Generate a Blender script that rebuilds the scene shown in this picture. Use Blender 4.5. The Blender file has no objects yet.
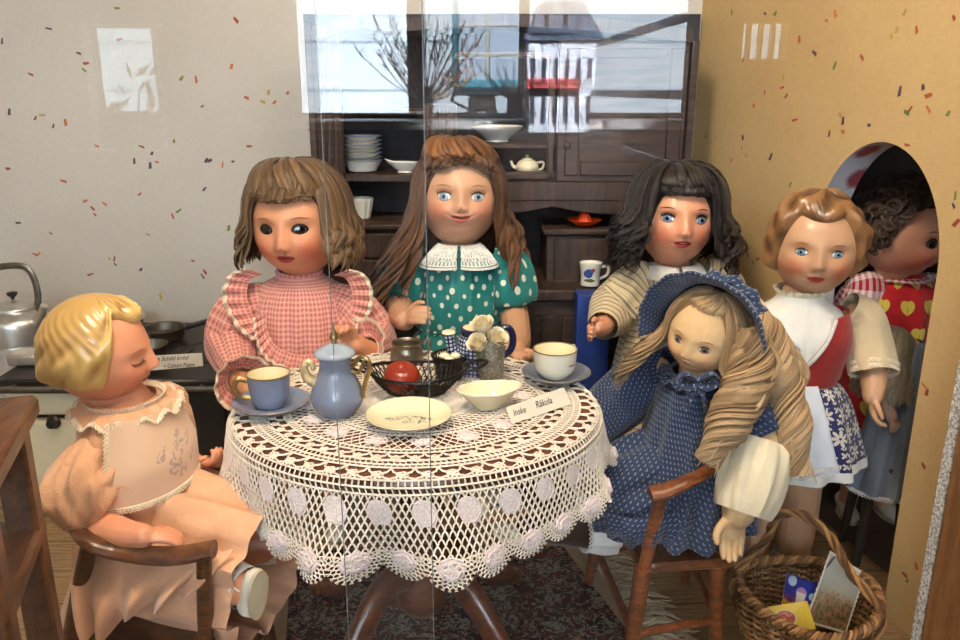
import bpy, bmesh, math, random
from math import sin, cos, pi, sqrt, atan2, exp, tan, radians
from mathutils import Vector, Matrix, Euler, noise as mnoise
V = Vector
R = random.Random(7)
SC = bpy.context.scene
COL = SC.collection

# ------------------------------------------------------------------ camera
H = 0.78; PITCH = radians(16.0); FPX = 800.0
cam_d = bpy.data.cameras.new('camera'); cam = bpy.data.objects.new('camera', cam_d); COL.objects.link(cam)
cam.location = (0, 0, H); cam.rotation_euler = (pi/2 - PITCH, 0, 0)
cam_d.sensor_width = 36.0; cam_d.lens = FPX/960*36.0; cam_d.clip_start = .02; cam_d.clip_end = 100
SC.camera = cam
CP, SP = cos(PITCH), sin(PITCH)

def at(px, py, Y):
    """point seen at pixel (px, py) of the photograph at distance Y in front of the camera"""
    u = (px-480)/FPX; v = (320-py)/FPX
    s = Y/(CP+v*SP)
    return V((u*s, Y, H+s*(-SP+v*CP)))
def atz(px, py, z):
    u = (px-480)/FPX; v = (320-py)/FPX
    s = (z-H)/(-SP+v*CP)
    return V((u*s, s*(CP+v*SP), z))

def lin(c):
    return c/12.92 if c <= .04045 else ((c+.055)/1.055)**2.4
def rgb(r, g, b):
    return (lin(r/255), lin(g/255), lin(b/255), 1.0)
def mixc(a, b, t):
    return tuple(a[i]+(b[i]-a[i])*t for i in range(3))+(1.0,)
def clamp(x, a=0., b=1.): return a if x < a else b if x > b else x
def sstep(a, b, x):
    t = clamp((x-a)/(b-a)); return t*t*(3-2*t)
def gau(x, s): return exp(-.5*(x/s)**2)
def lerp(a, b, t): return a+(b-a)*t

# ------------------------------------------------------------------ materials (node expressions)
class S:
    def __init__(s, m, sock): s.m = m; s.k = sock
    def _b(s, op, o): return s.m.math(op, s, o)
    def __add__(s, o): return s._b('ADD', o)
    def __radd__(s, o): return s._b('ADD', o)
    def __sub__(s, o): return s._b('SUBTRACT', o)
    def __rsub__(s, o): return s.m.math('SUBTRACT', o, s)
    def __mul__(s, o): return s._b('MULTIPLY', o)
    def __rmul__(s, o): return s._b('MULTIPLY', o)
    def __truediv__(s, o): return s._b('DIVIDE', o)
    def __lt__(s, o): return s._b('LESS_THAN', o)
    def __gt__(s, o): return s._b('GREATER_THAN', o)
    def frac(s): return s.m.math('FRACT', s)
    def floor(s): return s.m.math('FLOOR', s)
    def abs(s): return s.m.math('ABSOLUTE', s)
    def sin(s): return s.m.math('SINE', s)
    def sqrt(s): return s.m.math('SQRT', s)
    def max(s, o): return s._b('MAXIMUM', o)
    def min(s, o): return s._b('MINIMUM', o)
    def mod(s, o): return s._b('FLOORED_MODULO', o)
    def step(s, a, b):
        n = s.m.n('ShaderNodeMapRange'); n.interpolation_type = 'SMOOTHSTEP'
        s.m.put(n.inputs[0], s); n.inputs[1].default_value = a; n.inputs[2].default_value = b
        return S(s.m, n.outputs[0])
    def map(s, a, b, c, d):
        n = s.m.n('ShaderNodeMapRange')
        s.m.put(n.inputs[0], s)
        for i, q in enumerate((a, b, c, d)): n.inputs[i+1].default_value = q
        return S(s.m, n.outputs[0])
class Mat:
    def __init__(s, name):
        s.mat = bpy.data.materials.new(name); s.mat.use_nodes = True
        s.t = s.mat.node_tree; s.t.nodes.clear()
        s.outn = s.t.nodes.new('ShaderNodeOutputMaterial')
    def n(s, k): return s.t.nodes.new(k)
    def put(s, sock, v):
        if isinstance(v, S): s.t.links.new(v.k, sock)
        elif isinstance(v, (tuple, list)): sock.default_value = v
        else: sock.default_value = v
    def math(s, op, a, b=None):
        n = s.n('ShaderNodeMath'); n.operation = op
        s.put(n.inputs[0], a)
        if b is not None: s.put(n.inputs[1], b)
        return S(s, n.outputs[0])
    def uv(s):
        n = s.n('ShaderNodeUVMap'); n.uv_map = 'UVMap'; return S(s, n.outputs[0])
    def obj(s): return S(s, s.n('ShaderNodeTexCoord').outputs['Object'])
    def pos(s): return S(s, s.n('ShaderNodeNewGeometry').outputs['Position'])
    def attr(s, name='Col'):
        n = s.n('ShaderNodeAttribute'); n.attribute_name = name; return S(s, n.outputs['Color'])
    def sep(s, v):
        n = s.n('ShaderNodeSeparateXYZ'); s.put(n.inputs[0], v); return [S(s, o) for o in n.outputs]
    def comb(s, x, y, z=0.):
        n = s.n('ShaderNodeCombineXYZ')
        for i, q in enumerate((x, y, z)): s.put(n.inputs[i], q)
        return S(s, n.outputs[0])
    def scale(s, v, sc):
        n = s.n('ShaderNodeMapping'); s.put(n.inputs[0], v); n.inputs['Scale'].default_value = sc; return S(s, n.outputs[0])
    def noise(s, v, sc, det=3., rough=.5, dist=0.):
        n = s.n('ShaderNodeTexNoise'); s.put(n.inputs['Vector'], v); n.inputs['Scale'].default_value = sc
        n.inputs['Detail'].default_value = det; n.inputs['Roughness'].default_value = rough; n.inputs['Distortion'].default_value = dist
        return S(s, n.outputs[0])
    def white(s, v):
        n = s.n('ShaderNodeTexWhiteNoise'); n.noise_dimensions = '3D'; s.put(n.inputs['Vector'], v); return S(s, n.outputs[0])
    def voro(s, v, sc, feat='F1', rnd=1.):
        n = s.n('ShaderNodeTexVoronoi'); n.feature = feat; s.put(n.inputs['Vector'], v); n.inputs['Scale'].default_value = sc
        n.inputs['Randomness'].default_value = rnd
        return S(s, n.outputs['Distance'])
    def mix(s, f, a, b, mode='MIX'):
        n = s.n('ShaderNodeMix'); n.data_type = 'RGBA'; n.blend_type = mode
        s.put(n.inputs[0], f); s.put(n.inputs[6], a); s.put(n.inputs[7], b); return S(s, n.outputs[2])
    def bump(s, h, st=.3, d=.001):
        n = s.n('ShaderNodeBump'); n.inputs['Strength'].default_value = st; n.inputs['Distance'].default_value = d
        s.put(n.inputs['Height'], h); return S(s, n.outputs[0])
    def princ(s, color, rough=.6, metal=0., bump=None, coat=0., sheen=0., trans=0., emit=None, est=0., alpha=None, spec=.5, sss=0., ior=1.45):
        p = s.n('ShaderNodeBsdfPrincipled'); s.p = p
        s.put(p.inputs['Base Color'], color); s.put(p.inputs['Roughness'], rough); s.put(p.inputs['Metallic'], metal)
        if bump is not None: s.put(p.inputs['Normal'], bump)
        p.inputs['Coat Weight'].default_value = coat; p.inputs['Coat Roughness'].default_value = .12
        p.inputs['Sheen Weight'].default_value = sheen; p.inputs['Transmission Weight'].default_value = trans
        p.inputs['Specular IOR Level'].default_value = spec; p.inputs['IOR'].default_value = ior
        if emit is not None: s.put(p.inputs['Emission Color'], emit); p.inputs['Emission Strength'].default_value = est
        if alpha is not None: s.put(p.inputs['Alpha'], alpha)
        s.t.links.new(p.outputs[0], s.outn.inputs[0]); return s.mat
MATS = {}
def simple(name, c, rough=.5, metal=0., var=.12, vsc=30., bmp=0., bsc=300., coat=0., **kw):
    """plain material with slight procedural mottling"""
    if name in MATS: return MATS[name]
    m = Mat(name); o = m.obj()
    nz = m.noise(o, vsc, 4.)
    c2 = tuple(clamp(q*(1-var)) for q in c[:3])+(1,); c1 = tuple(q*(1+var) for q in c[:3])+(1,)
    col = m.mix(nz.step(.3, .7), c2, c1)
    b = m.bump(m.noise(o, bsc, 2.), bmp, .001) if bmp else None
    MATS[name] = m.princ(col, rough, metal, b, coat, **kw); return MATS[name]

def wood(name, c1, c2, sc=(6., 60., 60.), rough=.4, coat=.0, bmp=.15):
    if name in MATS: return MATS[name]
    m = Mat(name); o = m.scale(m.obj(), sc)
    a = m.noise(o, 1.6, 5., .6, .6); b = m.noise(o, 7., 3.)
    f = (a*.75+b*.25).step(.34, .66)
    MATS[name] = m.princ(m.mix(f, c1, c2), rough, 0., m.bump(a, bmp, .001), coat); return MATS[name]

def vcol(name, rough=.4, coat=0., nvar=.08, nsc=60., bmp=0., spec=.5, sss=0.):
    """material coloured by the mesh's own per-vertex colour"""
    if name in MATS: return MATS[name]
    m = Mat(name); c = m.attr(); o = m.obj()
    nz = m.noise(o, nsc, 4.)
    k = nz.map(.25, .75, 1-nvar, 1+nvar)
    col = m.mix(1.0, c, m.comb(k, k, k), 'MULTIPLY')
    b = m.bump(m.noise(o, 900., 2.), bmp, .0005) if bmp else None
    MATS[name] = m.princ(col, rough, 0., b, coat, spec=spec); return MATS[name]

# ------------------------------------------------------------------ mesh builder
class MB:
    def __init__(s): s.v = []; s.f = []; s.uv = []; s.c = []; s.mi = []
    def add(s, vs, fs, uv=None, col=None, mi=0):
        k = len(s.v); s.v.extend([tuple(p) for p in vs]); n = len(vs)
        s.f.extend([tuple(i+k for i in f) for f in fs]); s.mi.extend([mi]*len(fs))
        s.uv.extend(uv if uv is not None else [(0., 0.)]*n)
        if col is None: col = (1, 1, 1, 1)
        s.c.extend(col if isinstance(col, list) else [col]*n)
        return k
    def join(s, o, mi=0, M=None):
        vs = o.v if M is None else [M @ V(p) for p in o.v]
        k = len(s.v); s.v.extend([tuple(p) for p in vs]); s.f.extend([tuple(i+k for i in f) for f in o.f])
        s.mi.extend([mi+q for q in o.mi]); s.uv.extend(o.uv); s.c.extend(o.c)
    def build(s, name, mats, parent=None, world=False, smooth=True, weld=0., sub=0, solid=0., origin=None):
        if not isinstance(mats, (list, tuple)): mats = [mats]
        vs = s.v
        off = V((0, 0, 0))
        if parent is not None and world:
            Mi = rootM(parent).inverted(); vs = [tuple(Mi @ V(p)) for p in vs]
        elif parent is None:
            if origin is not None: off = V(origin)
            else:
                xs = [p[0] for p in vs]; ys = [p[1] for p in vs]; zs = [p[2] for p in vs]
                off = V(((min(xs)+max(xs))/2, (min(ys)+max(ys))/2, min(zs)))
            vs = [(p[0]-off.x, p[1]-off.y, p[2]-off.z) for p in vs]
        me = bpy.data.meshes.new(name); me.from_pydata(vs, [], s.f)
        if len(me.polygons):
            me.polygons.foreach_set('material_index', s.mi)
            me.polygons.foreach_set('use_smooth', [smooth]*len(s.f))
        ul = me.uv_layers.new(name='UVMap'); li = [0]*len(me.loops); me.loops.foreach_get('vertex_index', li)
        fl = []
        for i in li: fl.extend(s.uv[i])
        ul.data.foreach_set('uv', fl)
        ca = me.color_attributes.new('Col', 'FLOAT_COLOR', 'POINT')
        fc = []
        for c in s.c: fc.extend(c)
        ca.data.foreach_set('color', fc)
        for m in mats: me.materials.append(m)
        me.update()
        if len(s.f) < 40000:
            bmm = bmesh.new(); bmm.from_mesh(me); bmesh.ops.recalc_face_normals(bmm, faces=bmm.faces[:]); bmm.to_mesh(me); bmm.free()
        if smooth: me.set_sharp_from_angle(angle=radians(44))
        o = bpy.data.objects.new(name, me); COL.objects.link(o)
        o.location = off
        if parent is not None: o.parent = parent
        if sub:
            md = o.modifiers.new('sub', 'SUBSURF'); md.levels = sub; md.render_levels = sub
        if solid:
            md = o.modifiers.new('solid', 'SOLIDIFY'); md.thickness = solid; md.offset = 0
        return o

def rootM(o):
    M = Matrix.Translation(o.location) @ o.rotation_euler.to_matrix().to_4x4()
    if o.parent: M = rootM(o.parent) @ M
    return M
def tag(o, label=None, cat=None, group=None, kind=None):
    if label: o['label'] = label
    if cat: o['category'] = cat
    if group: o['group'] = group
    if kind: o['kind'] = kind
    return o
def empty(name, loc, label, cat, group=None, rz=0.):
    o = bpy.data.objects.new(name, None); COL.objects.link(o); o.location = loc; o.rotation_euler = (0, 0, rz)
    o.empty_display_size = .02
    return tag(o, label, cat, group)
def struct(o): o['kind'] = 'structure'; return o

def ring_faces(n, m, closed=True, k0=0):
    """m rings of n verts"""
    fs = []
    for j in range(m-1):
        for i in range(n if closed else n-1):
            i2 = (i+1) % n
            a = k0+j*n
            fs.append((a+i, a+i2, a+n+i2, a+n+i))
    return fs

def box(mb, c, d, mi=0, M=None, bev=.0, col=None):
    """box centred at c with dimensions d, chamfered edges, uv in metres"""
    x, y, z = d[0]/2, d[1]/2, d[2]/2
    b = min(bev, x*.9, y*.9, z*.9)
    vs = []; fs = []; uv = []
    if b <= 0:
        P = [(sx*x, sy*y, sz*z) for sx in (-1, 1) for sy in (-1, 1) for sz in (-1, 1)]
        F = [(0, 1, 3, 2), (4, 6, 7, 5), (0, 4, 5, 1), (2, 3, 7, 6), (0, 2, 6, 4), (1, 5, 7, 3)]
        for f in F:
            k = len(vs); vs += [P[i] for i in f]; fs.append((k, k+1, k+2, k+3))
    else:
        # 24 vertices: per corner three
        idx = {}
        for sx in (-1, 1):
            for sy in (-1, 1):
                for sz in (-1, 1):
                    idx[sx, sy, sz, 0] = len(vs); vs.append((sx*x, sy*(y-b), sz*(z-b)))
                    idx[sx, sy, sz, 1] = len(vs); vs.append((sx*(x-b), sy*y, sz*(z-b)))
                    idx[sx, sy, sz, 2] = len(vs); vs.append((sx*(x-b), sy*(y-b), sz*z))
        g = idx
        def quad(a, b_, c_, d_, flip): fs.append((a, b_, c_, d_) if not flip else (d_, c_, b_, a))
        for s_ in (-1, 1):
            fl = s_ < 0
            quad(g[s_, -1, -1, 0], g[s_, 1, -1, 0], g[s_, 1, 1, 0], g[s_, -1, 1, 0], fl)
            quad(g[-1, s_, -1, 1], g[-1, s_, 1, 1], g[1, s_, 1, 1], g[1, s_, -1, 1], fl)
            quad(g[-1, -1, s_, 2], g[1, -1, s_, 2], g[1, 1, s_, 2], g[-1, 1, s_, 2], fl)
        for s1 in (-1, 1):
            for s2 in (-1, 1):
                quad(g[s1, s2, -1, 0], g[s1, s2, 1, 0], g[s1, s2, 1, 1], g[s1, s2, -1, 1], s1*s2 > 0 and False)
                quad(g[s1, -1, s2, 0], g[s1, 1, s2, 0], g[s1, 1, s2, 2], g[s1, -1, s2, 2], False)
                quad(g[-1, s1, s2, 1], g[1, s1, s2, 1], g[1, s1, s2, 2], g[-1, s1, s2, 2], False)
        for sx in (-1, 1):
            for sy in (-1, 1):
                for sz in (-1, 1):
                    t = (g[sx, sy, sz, 0], g[sx, sy, sz, 1], g[sx, sy, sz, 2]); fs.append(t)
    for p in vs:
        uv.append((p[0]+p[1], p[2]+p[1]*.001))
    cc = V(c)
    if M is None: vs = [V(p)+cc for p in vs]
    else: vs = [M @ (V(p)+cc) for p in vs]
    mb.add(vs, fs, uv, col, mi)

def bar(mb, a, b, w, t, mi=0, bev=.002, up=(0, 0, 1), col=None):
    """square bar from a to b, w across, t along 'up'"""
    a, b = V(a), V(b); d = b-a; L = d.length; z = d.normalized(); u = V(up)
    if abs(z.dot(u)) > .95: u = V((0, 1, 0))
    x = u.cross(z).normalized(); y = z.cross(x)
    M = Matrix(((x.x, y.x, z.x, a.x), (x.y, y.y, z.y, a.y), (x.z, y.z, z.z, a.z), (0, 0, 0, 1)))
    box(mb, (0, 0, L/2), (w, t, L), mi, M, bev, col)

def crv(pts, n):
    """Catmull-Rom resample"""
    P = [V(p) for p in pts]
    if len(P) == 2: return [P[0].lerp(P[1], i/(n-1)) for i in range(n)]
    Q = [P[0]*2-P[1]]+P+[P[-1]*2-P[-2]]; out = []
    m = len(P)-1
    for i in range(n):
        t = i/(n-1)*m; k = min(int(t), m-1); t -= k
        a, b, c, d = Q[k:k+4]
        out.append(.5*((2*b)+(c-a)*t+(2*a-5*b+4*c-d)*t*t+(3*b-a-3*c+d)*t**3))
    return out
def crv1(vals, n):
    out = []
    m = len(vals)-1
    Q = [2*vals[0]-vals[1]]+list(vals)+[2*vals[-1]-vals[-2]]
    for i in range(n):
        t = i/(n-1)*m; k = min(int(t), m-1); t -= k
        a, b, c, d = Q[k:k+4]
        out.append(.5*((2*b)+(c-a)*t+(2*a-5*b+4*c-d)*t*t+(3*b-a-3*c+d)*t**3))
    return out

def frames(P, up=(0, 0, 1)):
    n = len(P); T = []
    for i in range(n):
        d = P[min(i+1, n-1)]-P[max(i-1, 0)]
        T.append(d.normalized() if d.length > 1e-9 else V((0, 0, 1)))
    u = V(up)
    if abs(T[0].dot(u)) > .97: u = V((0, 1, 0)) if abs(T[0].y) < .9 else V((1, 0, 0))
    x = (u-T[0]*u.dot(T[0])).normalized(); out = []
    for i in range(n):
        x = x-T[i]*x.dot(T[i])
        x = x.normalized() if x.length > 1e-9 else T[i].orthogonal().normalized()
        out.append((x, T[i].cross(x), T[i]))
    return out

def tube(mb, pts, rad, n=10, up=(0, 0, 1), cap=True, flat=1., fold=None, mi=0, col=None, closed=False, u0=0.):
    """swept tube; rad number/list; flat = ratio of second radius; fold(i/n angle, t)->factor"""
    P = [V(p) for p in pts]; m = len(P)
    rr = rad if isinstance(rad, (list, tuple)) else [rad]*m
    F = frames(P, up)
    if closed:
        pass
    vs = []; uv = []; L = 0
    for j in range(m):
        if j: L += (P[j]-P[j-1]).length
        x, y, _ = F[j]
        for i in range(n):
            a = 2*pi*i/n
            r = rr[j]*(fold(a, j/(m-1)) if fold else 1.)
            vs.append(P[j]+x*(cos(a)*r)+y*(sin(a)*r*flat))
            uv.append((u0+i/n*2*pi*rr[j if rr[j] > 0 else 0], L))
    fs = ring_faces(n, m)
    if closed:
        for i in range(n): fs.append(((m-1)*n+i, (m-1)*n+(i+1) % n, (i+1) % n, i))
    elif cap:
        fs.append(tuple(range(n-1, -1, -1))); fs.append(tuple((m-1)*n+i for i in range(n)))
    c = col
    if isinstance(col, list) and len(col) == m: c = [col[j] for j in range(m) for i in range(n)]
    mb.add(vs, fs, uv, c, mi)

def lathe(mb, prof, n=40, c=(0, 0, 0), M=None, mi=0, fold=None, capb=False, capt=False, col=None, sx=1., sy=1.):
    vs = []; uv = []; L = 0; m = len(prof)
    rm = max(p[0] for p in prof)
    for j, (r, z) in enumerate(prof):
        if j: L += sqrt((r-prof[j-1][0])**2+(z-prof[j-1][1])**2)
        for i in range(n):
            a = 2*pi*i/n
            k = fold(a, j/(m-1)) if fold else 1.
            p = V((r*cos(a)*k*sx, r*sin(a)*k*sy, z))
            p = M @ p if M is not None else p+V(c)
            vs.append(p); uv.append((a/(2*pi)*2*pi*rm, L))
    fs = ring_faces(n, m)
    if capb: fs.append(tuple(range(n-1, -1, -1)))
    if capt: fs.append(tuple((m-1)*n+i for i in range(n)))
    cc = col
    if isinstance(col, list): cc = [col[j] for j in range(m) for i in range(n)]
    mb.add(vs, fs, uv, cc, mi)

def rprof(pts, n=24):
    """smooth profile through (r,z) points"""
    a = crv1([p[0] for p in pts], n); b = crv1([p[1] for p in pts], n)
    return [(max(a[i], 0.0002), b[i]) for i in range(n)]

def ell(mb, c, r, M=None, nu=20, nv=14, mi=0, col=None):
    vs = []; uv = []
    for j in range(nv+1):
        t = -pi/2+pi*j/nv
        for i in range(nu):
            a = 2*pi*i/nu
            p = V((c[0]+r[0]*cos(t)*cos(a), c[1]+r[1]*cos(t)*sin(a), c[2]+r[2]*sin(t)))
            vs.append(M @ p if M is not None else p); uv.append((a*r[0], t*r[2]))
    mb.add(vs, ring_faces(nu, nv+1), uv, col, mi)

def sheet(mb, grid, mi=0, col=None, uv=None):
    """grid[j][i] of points"""
    m = len(grid); n = len(grid[0]); vs = [p for r in grid for p in r]
    if uv is None:
        uv = []
        L = 0
        for j in range(m):
            if j: L += (V(grid[j][n//2])-V(grid[j-1][n//2])).length
            l = 0
            for i in range(n):
                if i: l += (V(grid[j][i])-V(grid[j][i-1])).length
                uv.append((l, L))
    mb.add(vs, ring_faces(n, m, False), uv, col, mi)

def poly(mb, pts, t, M=None, mi=0, col=None):
    """extruded polygon in local xy, thickness t in z"""
    n = len(pts); vs = [V((p[0], p[1], 0)) for p in pts]+[V((p[0], p[1], t)) for p in pts]
    uv = [(p[0], p[1]) for p in pts]*2
    if M is not None: vs = [M @ p for p in vs]
    fs = [tuple(range(n-1, -1, -1)), tuple(range(n, 2*n))]+[(i, (i+1) % n, n+(i+1) % n, n+i) for i in range(n)]
    mb.add(vs, fs, uv, col, mi)

def voxel(mb, size, it=3, fac=.5):
    me = bpy.data.meshes.new('tmp'); me.from_pydata(mb.v, [], mb.f)
    o = bpy.data.objects.new('tmp', me); COL.objects.link(o)
    r = o.modifiers.new('r', 'REMESH'); r.mode = 'VOXEL'; r.voxel_size = size
    s = o.modifiers.new('s', 'SMOOTH'); s.iterations = it; s.factor = fac
    dg = bpy.context.evaluated_depsgraph_get(); dg.update()
    e = o.evaluated_get(dg); m2 = bpy.data.meshes.new_from_object(e)
    out = MB(); out.add([v.co.copy() for v in m2.vertices], [tuple(p.vertices) for p in m2.polygons])
    bpy.data.objects.remove(o); bpy.data.meshes.remove(me); bpy.data.meshes.remove(m2)
    return out

def text_mesh(mb, txt, size, M, depth=.0003, mi=0, shear=.3, col=None, sx=1.):
    cu = bpy.data.curves.new('t', 'FONT'); cu.body = txt; cu.size = size; cu.shear = shear; cu.extrude = depth
    cu.resolution_u = 4
    o = bpy.data.objects.new('t', cu); COL.objects.link(o)
    dg = bpy.context.evaluated_depsgraph_get(); dg.update()
    m2 = bpy.data.meshes.new_from_object(o.evaluated_get(dg))
    mb.add([M @ V((v.co.x*sx, v.co.y, v.co.z)) for v in m2.vertices], [tuple(p.vertices) for p in m2.polygons], None, col, mi)
    bpy.data.objects.remove(o); bpy.data.curves.remove(cu); bpy.data.meshes.remove(m2)

def basis(o, x, y, z):
    x, y, z = V(x).normalized(), V(y).normalized(), V(z).normalized()
    return Matrix(((x.x, y.x, z.x, o[0]), (x.y, y.y, z.y, o[1]), (x.z, y.z, z.z, o[2]), (0, 0, 0, 1)))
def aim(o, z, xhint):
    """matrix at o with local z along z, x near xhint"""
    z = V(z).normalized(); x = V(xhint); x = (x-z*x.dot(z)).normalized(); y = z.cross(x)
    return basis(o, x, y, z)
# ================================================================== the setting
YB = 1.75                       # back wall of the display
def wbox(mb, x0, y0, x1, y1, Y0, Y1, mi=0, bev=.002, pad=(0, 0)):
    """box whose front face fills the pixel rectangle at depth Y0 and reaches back to Y1"""
    a = at(x0, (y0+y1)/2, Y0); b = at(x1, (y0+y1)/2, Y0)
    zt = at((x0+x1)/2, y0, Y0).z; zb = at((x0+x1)/2, y1, Y0).z
    box(mb, ((a.x+b.x)/2, (Y0+Y1)/2, (zt+zb)/2), (b.x-a.x, Y1-Y0, zt-zb), mi, None, bev)
    return ((a.x+b.x)/2, (Y0+Y1)/2, zb), (b.x-a.x, Y1-Y0, zt-zb)

# --- wall materials
def wall_mat(name, c, c2):
    m = Mat(name); p = m.pos()
    w = m.noise(m.scale(p, (1, 1, 1)), 2.2, 4.)
    cl = m.noise(m.scale(p, (420, 420, 60)), 1., 2.); cl2 = m.noise(m.scale(p, (60, 60, 500)), 1., 2.)
    col = m.mix(w.step(.3, .7), c, c2)
    k = (cl+cl2).map(.7, 1.3, .93, 1.05)
    col = m.mix(1., col, m.comb(k, k, k), 'MULTIPLY')
    return m.princ(col, .85, 0., m.bump(cl+cl2, .12, .001), spec=.2)
M_wall = wall_mat('grey_wallpaper', rgb(204, 196, 184), rgb(190, 181, 168))
M_yel = wall_mat('ochre_wallpaper', rgb(206, 176, 126), rgb(194, 162, 112))
FLECK = [simple('fleck_%d' % i, c, .8) for i, c in enumerate([rgb(150, 70, 50), rgb(170, 90, 60), rgb(170, 150, 80), rgb(110, 130, 60), rgb(90, 70, 80), rgb(190, 110, 60)])]
def flecks(mb, pts, proj, nrm, n0=1):
    for px, py in pts:
        k = R.choice([1, 1, 2]) if n0 else 1
        p = proj(px+R.uniform(-1, 1), py+R.uniform(-1, 1))
        t = V(nrm).cross(V((0, 0, 1))).normalized(); u = V((0, 0, 1))
        a = R.uniform(0, pi); l = R.uniform(.004, .0085); w = R.uniform(.0018, .0034)
        x = t*cos(a)+u*sin(a); y = u*cos(a)-t*sin(a); o = p+V(nrm)*.0006
        mb.add([o-x*l-y*w, o+x*l*.8-y*w*.6, o+x*l+y*w, o-x*l*.7+y*w*1.2], [(0, 1, 2, 3)], None, None, 1+R.randrange(6))

LF = [(48,29),(78,54),(87,63),(84,71),(2,41),(182,79),(196,79),(231,67),(247,97),(263,101),(268,92),(274,103),(288,93),(203,107),(10,112),(35,117),(43,115),(54,126),(65,122),(142,147),(152,154),(156,162),(173,141),(97,147),(8,169),(64,181),(139,194),(92,208),(104,204),(94,215),(85,200),(172,217),(178,211),(50,233),(19,222),(250,147),(232,162),(222,165),(209,160),(311,130),(205,189),(148,234),(228,228),(134,161),(150,166),(34,255),(39,254),(90,275),(140,270),(203,277),(205,273),(192,260),(161,297),(115,258),(110,258),(115,265),(30,75),(120,40),(236,20),(118,8),(206,160)]
mb = MB()
sheet(mb, [[V((x, YB, z)) for x in (-1.3, -.6, 0, .6, 1.7)] for z in (0, .6, 1.2, 2.3)])
flecks(mb, LF, lambda x, y: at(x, y, YB), (0, -1, 0))
struct(mb.build('wall_back', [M_wall]+FLECK, origin=(0, YB, 0)))

# --- the ochre partition with its arched opening
W0 = V((.455, 1.75, 0)); W1 = V((.648, .98, 0)); WT = (W1-W0).normalized(); WN = V((WT.y, -WT.x, 0))  # WN points to the dolls
if WN.x > 0: WN = -WN
WL = (W1-W0).length
def on_wall(px, py):
    d = at(px, py, 1.)-V((0, 0, H)); o = V((0, 0, H))
    k = (W0-o).dot(WN)/d.dot(WN); return o+d*k
def wt(p): return (p-W0).dot(WT)
ta = wt(on_wall(814, 230)); tb = wt(on_wall(939, 262)); zap = on_wall(872, 141).z; zsp = zap-.17
print('arch', ta, tb, zap, WL)
arch = [(ta, 0.), (ta, zsp*.5)]+[((ta+tb)/2-(tb-ta)/2*cos(a), zsp+(zap-zsp)*sin(a)) for a in [pi*i/28 for i in range(29)]]+[(tb, zsp*.5), (tb, 0.)]
ZT = 2.3; TH = .055
def wp(t, z, o=0.): return W0+WT*t+V((0, 0, z))-WN*o
mb = MB()
outer = [(0, 0)]+arch+[(WL, 0), (WL, ZT), (0, ZT)]
# strips: below/around the arch so the faces stay simple
na = len(arch)
for off in (0., TH):
    vs = []; fs = []
    L = [(0, 0), (0, ZT)]
    top = [(p[0], ZT) for p in arch]
    k = 0
    for i in range(na-1):
        a, b = arch[i], arch[i+1]
        if abs(b[0]-a[0]) < 1e-6: continue
        vs += [wp(a[0], a[1], off), wp(b[0], b[1], off), wp(b[0], ZT, off), wp(a[0], ZT, off)]; fs.append((k, k+1, k+2, k+3)); k += 4
    for a, b in (((0, 0), (ta, ZT)), ((tb, 0), (WL, ZT))):
        vs += [wp(a[0], 0, off), wp(b[0], 0, off), wp(b[0], ZT, off), wp(a[0], ZT, off)]; fs.append((k, k+1, k+2, k+3)); k += 4
    mb.add(vs, fs)
mb.add([wp(WL, 0), wp(WL, 0, TH), wp(WL, ZT, TH), wp(WL, ZT)], [(0, 1, 2, 3)])
RF = [(835,13),(827,21),(905,13),(892,37),(896,29),(917,31),(954,19),(863,58),(834,65),(815,53),(900,91),(928,95),(924,88),(910,109),(906,112),(928,109),(843,121),(840,116),(843,133),(829,134),(870,124),(794,120),(783,78),(782,88),(786,96),(755,105),(742,138),(742,148),(746,156),(770,156),(706,137),(716,137),(791,184),(948,114),(908,144),(766,14),(731,12),(748,255),(753,262),(758,258),(955,195),(953,205),(957,222),(924,387),(926,392),(924,465),(941,517),(905,575),(908,580),(917,567),(912,636),(776,14),(800,40),(744,60),(765,92),(732,160)]
flecks(mb, RF, on_wall, WN)
# jamb lined with floral paper
g0 = [wp(a[0], a[1]) for a in arch]; g1 = [wp(a[0], a[1], TH) for a in arch]
sheet(mb, [g0, [g0[i].lerp(g1[i], .5) for i in range(na)], g1], 7)
m = Mat('floral_lining'); p = m.pos(); d = m.voro(p, 13., 'F1')
nz = m.noise(p, 60., 3.)
col = m.mix((d+nz*.25-.12).step(.2, .36), rgb(150, 66, 74), rgb(196, 192, 196)); d2 = m.voro(p, 27., 'F1')
col = m.mix((d2+nz*.2).step(.12, .2), rgb(130, 130, 120), col)
M_floral = m.princ(col, .7)
struct(mb.build('wall_right', [M_yel]+FLECK+[M_floral], origin=W0, smooth=False))
# white textured edging of the partition, oak frame post beyond it
mb = MB(); q = W1+WT*.008
bar(mb, q+V((0, 0, 0)), q+V((0, 0, ZT)), .02, .07, 0, .002, up=WN)
m = Mat('white_edging'); p = m.pos(); nz = m.noise(p, 260., 3.)
M_edge = m.princ(m.mix(nz.step(.35, .65), rgb(150, 150, 150), rgb(232, 230, 226)), .8, 0., m.bump(nz, .5, .002))
struct(mb.build('trim_1', M_edge))
M_oak = wood('oak_frame', rgb(118, 78, 46), rgb(150, 104, 64), (40, 40, 5), .45)
mb = MB(); q = W1+WT*.055
bar(mb, q, q+V((0, 0, ZT)), .07, .08, 0, .003, up=WN)
struct(mb.build('trim_2', M_oak))

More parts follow.
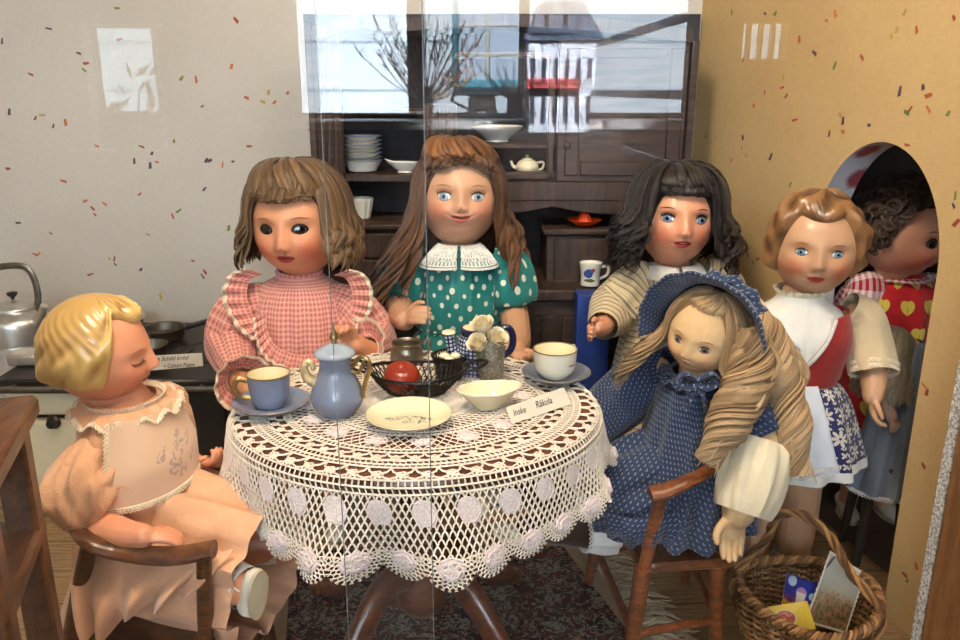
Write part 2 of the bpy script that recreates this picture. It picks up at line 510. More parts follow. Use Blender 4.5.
# --- floor boards, room shell
m = Mat('floor_boards'); p = m.pos(); x, y, z = m.sep(p)
row = (y*11.).floor(); fx = (y*11.).frac(); ln = ((x+row*.37)*1.3); fl = ln.frac()
tone = m.white(m.comb(row, ln.floor(), 0.))
grain = m.noise(m.scale(p, (6, 70, 1)), 3., 5., .6, .5)
col = m.mix(grain.step(.3, .7), rgb(120, 92, 62), rgb(164, 132, 92))
k = tone.map(0, 1, .82, 1.1); col = m.mix(1., col, m.comb(k, k, k), 'MULTIPLY')
gap = (fx < .03).max(fl < .006)
col = m.mix(gap, col, rgb(60, 42, 28))
M_floor = m.princ(col, .42, 0., m.bump(grain-gap*2., .15, .001))
mb = MB(); sheet(mb, [[V((x, y, 0)) for x in (-2.6, 0, 2.6)] for y in (-3., -1., 1., YB)])
struct(mb.build('floor', M_floor, origin=(0, 0, 0)))
M_plaster = simple('room_plaster', rgb(70, 60, 50), .9, 0, .06, 3.)
M_ceil = simple('room_ceiling', rgb(84, 78, 70), .9, 0, .06, 3.)
def slab(name, pts, mat):
    mb = MB(); mb.add([V(p) for p in pts], [(0, 1, 2, 3)]); o = mb.build(name, mat, smooth=False); return struct(o)
slab('ceiling', [(-2.6, -3, 2.3), (2.6, -3, 2.3), (2.6, YB, 2.3), (-2.6, YB, 2.3)], M_ceil)
slab('wall_left', [(-1.3, .3, 0), (-1.3, YB, 0), (-1.3, YB, 2.3), (-1.3, .3, 2.3)], M_wall)
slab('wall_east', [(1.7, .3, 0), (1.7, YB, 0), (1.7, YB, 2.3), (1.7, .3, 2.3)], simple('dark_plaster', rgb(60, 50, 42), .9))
slab('wall_recess_shade', [(.62, 1.72, 0), (1.69, 1.72, 0), (1.69, 1.72, 2.3), (.62, 1.72, 2.3)], simple('recess_shade_back', rgb(46, 38, 34), .9))  # dark sheet added so the space beyond the arch looks shaded
slab('floor_recess_shade', [(W1.x+.08, W1.y-.0, .003), (1.69, .98, .003), (1.69, 1.71, .003), (.56, 1.71, .003)], simple('recess_shade_floor', rgb(54, 42, 34), .9))  # dark sheet over the boards, its colour carries the recess shade
slab('wall_room_left', [(-2.6, -3, 0), (-2.6, .3, 0), (-2.6, .3, 2.3), (-2.6, -3, 2.3)], M_plaster)
slab('wall_room_right', [(2.6, -3, 0), (2.6, .3, 0), (2.6, .3, 2.3), (2.6, -3, 2.3)], M_plaster)
slab('wall_front_left', [(-2.6, .3, 0), (-1.3, .3, 0), (-1.3, .3, 2.3), (-2.6, .3, 2.3)], M_plaster)
slab('wall_front_right', [(1.7, .3, 0), (2.6, .3, 0), (2.6, .3, 2.3), (1.7, .3, 2.3)], M_plaster)

# --- glass panes of the display: two sliding panes that overlap
GY = .47
def glass_mat(name, fac):
    m = Mat(name); t = m.n('ShaderNodeBsdfTransparent'); t.inputs[0].default_value = (.985, .99, .99, 1)
    g = m.n('ShaderNodeBsdfGlossy'); g.inputs['Roughness'].default_value = 0.; g.inputs[0].default_value = (1, 1, 1, 1)
    mx = m.n('ShaderNodeMixShader')
    lw = m.n('ShaderNodeFresnel'); lw.inputs[0].default_value = 1.45
    m.put(mx.inputs[0], S(m, lw.outputs[0])*fac); m.t.links.new(t.outputs[0], mx.inputs[1]); m.t.links.new(g.outputs[0], mx.inputs[2])
    m.t.links.new(mx.outputs[0], m.outn.inputs[0]); return m.mat
M_glass = glass_mat('pane_glass', 1.15)
M_gedge = simple('glass_edge', rgb(118, 120, 114), .4)
def pane(name, x0, x1, y, t=.004):
    mb = MB(); z0, z1 = .0, 1.6
    # one clear sheet with ground edges
    mb.add([V((x0, y, z0)), V((x1, y, z0)), V((x1, y, z1)), V((x0, y, z1))], [(0, 1, 2, 3)], None, None, 0)
    for x in (x0, x1):
        mb.add([V((x-.0003, y-.0003, z0)), V((x+.0003, y-.0003, z0)), V((x+.0003, y+.0003, z0)), V((x-.0003, y+.0003, z0)),
                V((x-.0003, y-.0003, z1)), V((x+.0003, y-.0003, z1)), V((x+.0003, y+.0003, z1)), V((x-.0003, y+.0003, z1))],
               [(0, 1, 5, 4), (1, 2, 6, 5), (2, 3, 7, 6), (3, 0, 4, 7)], None, None, 1)
    return struct(mb.build(name, [M_glass, M_gedge], smooth=False))
xe1 = at(426, 220, GY).x; xe2 = at(334, 360, GY+.012).x
pane('window_1', -1.3, xe1, GY); pane('window_2', xe2, 1.5, GY+.012)

# ------------------------------------------------------------------ dark wooden hutch
WD1 = wood('dark_oak', rgb(42, 30, 23), rgb(72, 53, 42), (5, 5, 60), .5)
WD2 = wood('dark_oak_flat', rgb(46, 33, 26), rgb(76, 57, 46), (60, 5, 6), .5)
WDB = simple('hutch_back', rgb(44, 42, 46), .8)
UF = 1.58; LF_ = 1.50
hutch = empty('hutch', at(500, 300, 1.6)*1, 'dark brown wooden hutch with open shelves of crockery behind the dolls', 'cupboard')
hutch.location.z = 0; hutch.location.y = 1.62
def hpart(name, boxes, mat=WD1, **k):
    mb = MB()
    for b in boxes: wbox(mb, *b, **k)
    return mb.build(name, mat, hutch, world=True)
hpart('side_panel', [(311, 22, 318, 292, UF, YB-.01)]); hpart('side_panel', [(684, 40, 691, 292, UF, YB-.01)])
# fluted pilasters
def pilaster(x0, x1, y0, y1, n=4):
    mb = MB(); wbox(mb, x0, y0, x1, y1, UF-.004, UF+.016)
    for i in range(n):
        x = x0+(x1-x0)*(i+.6)/n; a = at(x, y0+3, UF-.004); b = at(x, y1-3, UF-.004)
        tube(mb, [a, b], .0035, 8)
    return mb.build('pilaster', WD1, hutch, world=True)
pilaster(316, 342, 24, 222); pilaster(425, 457, 104, 222)
mb = MB()
for b in [(311, 14, 691, 292, YB-.02, YB-.012)]: wbox(mb, *b, bev=.0)
mb.build('back_panel', WDB, hutch, world=True)
# arched cornice
mb = MB(); pts = []
for i in range(17):
    t = i/16; x = 316+t*375
    pts.append((x, 30-16*sin(pi*t)-10*exp(-((t-.1)/.08)**2)))
vs = []; n = len(pts)
for Y in (UF-.012, YB-.01):
    for x, y in pts: vs.append(at(x, y, UF)*1); vs[-1].y = Y
    for x, y in pts: vs.append(at(x, y+13, UF)*1); vs[-1].y = Y
fs = []
for i in range(n-1):
    fs += [(i, i+1, n+i+1, n+i), (2*n+i, 2*n+i+1, 3*n+i+1, 3*n+i), (i, i+1, 2*n+i+1, 2*n+i), (n+i, n+i+1, 3*n+i+1, 3*n+i)]
mb.add(vs, fs); mb.build('cornice', WD2, hutch, world=True)
for b in [(341, 175, 427, 182, UF+.012, YB-.02), (341, 110, 427, 115, UF+.02, YB-.02), (455, 144, 562, 149, UF+.02, YB-.02), (455, 177, 562, 182, UF+.012, YB-.02), (341, 222, 427, 224, UF+.004, YB-.02)]:
    hpart('shelf', [b], WD2)
hpart('bottom_rail', [(311, 182, 691, 200, UF, YB-.01)][:0]+[(426, 182, 691, 201, UF-.002, UF+.02)], WD2)
hpart('bottom_board', [(426, 199, 691, 203, UF+.002, YB-.02)], WD2)
# glazed door frame of the middle bay and the panelled door beside it
mb = MB()
for b in [(548, 52, 555, 180, UF-.002, UF+.014), (455, 172, 555, 180, UF-.002, UF+.014), (455, 52, 555, 58, UF-.002, UF+.014)]: wbox(mb, *b)
dr = mb.build('door', WD1, hutch, world=True)
mb = MB(); wbox(mb, 558, 40, 686, 182, UF-.003, UF+.014)
for b in [(566, 48, 580, 176, UF-.008, UF), (668, 48, 682, 176, UF-.008, UF), (580, 162, 668, 176, UF-.008, UF), (580, 48, 668, 58, UF-.008, UF)]: wbox(mb, *b)
dr = mb.build('door', WD1, hutch, world=True)
mb = MB(); c = at(567, 145, UF-.012); lathe(mb, rprof([(.001, -.008), (.006, -.007), (.0075, -.002), (.004, .004), (.0045, .010)], 14), 16, M=aim(c, (0, 1, 0), (1, 0, 0)), capb=True)
mb.build('knob', simple('knob_dark', rgb(48, 38, 32), .35), dr, world=True)
# scalloped apron over the niche
mb = MB(); n = 41; up = []; lo = []
for i in range(n):
    t = i/(n-1); x = 426+t*264
    up.append(at(x, 201, UF)); lo.append(at(x, 205+9*abs(sin(pi*(t*2.0+.04)))**.7, UF))
for p in up+lo: pass
b1 = [p+V((0, .012, 0)) for p in up]; b2 = [p+V((0, .012, 0)) for p in lo]
sheet(mb, [up, lo]); sheet(mb, [b1, b2]); sheet(mb, [lo, b2])
mb.build('apron', WD2, hutch, world=True)
# small drawer blocks standing on the counter
def drawer_block(x0, x1, y0, y1, rows):
    mb = MB(); wbox(mb, x0+3, y0+6, x1-3, y1, UF, YB-.02); wbox(mb, x0, y0, x1, y0+7, UF-.012, YB-.02, bev=.004)
    o = mb.build('drawer_case', WD1, hutch, world=True)
    h = (y1-y0-12)/rows
    for r in range(rows):
        mb = MB(); wbox(mb, x0+11, y0+10+r*h, x1-8, y0+7+(r+1)*h, UF-.005, UF+.004)
        d = mb.build('drawer', WD2, o, world=True)
drawer_block(543, 690, 229, 290, 1); drawer_block(341, 418, 224, 290, 2)
hpart('counter', [(306, 290, 697, 302, LF_, YB-.01)], WD2, bev=.004)
mb = MB(); ct = at(500, 302, LF_).z
x0 = at(311, 300, LF_).x; x1 = at(691, 300, LF_).x
box(mb, ((x0+x1)/2, (LF_+.015+YB-.01)/2, ct/2+.01), (x1-x0, YB-.025-LF_, ct-.02), bev=.003)
mb.build('base_cabinet', WD1, hutch, world=True)
for i in range(3):
    a = x0+.012+(x1-x0-.02)/3*i; w = (x1-x0-.02)/3-.008
    mb = MB(); box(mb, (a+w/2, LF_+.01, ct*.52), (w, .012, ct*.8), bev=.002)
    for s in (-1, 1):
        box(mb, (a+w/2+s*(w/2-.018), LF_+.003, ct*.52), (.034, .008, ct*.8), bev=.002)
        box(mb, (a+w/2, LF_+.003, ct*(.52+s*.36)), (w-.07, .008, .03), bev=.002)
    d = mb.build('door', WD1, hutch, world=True)
    mb = MB(); lathe(mb, rprof([(.001, -.008), (.006, -.007), (.0075, -.002), (.004, .004), (.0045, .010)], 14), 16, M=aim((a+w-.018, LF_-.008, ct*.6), (0, 1, 0), (1, 0, 0)), capb=True)
    mb.build('knob', MATS['knob_dark'], d, world=True)

# --- crockery in the hutch
CHINA = simple('white_china', rgb(226, 224, 214), .25, 0, .04, 20., coat=.4)
CREAMC = simple('cream_china', rgb(232, 222, 190), .25, 0, .04, 20., coat=.4)
BLUERIM = simple('blue_rim', rgb(70, 90, 140), .3)
SHELF = {175: (175, UF+.012), 177: (177, UF+.012), 220: (224, UF-.012), 143: (144, UF+.02), 229.5: (229, UF-.012)}
def base(px, py, Y):
    p = at(px, py, Y)
    if py in SHELF:
        a, b = SHELF[py]; p.z = at(500, a, b).z+.0015
    return p
b0 = base(363, 175, UF+.07)
zz = b0.z
for i in range(7):
    mb = MB(); h = .011 if i else .02; r = .040
    if i == 0: prof = [(.001, .002), (.02, .0), (.028, .002), (.036, .016), (r, .022), (r-.001, .024), (.033, .018), (.026, .006), (.001, .005)]
    else: prof = [(.001, .002), (.022, 0), (.026, .002), (r-.004, .008), (r, .010), (r, .0115), (.03, .009), (.022, .004), (.001, .004)]
    lathe(mb, prof, 32, capb=False)
    lathe(mb, [(r+.0002, prof[4][1]-.0002), (r+.0006, prof[4][1]+.0006), (r-.0006, prof[4][1]+.0018)], 32, mi=1)
    o = mb.build('plate', [CHINA, BLUERIM], None, origin=(0, 0, 0)); o.location = (b0.x, b0.y, zz)
    zz += .0195 if i == 0 else .0082
    if i == 0: tag(o, 'deep white bowl at the bottom of the plate stack in the hutch', 'bowl'); o.name = 'soup_bowl'
    else: tag(o, ['', 'white plate lowest of the flat plates in the hutch stack', 'second white plate up of the flat plates in the hutch stack', 'third white plate up of the flat plates in the hutch stack', 'third white plate from the top of the hutch stack', 'white plate just under the topmost one of the hutch stack', 'topmost white plate of the stack in the hutch'][i], 'plate', 'plates stacked in the hutch')
def gravy(loc, sc, rz, mat, name, label, cat, parts=True):
    r = empty(name, loc, label, cat, rz=rz)
    mb = MB(); n = 32; rows = []
    for j, (q, z) in enumerate([(.25, 0), (.5, .0), (.42, .12), (.62, .3), (.85, .55), (1, .8), (.97, .8), (.8, .55), (.5, .25), (.05, .2)]):
        row = []
        for i in range(n):
            a = 2*pi*i/n; sp = exp(-((((a+pi) % (2*pi))-pi)/.35)**2)
            k = q*(1+.35*sp*(j > 3)); zz_ = z+.22*sp*(3 < j < 8)
            row.append(V((cos(a)*k*1.25*sc, sin(a)*k*.75*sc, zz_*sc)))
        rows.append(row)
    vs = [p for r_ in rows for p in r_]; mb.add(vs, ring_faces(n, len(rows)))
    mb.build('boat', mat, r)
    mb = MB(); tube(mb, crv([(-1.1*sc, 0, .75*sc), (-1.5*sc, 0, .85*sc), (-1.6*sc, 0, .5*sc), (-1.0*sc, 0, .3*sc)], 14), .07*sc, 8); mb.build('handle', mat, r)
    return r
gravy(base(405, 175, UF+.05), .026, pi-.25, CHINA, 'sauce_boat', 'white sauce boat beside the plate stack in the hutch', 'sauce boat')
# fluted bowl under the plates
mb = MB(); lathe(mb, rprof([(.001, .002), (.016, .0), (.019, .006), (.024, .03), (.026, .04), (.0245, .04), (.02, .02), (.001, .006)], 24), 48, fold=lambda a, t: 1+.05*cos(12*a) if t < .6 else 1.)
o = mb.build('fluted_bowl', CHINA, origin=(0, 0, 0)); o.location = base(361, 220, UF+.05); tag(o, 'small white fluted bowl on the shelf below the stacked plates', 'bowl')
mb = MB(); lathe(mb, rprof([(.001, .002), (.022, .0), (.024, .005), (.045, .022), (.052, .03), (.05, .031), (.042, .022), (.02, .008), (.001, .006)], 24), 40)
o = mb.build('shallow_bowl', CHINA, origin=(0, 0, 0)); o.location = base(497, 143, UF+.07); tag(o, 'wide white bowl on the upper shelf above the small teapot', 'bowl')
r = empty('teapot', base(527, 177, UF+.05), 'small white teapot behind the glazed hutch door', 'teapot')
mb = MB(); lathe(mb, rprof([(.001, 0), (.014, 0), (.022, .01), (.0225, .018), (.016, .027), (.011, .029), (.001, .03)], 20), 28); mb.build('body', CREAMC, r)
mb = MB(); lathe(mb, rprof([(.0115, .029), (.010, .032), (.003, .034), (.004, .037), (.001, .039)], 14), 20); mb.build('lid', CREAMC, r)
mb = MB(); tube(mb, crv([(-.018, 0, .012), (-.028, 0, .016), (-.033, 0, .027)], 10), crv1([.005, .0035, .003], 10), 10); mb.build('spout', CREAMC, r)
mb = MB(); tube(mb, crv([(.018, 0, .023), (.032, 0, .024), (.031, 0, .012), (.019, 0, .008)], 14), .0025, 8); mb.build('handle', CREAMC, r)
# orange citrus juicer
OR = simple('orange_plastic', rgb(226, 74, 24), .3, 0, .05, coat=.3)
r = empty('citrus_juicer', base(584, 229.5, UF+.026), 'orange plastic citrus juicer on the hutch drawer block', 'juicer')
mb = MB(); lathe(mb, rprof([(.001, .001), (.018, 0), (.026, .006), (.034, .011), (.034, .0125), (.026, .009), (.017, .004), (.001, .004)], 22), 36)
mb.build('dish', OR, r)
mb = MB(); lathe(mb, rprof([(.015, .004), (.0135, .014), (.008, .024), (.001, .028)], 16), 40, fold=lambda a, t: 1+.08*cos(10*a)*(1-t)); mb.build('reamer', OR, r)
# mug with a blue picture
r = empty('picture_mug', base(590, 285, LF_+.032)+V((0, 0, .001)), 'small white mug with a blue flower picture on the hutch counter', 'mug')
r.location.z = at(500, 290, LF_).z+.003
mb = MB(); mw = .021
lathe(mb, rprof([(.001, .001), (.017, 0), (.019, .003), (.0185, .02), (.022, .042), (.021, .042), (.0175, .02), (.016, .004), (.001, .004)], 30), 36)
m = Mat('mug_china'); x, y, z = m.sep(m.obj())
d = ((x+.006)*(x+.006)*1.2+(z-.026)*(z-.026)).sqrt(); nz = m.noise(m.obj(), 260., 3.)
col = m.mix((d+nz*.006-.003) < .0095, rgb(230, 226, 212), rgb(60, 84, 150))
d2 = ((x+.004)*(x+.004)*.4+(z-.012)*(z-.012)*3.).sqrt(); col = m.mix((d2+nz*.006-.003) < .0062, col, rgb(86, 110, 62))
d3 = ((x-.002)*(x-.002)+(z-.033)*(z-.033)).sqrt(); col = m.mix((d3+nz*.006-.003) < .004, col, rgb(170, 80, 70))
lathe(mb, [(.0001, .0385), (.0205, .0385)], 30)
mb.build('cup', m.princ(col, .25, coat=.4), r)
mb = MB(); tube(mb, crv([(.019, 0, .036), (.034, 0, .036), (.033, 0, .02), (.019, 0, .012)], 14), .0032, 8); mb.build('handle', CHINA, r)
# purple flower pot and paper doily behind the girl in green
r = empty('flower_pot', (at(513, 280, LF_+.1).x, LF_+.1, at(500, 290, LF_).z+.001), 'tiny purple pot with a green top on the hutch counter', 'pot')
mb = MB(); lathe(mb, [(.001, 0), (.016, 0), (.019, .034), (.0205, .034), (.0205, .040), (.017, .040), (.016, .036), (.001, .036)], 24); mb.build('pot', simple('purple_glaze', rgb(96, 64, 130), .4), r)
mb = MB()
for i in range(40):
    a = R.uniform(0, 6.28); q = R.uniform(0, .012); ell(mb, (q*cos(a), q*sin(a), .042+R.uniform(0, .008)), (.005, .004, .003), None, 6, 5)
mb.build('moss', simple('moss_green', rgb(110, 130, 60), .8), r)
mb = MB(); rows = []
for j in range(5): rows.append([V((cos(2*pi*i/48)*(.0245*j/4)*(1+.06*cos(12*2*pi*i/48)*(j > 3)), sin(2*pi*i/48)*.0245*j/4, .0006+.0008*(i % 2)*(j > 2))) for i in range(48)])
mb.add([p for r_ in rows for p in r_], ring_faces(48, 5)); o = mb.build('doily', CHINA, origin=(0, 0, 0)); o.location = (at(524, 287, LF_+.04).x, LF_+.03, at(500, 290, LF_).z+.0005)
tag(o, 'little white paper doily on the hutch counter by the purple pot', 'doily')
# blue box behind the striped-dress doll
BLUEB = simple('blue_card', rgb(40, 66, 140), .5)
mb = MB(); c = at(598, 312, 1.47); zt = at(596, 292, 1.47).z
box(mb, (c.x-.012, 1.468, zt/2), (.062, .05, zt), bev=.002, M=None)
o = mb.build('blue_box', BLUEB); tag(o, 'plain blue cardboard box standing behind the striped-dress doll', 'box')

# ------------------------------------------------------------------ toy stove
ENAM = simple('cream_enamel', rgb(206, 196, 164), .35, 0, .06, 12., coat=.3)
BLK = simple('black_iron', rgb(34, 31, 29), .45, 0, .2, 30., bmp=.1)
ALU = simple('aluminium', rgb(206, 202, 194), .36, .85, .1, 40., bmp=.05)
STEEL = simple('dull_steel', rgb(120, 114, 104), .4, .9, .15, 60.)
SX1 = at(222, 400, 1.35).x; SX0 = -.86; SZ = .285
stove = empty('toy_stove', ((SX0+SX1)/2, 1.5, 0), 'old cream enamelled toy stove with black top against the left wall', 'stove')
mb = MB(); box(mb, ((SX0+SX1)/2, 1.525, SZ-.014), (SX1-SX0+.02, .37, .028), bev=.004)
for i, x in enumerate((-.78, -.64, -.53)):
    lathe(mb, [(.07, SZ+.0), (.07, SZ+.002), (.064, SZ+.002), (.06, SZ+.0005)], 40, (x, 1.5, 0))
mb.build('hob', BLK, stove, world=True)
mb = MB(); box(mb, ((SX0+SX1)/2, 1.535, .14), (SX1-SX0-.004, .33, .23), bev=.004); mb.build('body', BLK, stove, world=True)
xl = at(186, 430, 1.36).x
mb = MB(); box(mb, ((SX0+xl)/2, 1.362, .238), (xl-SX0, .02, .052), bev=.003); pnl = mb.build('control_panel', ENAM, stove, world=True)
for px in (54, 108):
    mb = MB(); c = at(px, 422, 1.345); lathe(mb, rprof([(.001, -.014), (.008, -.014), (.0095, -.006), (.013, -.002), (.013, .0)], 14), 20, M=aim(c, (0, 1, 0), (1, 0, 0)), capb=True); mb.build('knob', BLK, pnl, world=True)
for (a, b) in ((-.84, -.715), (-.705, -.60), (-.59, xl)):
    mb = MB(); w = b-a; box(mb, ((a+b)/2, 1.362, .118), (w-.006, .02, .165), bev=.004)
    if a > -.72 and a < -.6:
        d = mb.build('oven_door', ENAM, stove, world=True); mb = MB(); box(mb, ((a+b)/2, 1.351, .115), (w*.45, .004, .1), bev=.002); mb.build('oven_window', simple('dark_window', rgb(28, 26, 26), .15), d, world=True)
    else: d = mb.build('oven_door', ENAM, stove, world=True)
    mb = MB(); tube(mb, crv([(a+.012, 1.352, .175), (a+.012, 1.335, .175), (a+.012, 1.335, .13), (a+.012, 1.352, .13)], 12), .003, 8); mb.build('handle', STEEL, d, world=True)
mb = MB(); box(mb, ((SX0+SX1)/2, 1.53, .014), (SX1-SX0-.02, .32, .028)); mb.build('plinth', BLK, stove, world=True)
mb = MB(); zr = SZ-.012; tube(mb, [(SX0, 1.325, zr), (SX1, 1.325, zr)], .005, 10)
for x in (SX0+.03, -.6, SX1-.03): tube(mb, [(x, 1.345, zr), (x, 1.325, zr)], .004, 8)
tube(mb, [(SX1-.001, 1.325, zr), (SX1+.006, 1.325, zr)], .0075, 12)
mb.build('towel_rail', STEEL, stove, world=True)
# vertical gas pipe of the stove front
mb = MB(); xp = at(169, 420, 1.34).x
tube(mb, crv([(xp, 1.335, .262), (xp+.002, 1.335, .2), (xp+.003, 1.335, .13), (xp-.02, 1.345, .10)], 14), .0022, 6); mb.build('gas_pipe', BLK, stove, world=True)

# kettle
k0 = V((at(13, 300, 1.56).x, 1.56, SZ+.003))
ket = empty('kettle', k0, 'shiny aluminium kettle with arched handle on the stove', 'kettle')
mb = MB(); lathe(mb, rprof([(.001, 0), (.058, 0), (.064, .006), (.064, .035), (.06, .052), (.045, .066), (.042, .072)], 30), 44, capb=True); mb.build('pot', ALU, ket)
mb = MB(); lathe(mb, rprof([(.046, .071), (.044, .076), (.03, .084), (.006, .088), (.001, .0885)], 18), 36); ld = mb.build('lid', ALU, ket)
mb = MB(); lathe(mb, rprof([(.003, .087), (.004, .092), (.0095, .098), (.0095, .102), (.001, .104)], 14), 18); mb.build('knob', BLK, ld)
mb = MB(); tube(mb, crv([(.05, -.02, .04), (.068, -.028, .062), (.08, -.034, .084)], 12), crv1([.013, .009, .007], 12), 14, cap=True); mb.build('spout', ALU, ket)
mb = MB(); tube(mb, crv([(.044, 0, .062), (.052, 0, .10), (.046, 0, .14), (.025, 0, .157), (-.03, 0, .15), (-.055, 0, .12), (-.05, 0, .06)], 34), .0042, 10, flat=1.6); mb.build('handle', STEEL, ket)
# pans
def pan(px, py, Y, r, h, label, name, hd=None, lid=False, hl=.16):
    p = at(px, py, Y); p.z = SZ+.003
    e = empty(name, p, label, 'pan')
    mb = MB(); lathe(mb, [(.001, .0), (r*.86, 0), (r*.93, .004), (r*.98, h*.9), (r*1.04, h), (r*1.04, h+.0015), (r*.96, h-.001), (r*.9, .006), (r*.8, .003), (.001, .003)], 44); mb.build('vessel', STEEL, e)
    if hd is not None:
        d = V((cos(hd), sin(hd), .22)).normalized(); a = V((0, 0, h*.85))+V((cos(hd), sin(hd), 0))*r
        mb = MB(); tube(mb, crv([a, a+d*hl*.5, a+d*hl], 12), crv1([.006, .0045, .006], 12), 10, flat=.5); mb.build('handle', BLK, e)
    if lid:
        mb = MB(); lathe(mb, rprof([(r*1.06, h+.001), (r*.9, h+.008), (r*.3, h+.013), (.001, h+.014)], 16), 40); l = mb.build('lid', ALU, e)
        mb = MB(); lathe(mb, rprof([(.003, h+.013), (.004, h+.018), (.009, h+.022), (.001, h+.026)], 12), 16); mb.build('knob', BLK, l)
    return e
pan(112, 340, 1.62, .068, .03, 'wide lidded pan at the back of the stove behind the blond doll', 'lidded_pan', None, True)
pan(150, 362, 1.42, .034, .036, 'small saucepan with a dark handle at the stove front', 'saucepan', 1.9, False, .035)
pan(163, 336, 1.58, .045, .022, 'small frying pan with a long handle pointing right on the stove', 'frying_pan', .33, False, .20)
# low steel tray by the kettle
mb = MB(); t0 = at(33, 352, 1.44); box(mb, (t0.x, 1.43, SZ+.013), (.07, .05, .022), bev=.004); o = mb.build('steel_tin', ALU); tag(o, 'low shiny metal tin on the stove in front of the kettle', 'tin')

# folded card on the stove rail
M_paper = simple('white_paper', rgb(222, 214, 196), .8, 0, .03)
M_ink = simple('ink', rgb(40, 36, 40), .6)
card = empty('name_card', at(178, 370, 1.346), 'handwritten paper label propped on the stove rail beside the blond doll', 'label card')
a, b, c, d = at(150, 356, 1.346), at(202, 353, 1.346), at(203, 366, 1.346), at(152, 370.5, 1.346)
mb = MB(); tz = V((0, .0012, 0)); mid = [at(147.5, 363, 1.346)]
mb.add([a, b, c, d, mid[0]]+[p+tz for p in (a, b, c, d, mid[0])], [(0, 1, 2, 3, 4), (5, 6, 7, 8, 9), (0, 1, 6, 5), (1, 2, 7, 6), (2, 3, 8, 7), (3, 4, 9, 8), (4, 0, 5, 9)])
mb.build('card', M_paper, card, world=True, smooth=False)
xd = (b-a).normalized(); zd = V((0, -1, 0)); yd = V((0, 0, 1))
mb = MB()
def tmat(px, py): q = at(px, py, 1.3456); return Matrix(((xd.x, 0, 0, q.x), (xd.y, 0, -1, q.y), (xd.z, 1, 0, q.z), (0, 0, 0, 1)))
text_mesh(mb, 'Die Schild kröd', .0115, tmat(151, 361.5), .0002, 0, .35, sx=.92); text_mesh(mb, '+ Celluloi Puppe', .0105, tmat(163, 368), .0002, 0, .35, sx=.8)
mb.build('handwriting', M_ink, card, world=True, smooth=False)

# ------------------------------------------------------------------ rug
rp = [atz(285, 660, 0), atz(292, 552, 0), atz(563, 548, 0), atz(640, 650, 0)]
ry0 = .98
M_rug = Mat('oriental_rug'); m = M_rug; x, y, z = m.sep(m.uv())
cx = (x*13.).frac()-.5; cy = (y*13.).frac()-.5
nz = m.noise(m.comb(x, y), 42., 3., .6, 1.2); med = (cx*cx+cy*cy).sqrt(); nz2 = m.noise(m.comb(x, y), 80., 2., .5, 2.)
v = m.voro(m.comb(x, y), 30.)
pat = ((nz-.5).abs() < .035).max((nz2 > .58)*(med < .36)).max((v < .16))
col = m.mix(pat, rgb(34, 26, 28), rgb(132, 120, 104))
red = (nz2 > .55)*(med > .3); col = m.mix(red, col, rgb(88, 30, 28))
fz = m.noise(m.obj(), 500., 2.); kk = fz.map(.3, .7, .7, 1.25); col = m.mix(1., col, m.comb(kk, kk, kk), 'MULTIPLY')
m.princ(col, .95, 0., m.bump(fz, .6, .003), spec=.1)
rug = empty('rug', ((rp[0]+rp[2])/2)*1, 'dark patterned oriental rug with cream fringed edges under the table', 'rug'); rug.location.z = 0
A, B, C_, D = [V((p.x, p.y, .004)) for p in rp]
# stretch towards the viewer, past the frame
A = A+(A-B)*.8; D = D+(D-C_)*.8
g = [[A.lerp(B, j/12).lerp(D.lerp(C_, j/12), i/10) for i in range(11)] for j in range(13)]
mb = MB(); sheet(mb, g, uv=[(p.x, p.y) for r_ in g for p in r_]); mb.build('pile', m.mat, rug, world=True)
M_kilim = simple('rug_border', rgb(150, 128, 98), .95, 0, .15, 200., bmp=.4)
w = .05
for (p, q, s) in ((A, B, -1), (D, C_, 1)):
    mb = MB(); rows = []
    for i in range(20):
        a = p.lerp(q, i/19); rows.append([a, a+V((s*w*(1. if s < 0 else .55), 0, -.001))])
    sheet(mb, rows)
    mb.build('border', M_kilim, rug, world=True)
FR = vcol('fringe', .9)
mb = MB()
for (p, q, s, w0) in ((D, C_, 1, .03), ):
    L = (q-p).length; n = int(L/.0045)
    for i in range(n):
        a = p.lerp(q, (i+.5)/n)+V((s*w0*.9, 0, .002)); ln = R.uniform(.05, .085); dv = V((s*ln, R.uniform(-.035, .012), 0))
        c = mixc(rgb(205, 190, 158), rgb(150, 130, 100), R.random())
        tube(mb, crv([a, a+dv*.5+V((0, R.uniform(-.008, .008), R.uniform(.004, .012))), a+dv+V((0, 0, .001))], 6), crv1([.0016, .002, .0007], 6), 5, col=c)
        if i % 2 == 0:
            tube(mb, crv([a+V((0, .002, .003)), a+dv*.4+V((0, R.uniform(-.02, .02), .010)), a+dv*.8+V((0, R.uniform(-.03, .03), .004))], 6), crv1([.0014, .0018, .0006], 6), 5, col=c)
fr = mb.build('fringe', FR, rug, world=True); fr['kind'] = 'stuff'
# ================================================================== the tea table
TZ = 0.39; TC = V((-.082, .972, 0)); TR = .214; OX = 1.10
M_tw = wood('table_wood', rgb(70, 34, 16), rgb(118, 62, 30), (8, 40, 40), .35, .3)
tab = empty('tea_table', (TC.x, TC.y, 0), 'round dark wooden pedestal table under the crocheted cloth', 'table')
mb = MB(); lathe(mb, [(.001, TZ-.018), (TR-.02, TZ-.018), (TR-.006, TZ-.016), (TR-.002, TZ-.010), (TR-.005, TZ-.003), (TR-.014, TZ), (.001, TZ)], 72, sx=OX); mb.build('tabletop', M_tw, tab)
mb = MB(); lathe(mb, rprof([(.045, TZ-.02), (.04, TZ-.035), (.022, TZ-.06), (.028, TZ-.11), (.036, TZ-.16), (.024, TZ-.2), (.03, TZ-.235), (.036, TZ-.29), (.02, TZ-.315), (.001, TZ-.318)], 50), 32); mb.build('pedestal', M_tw, tab)
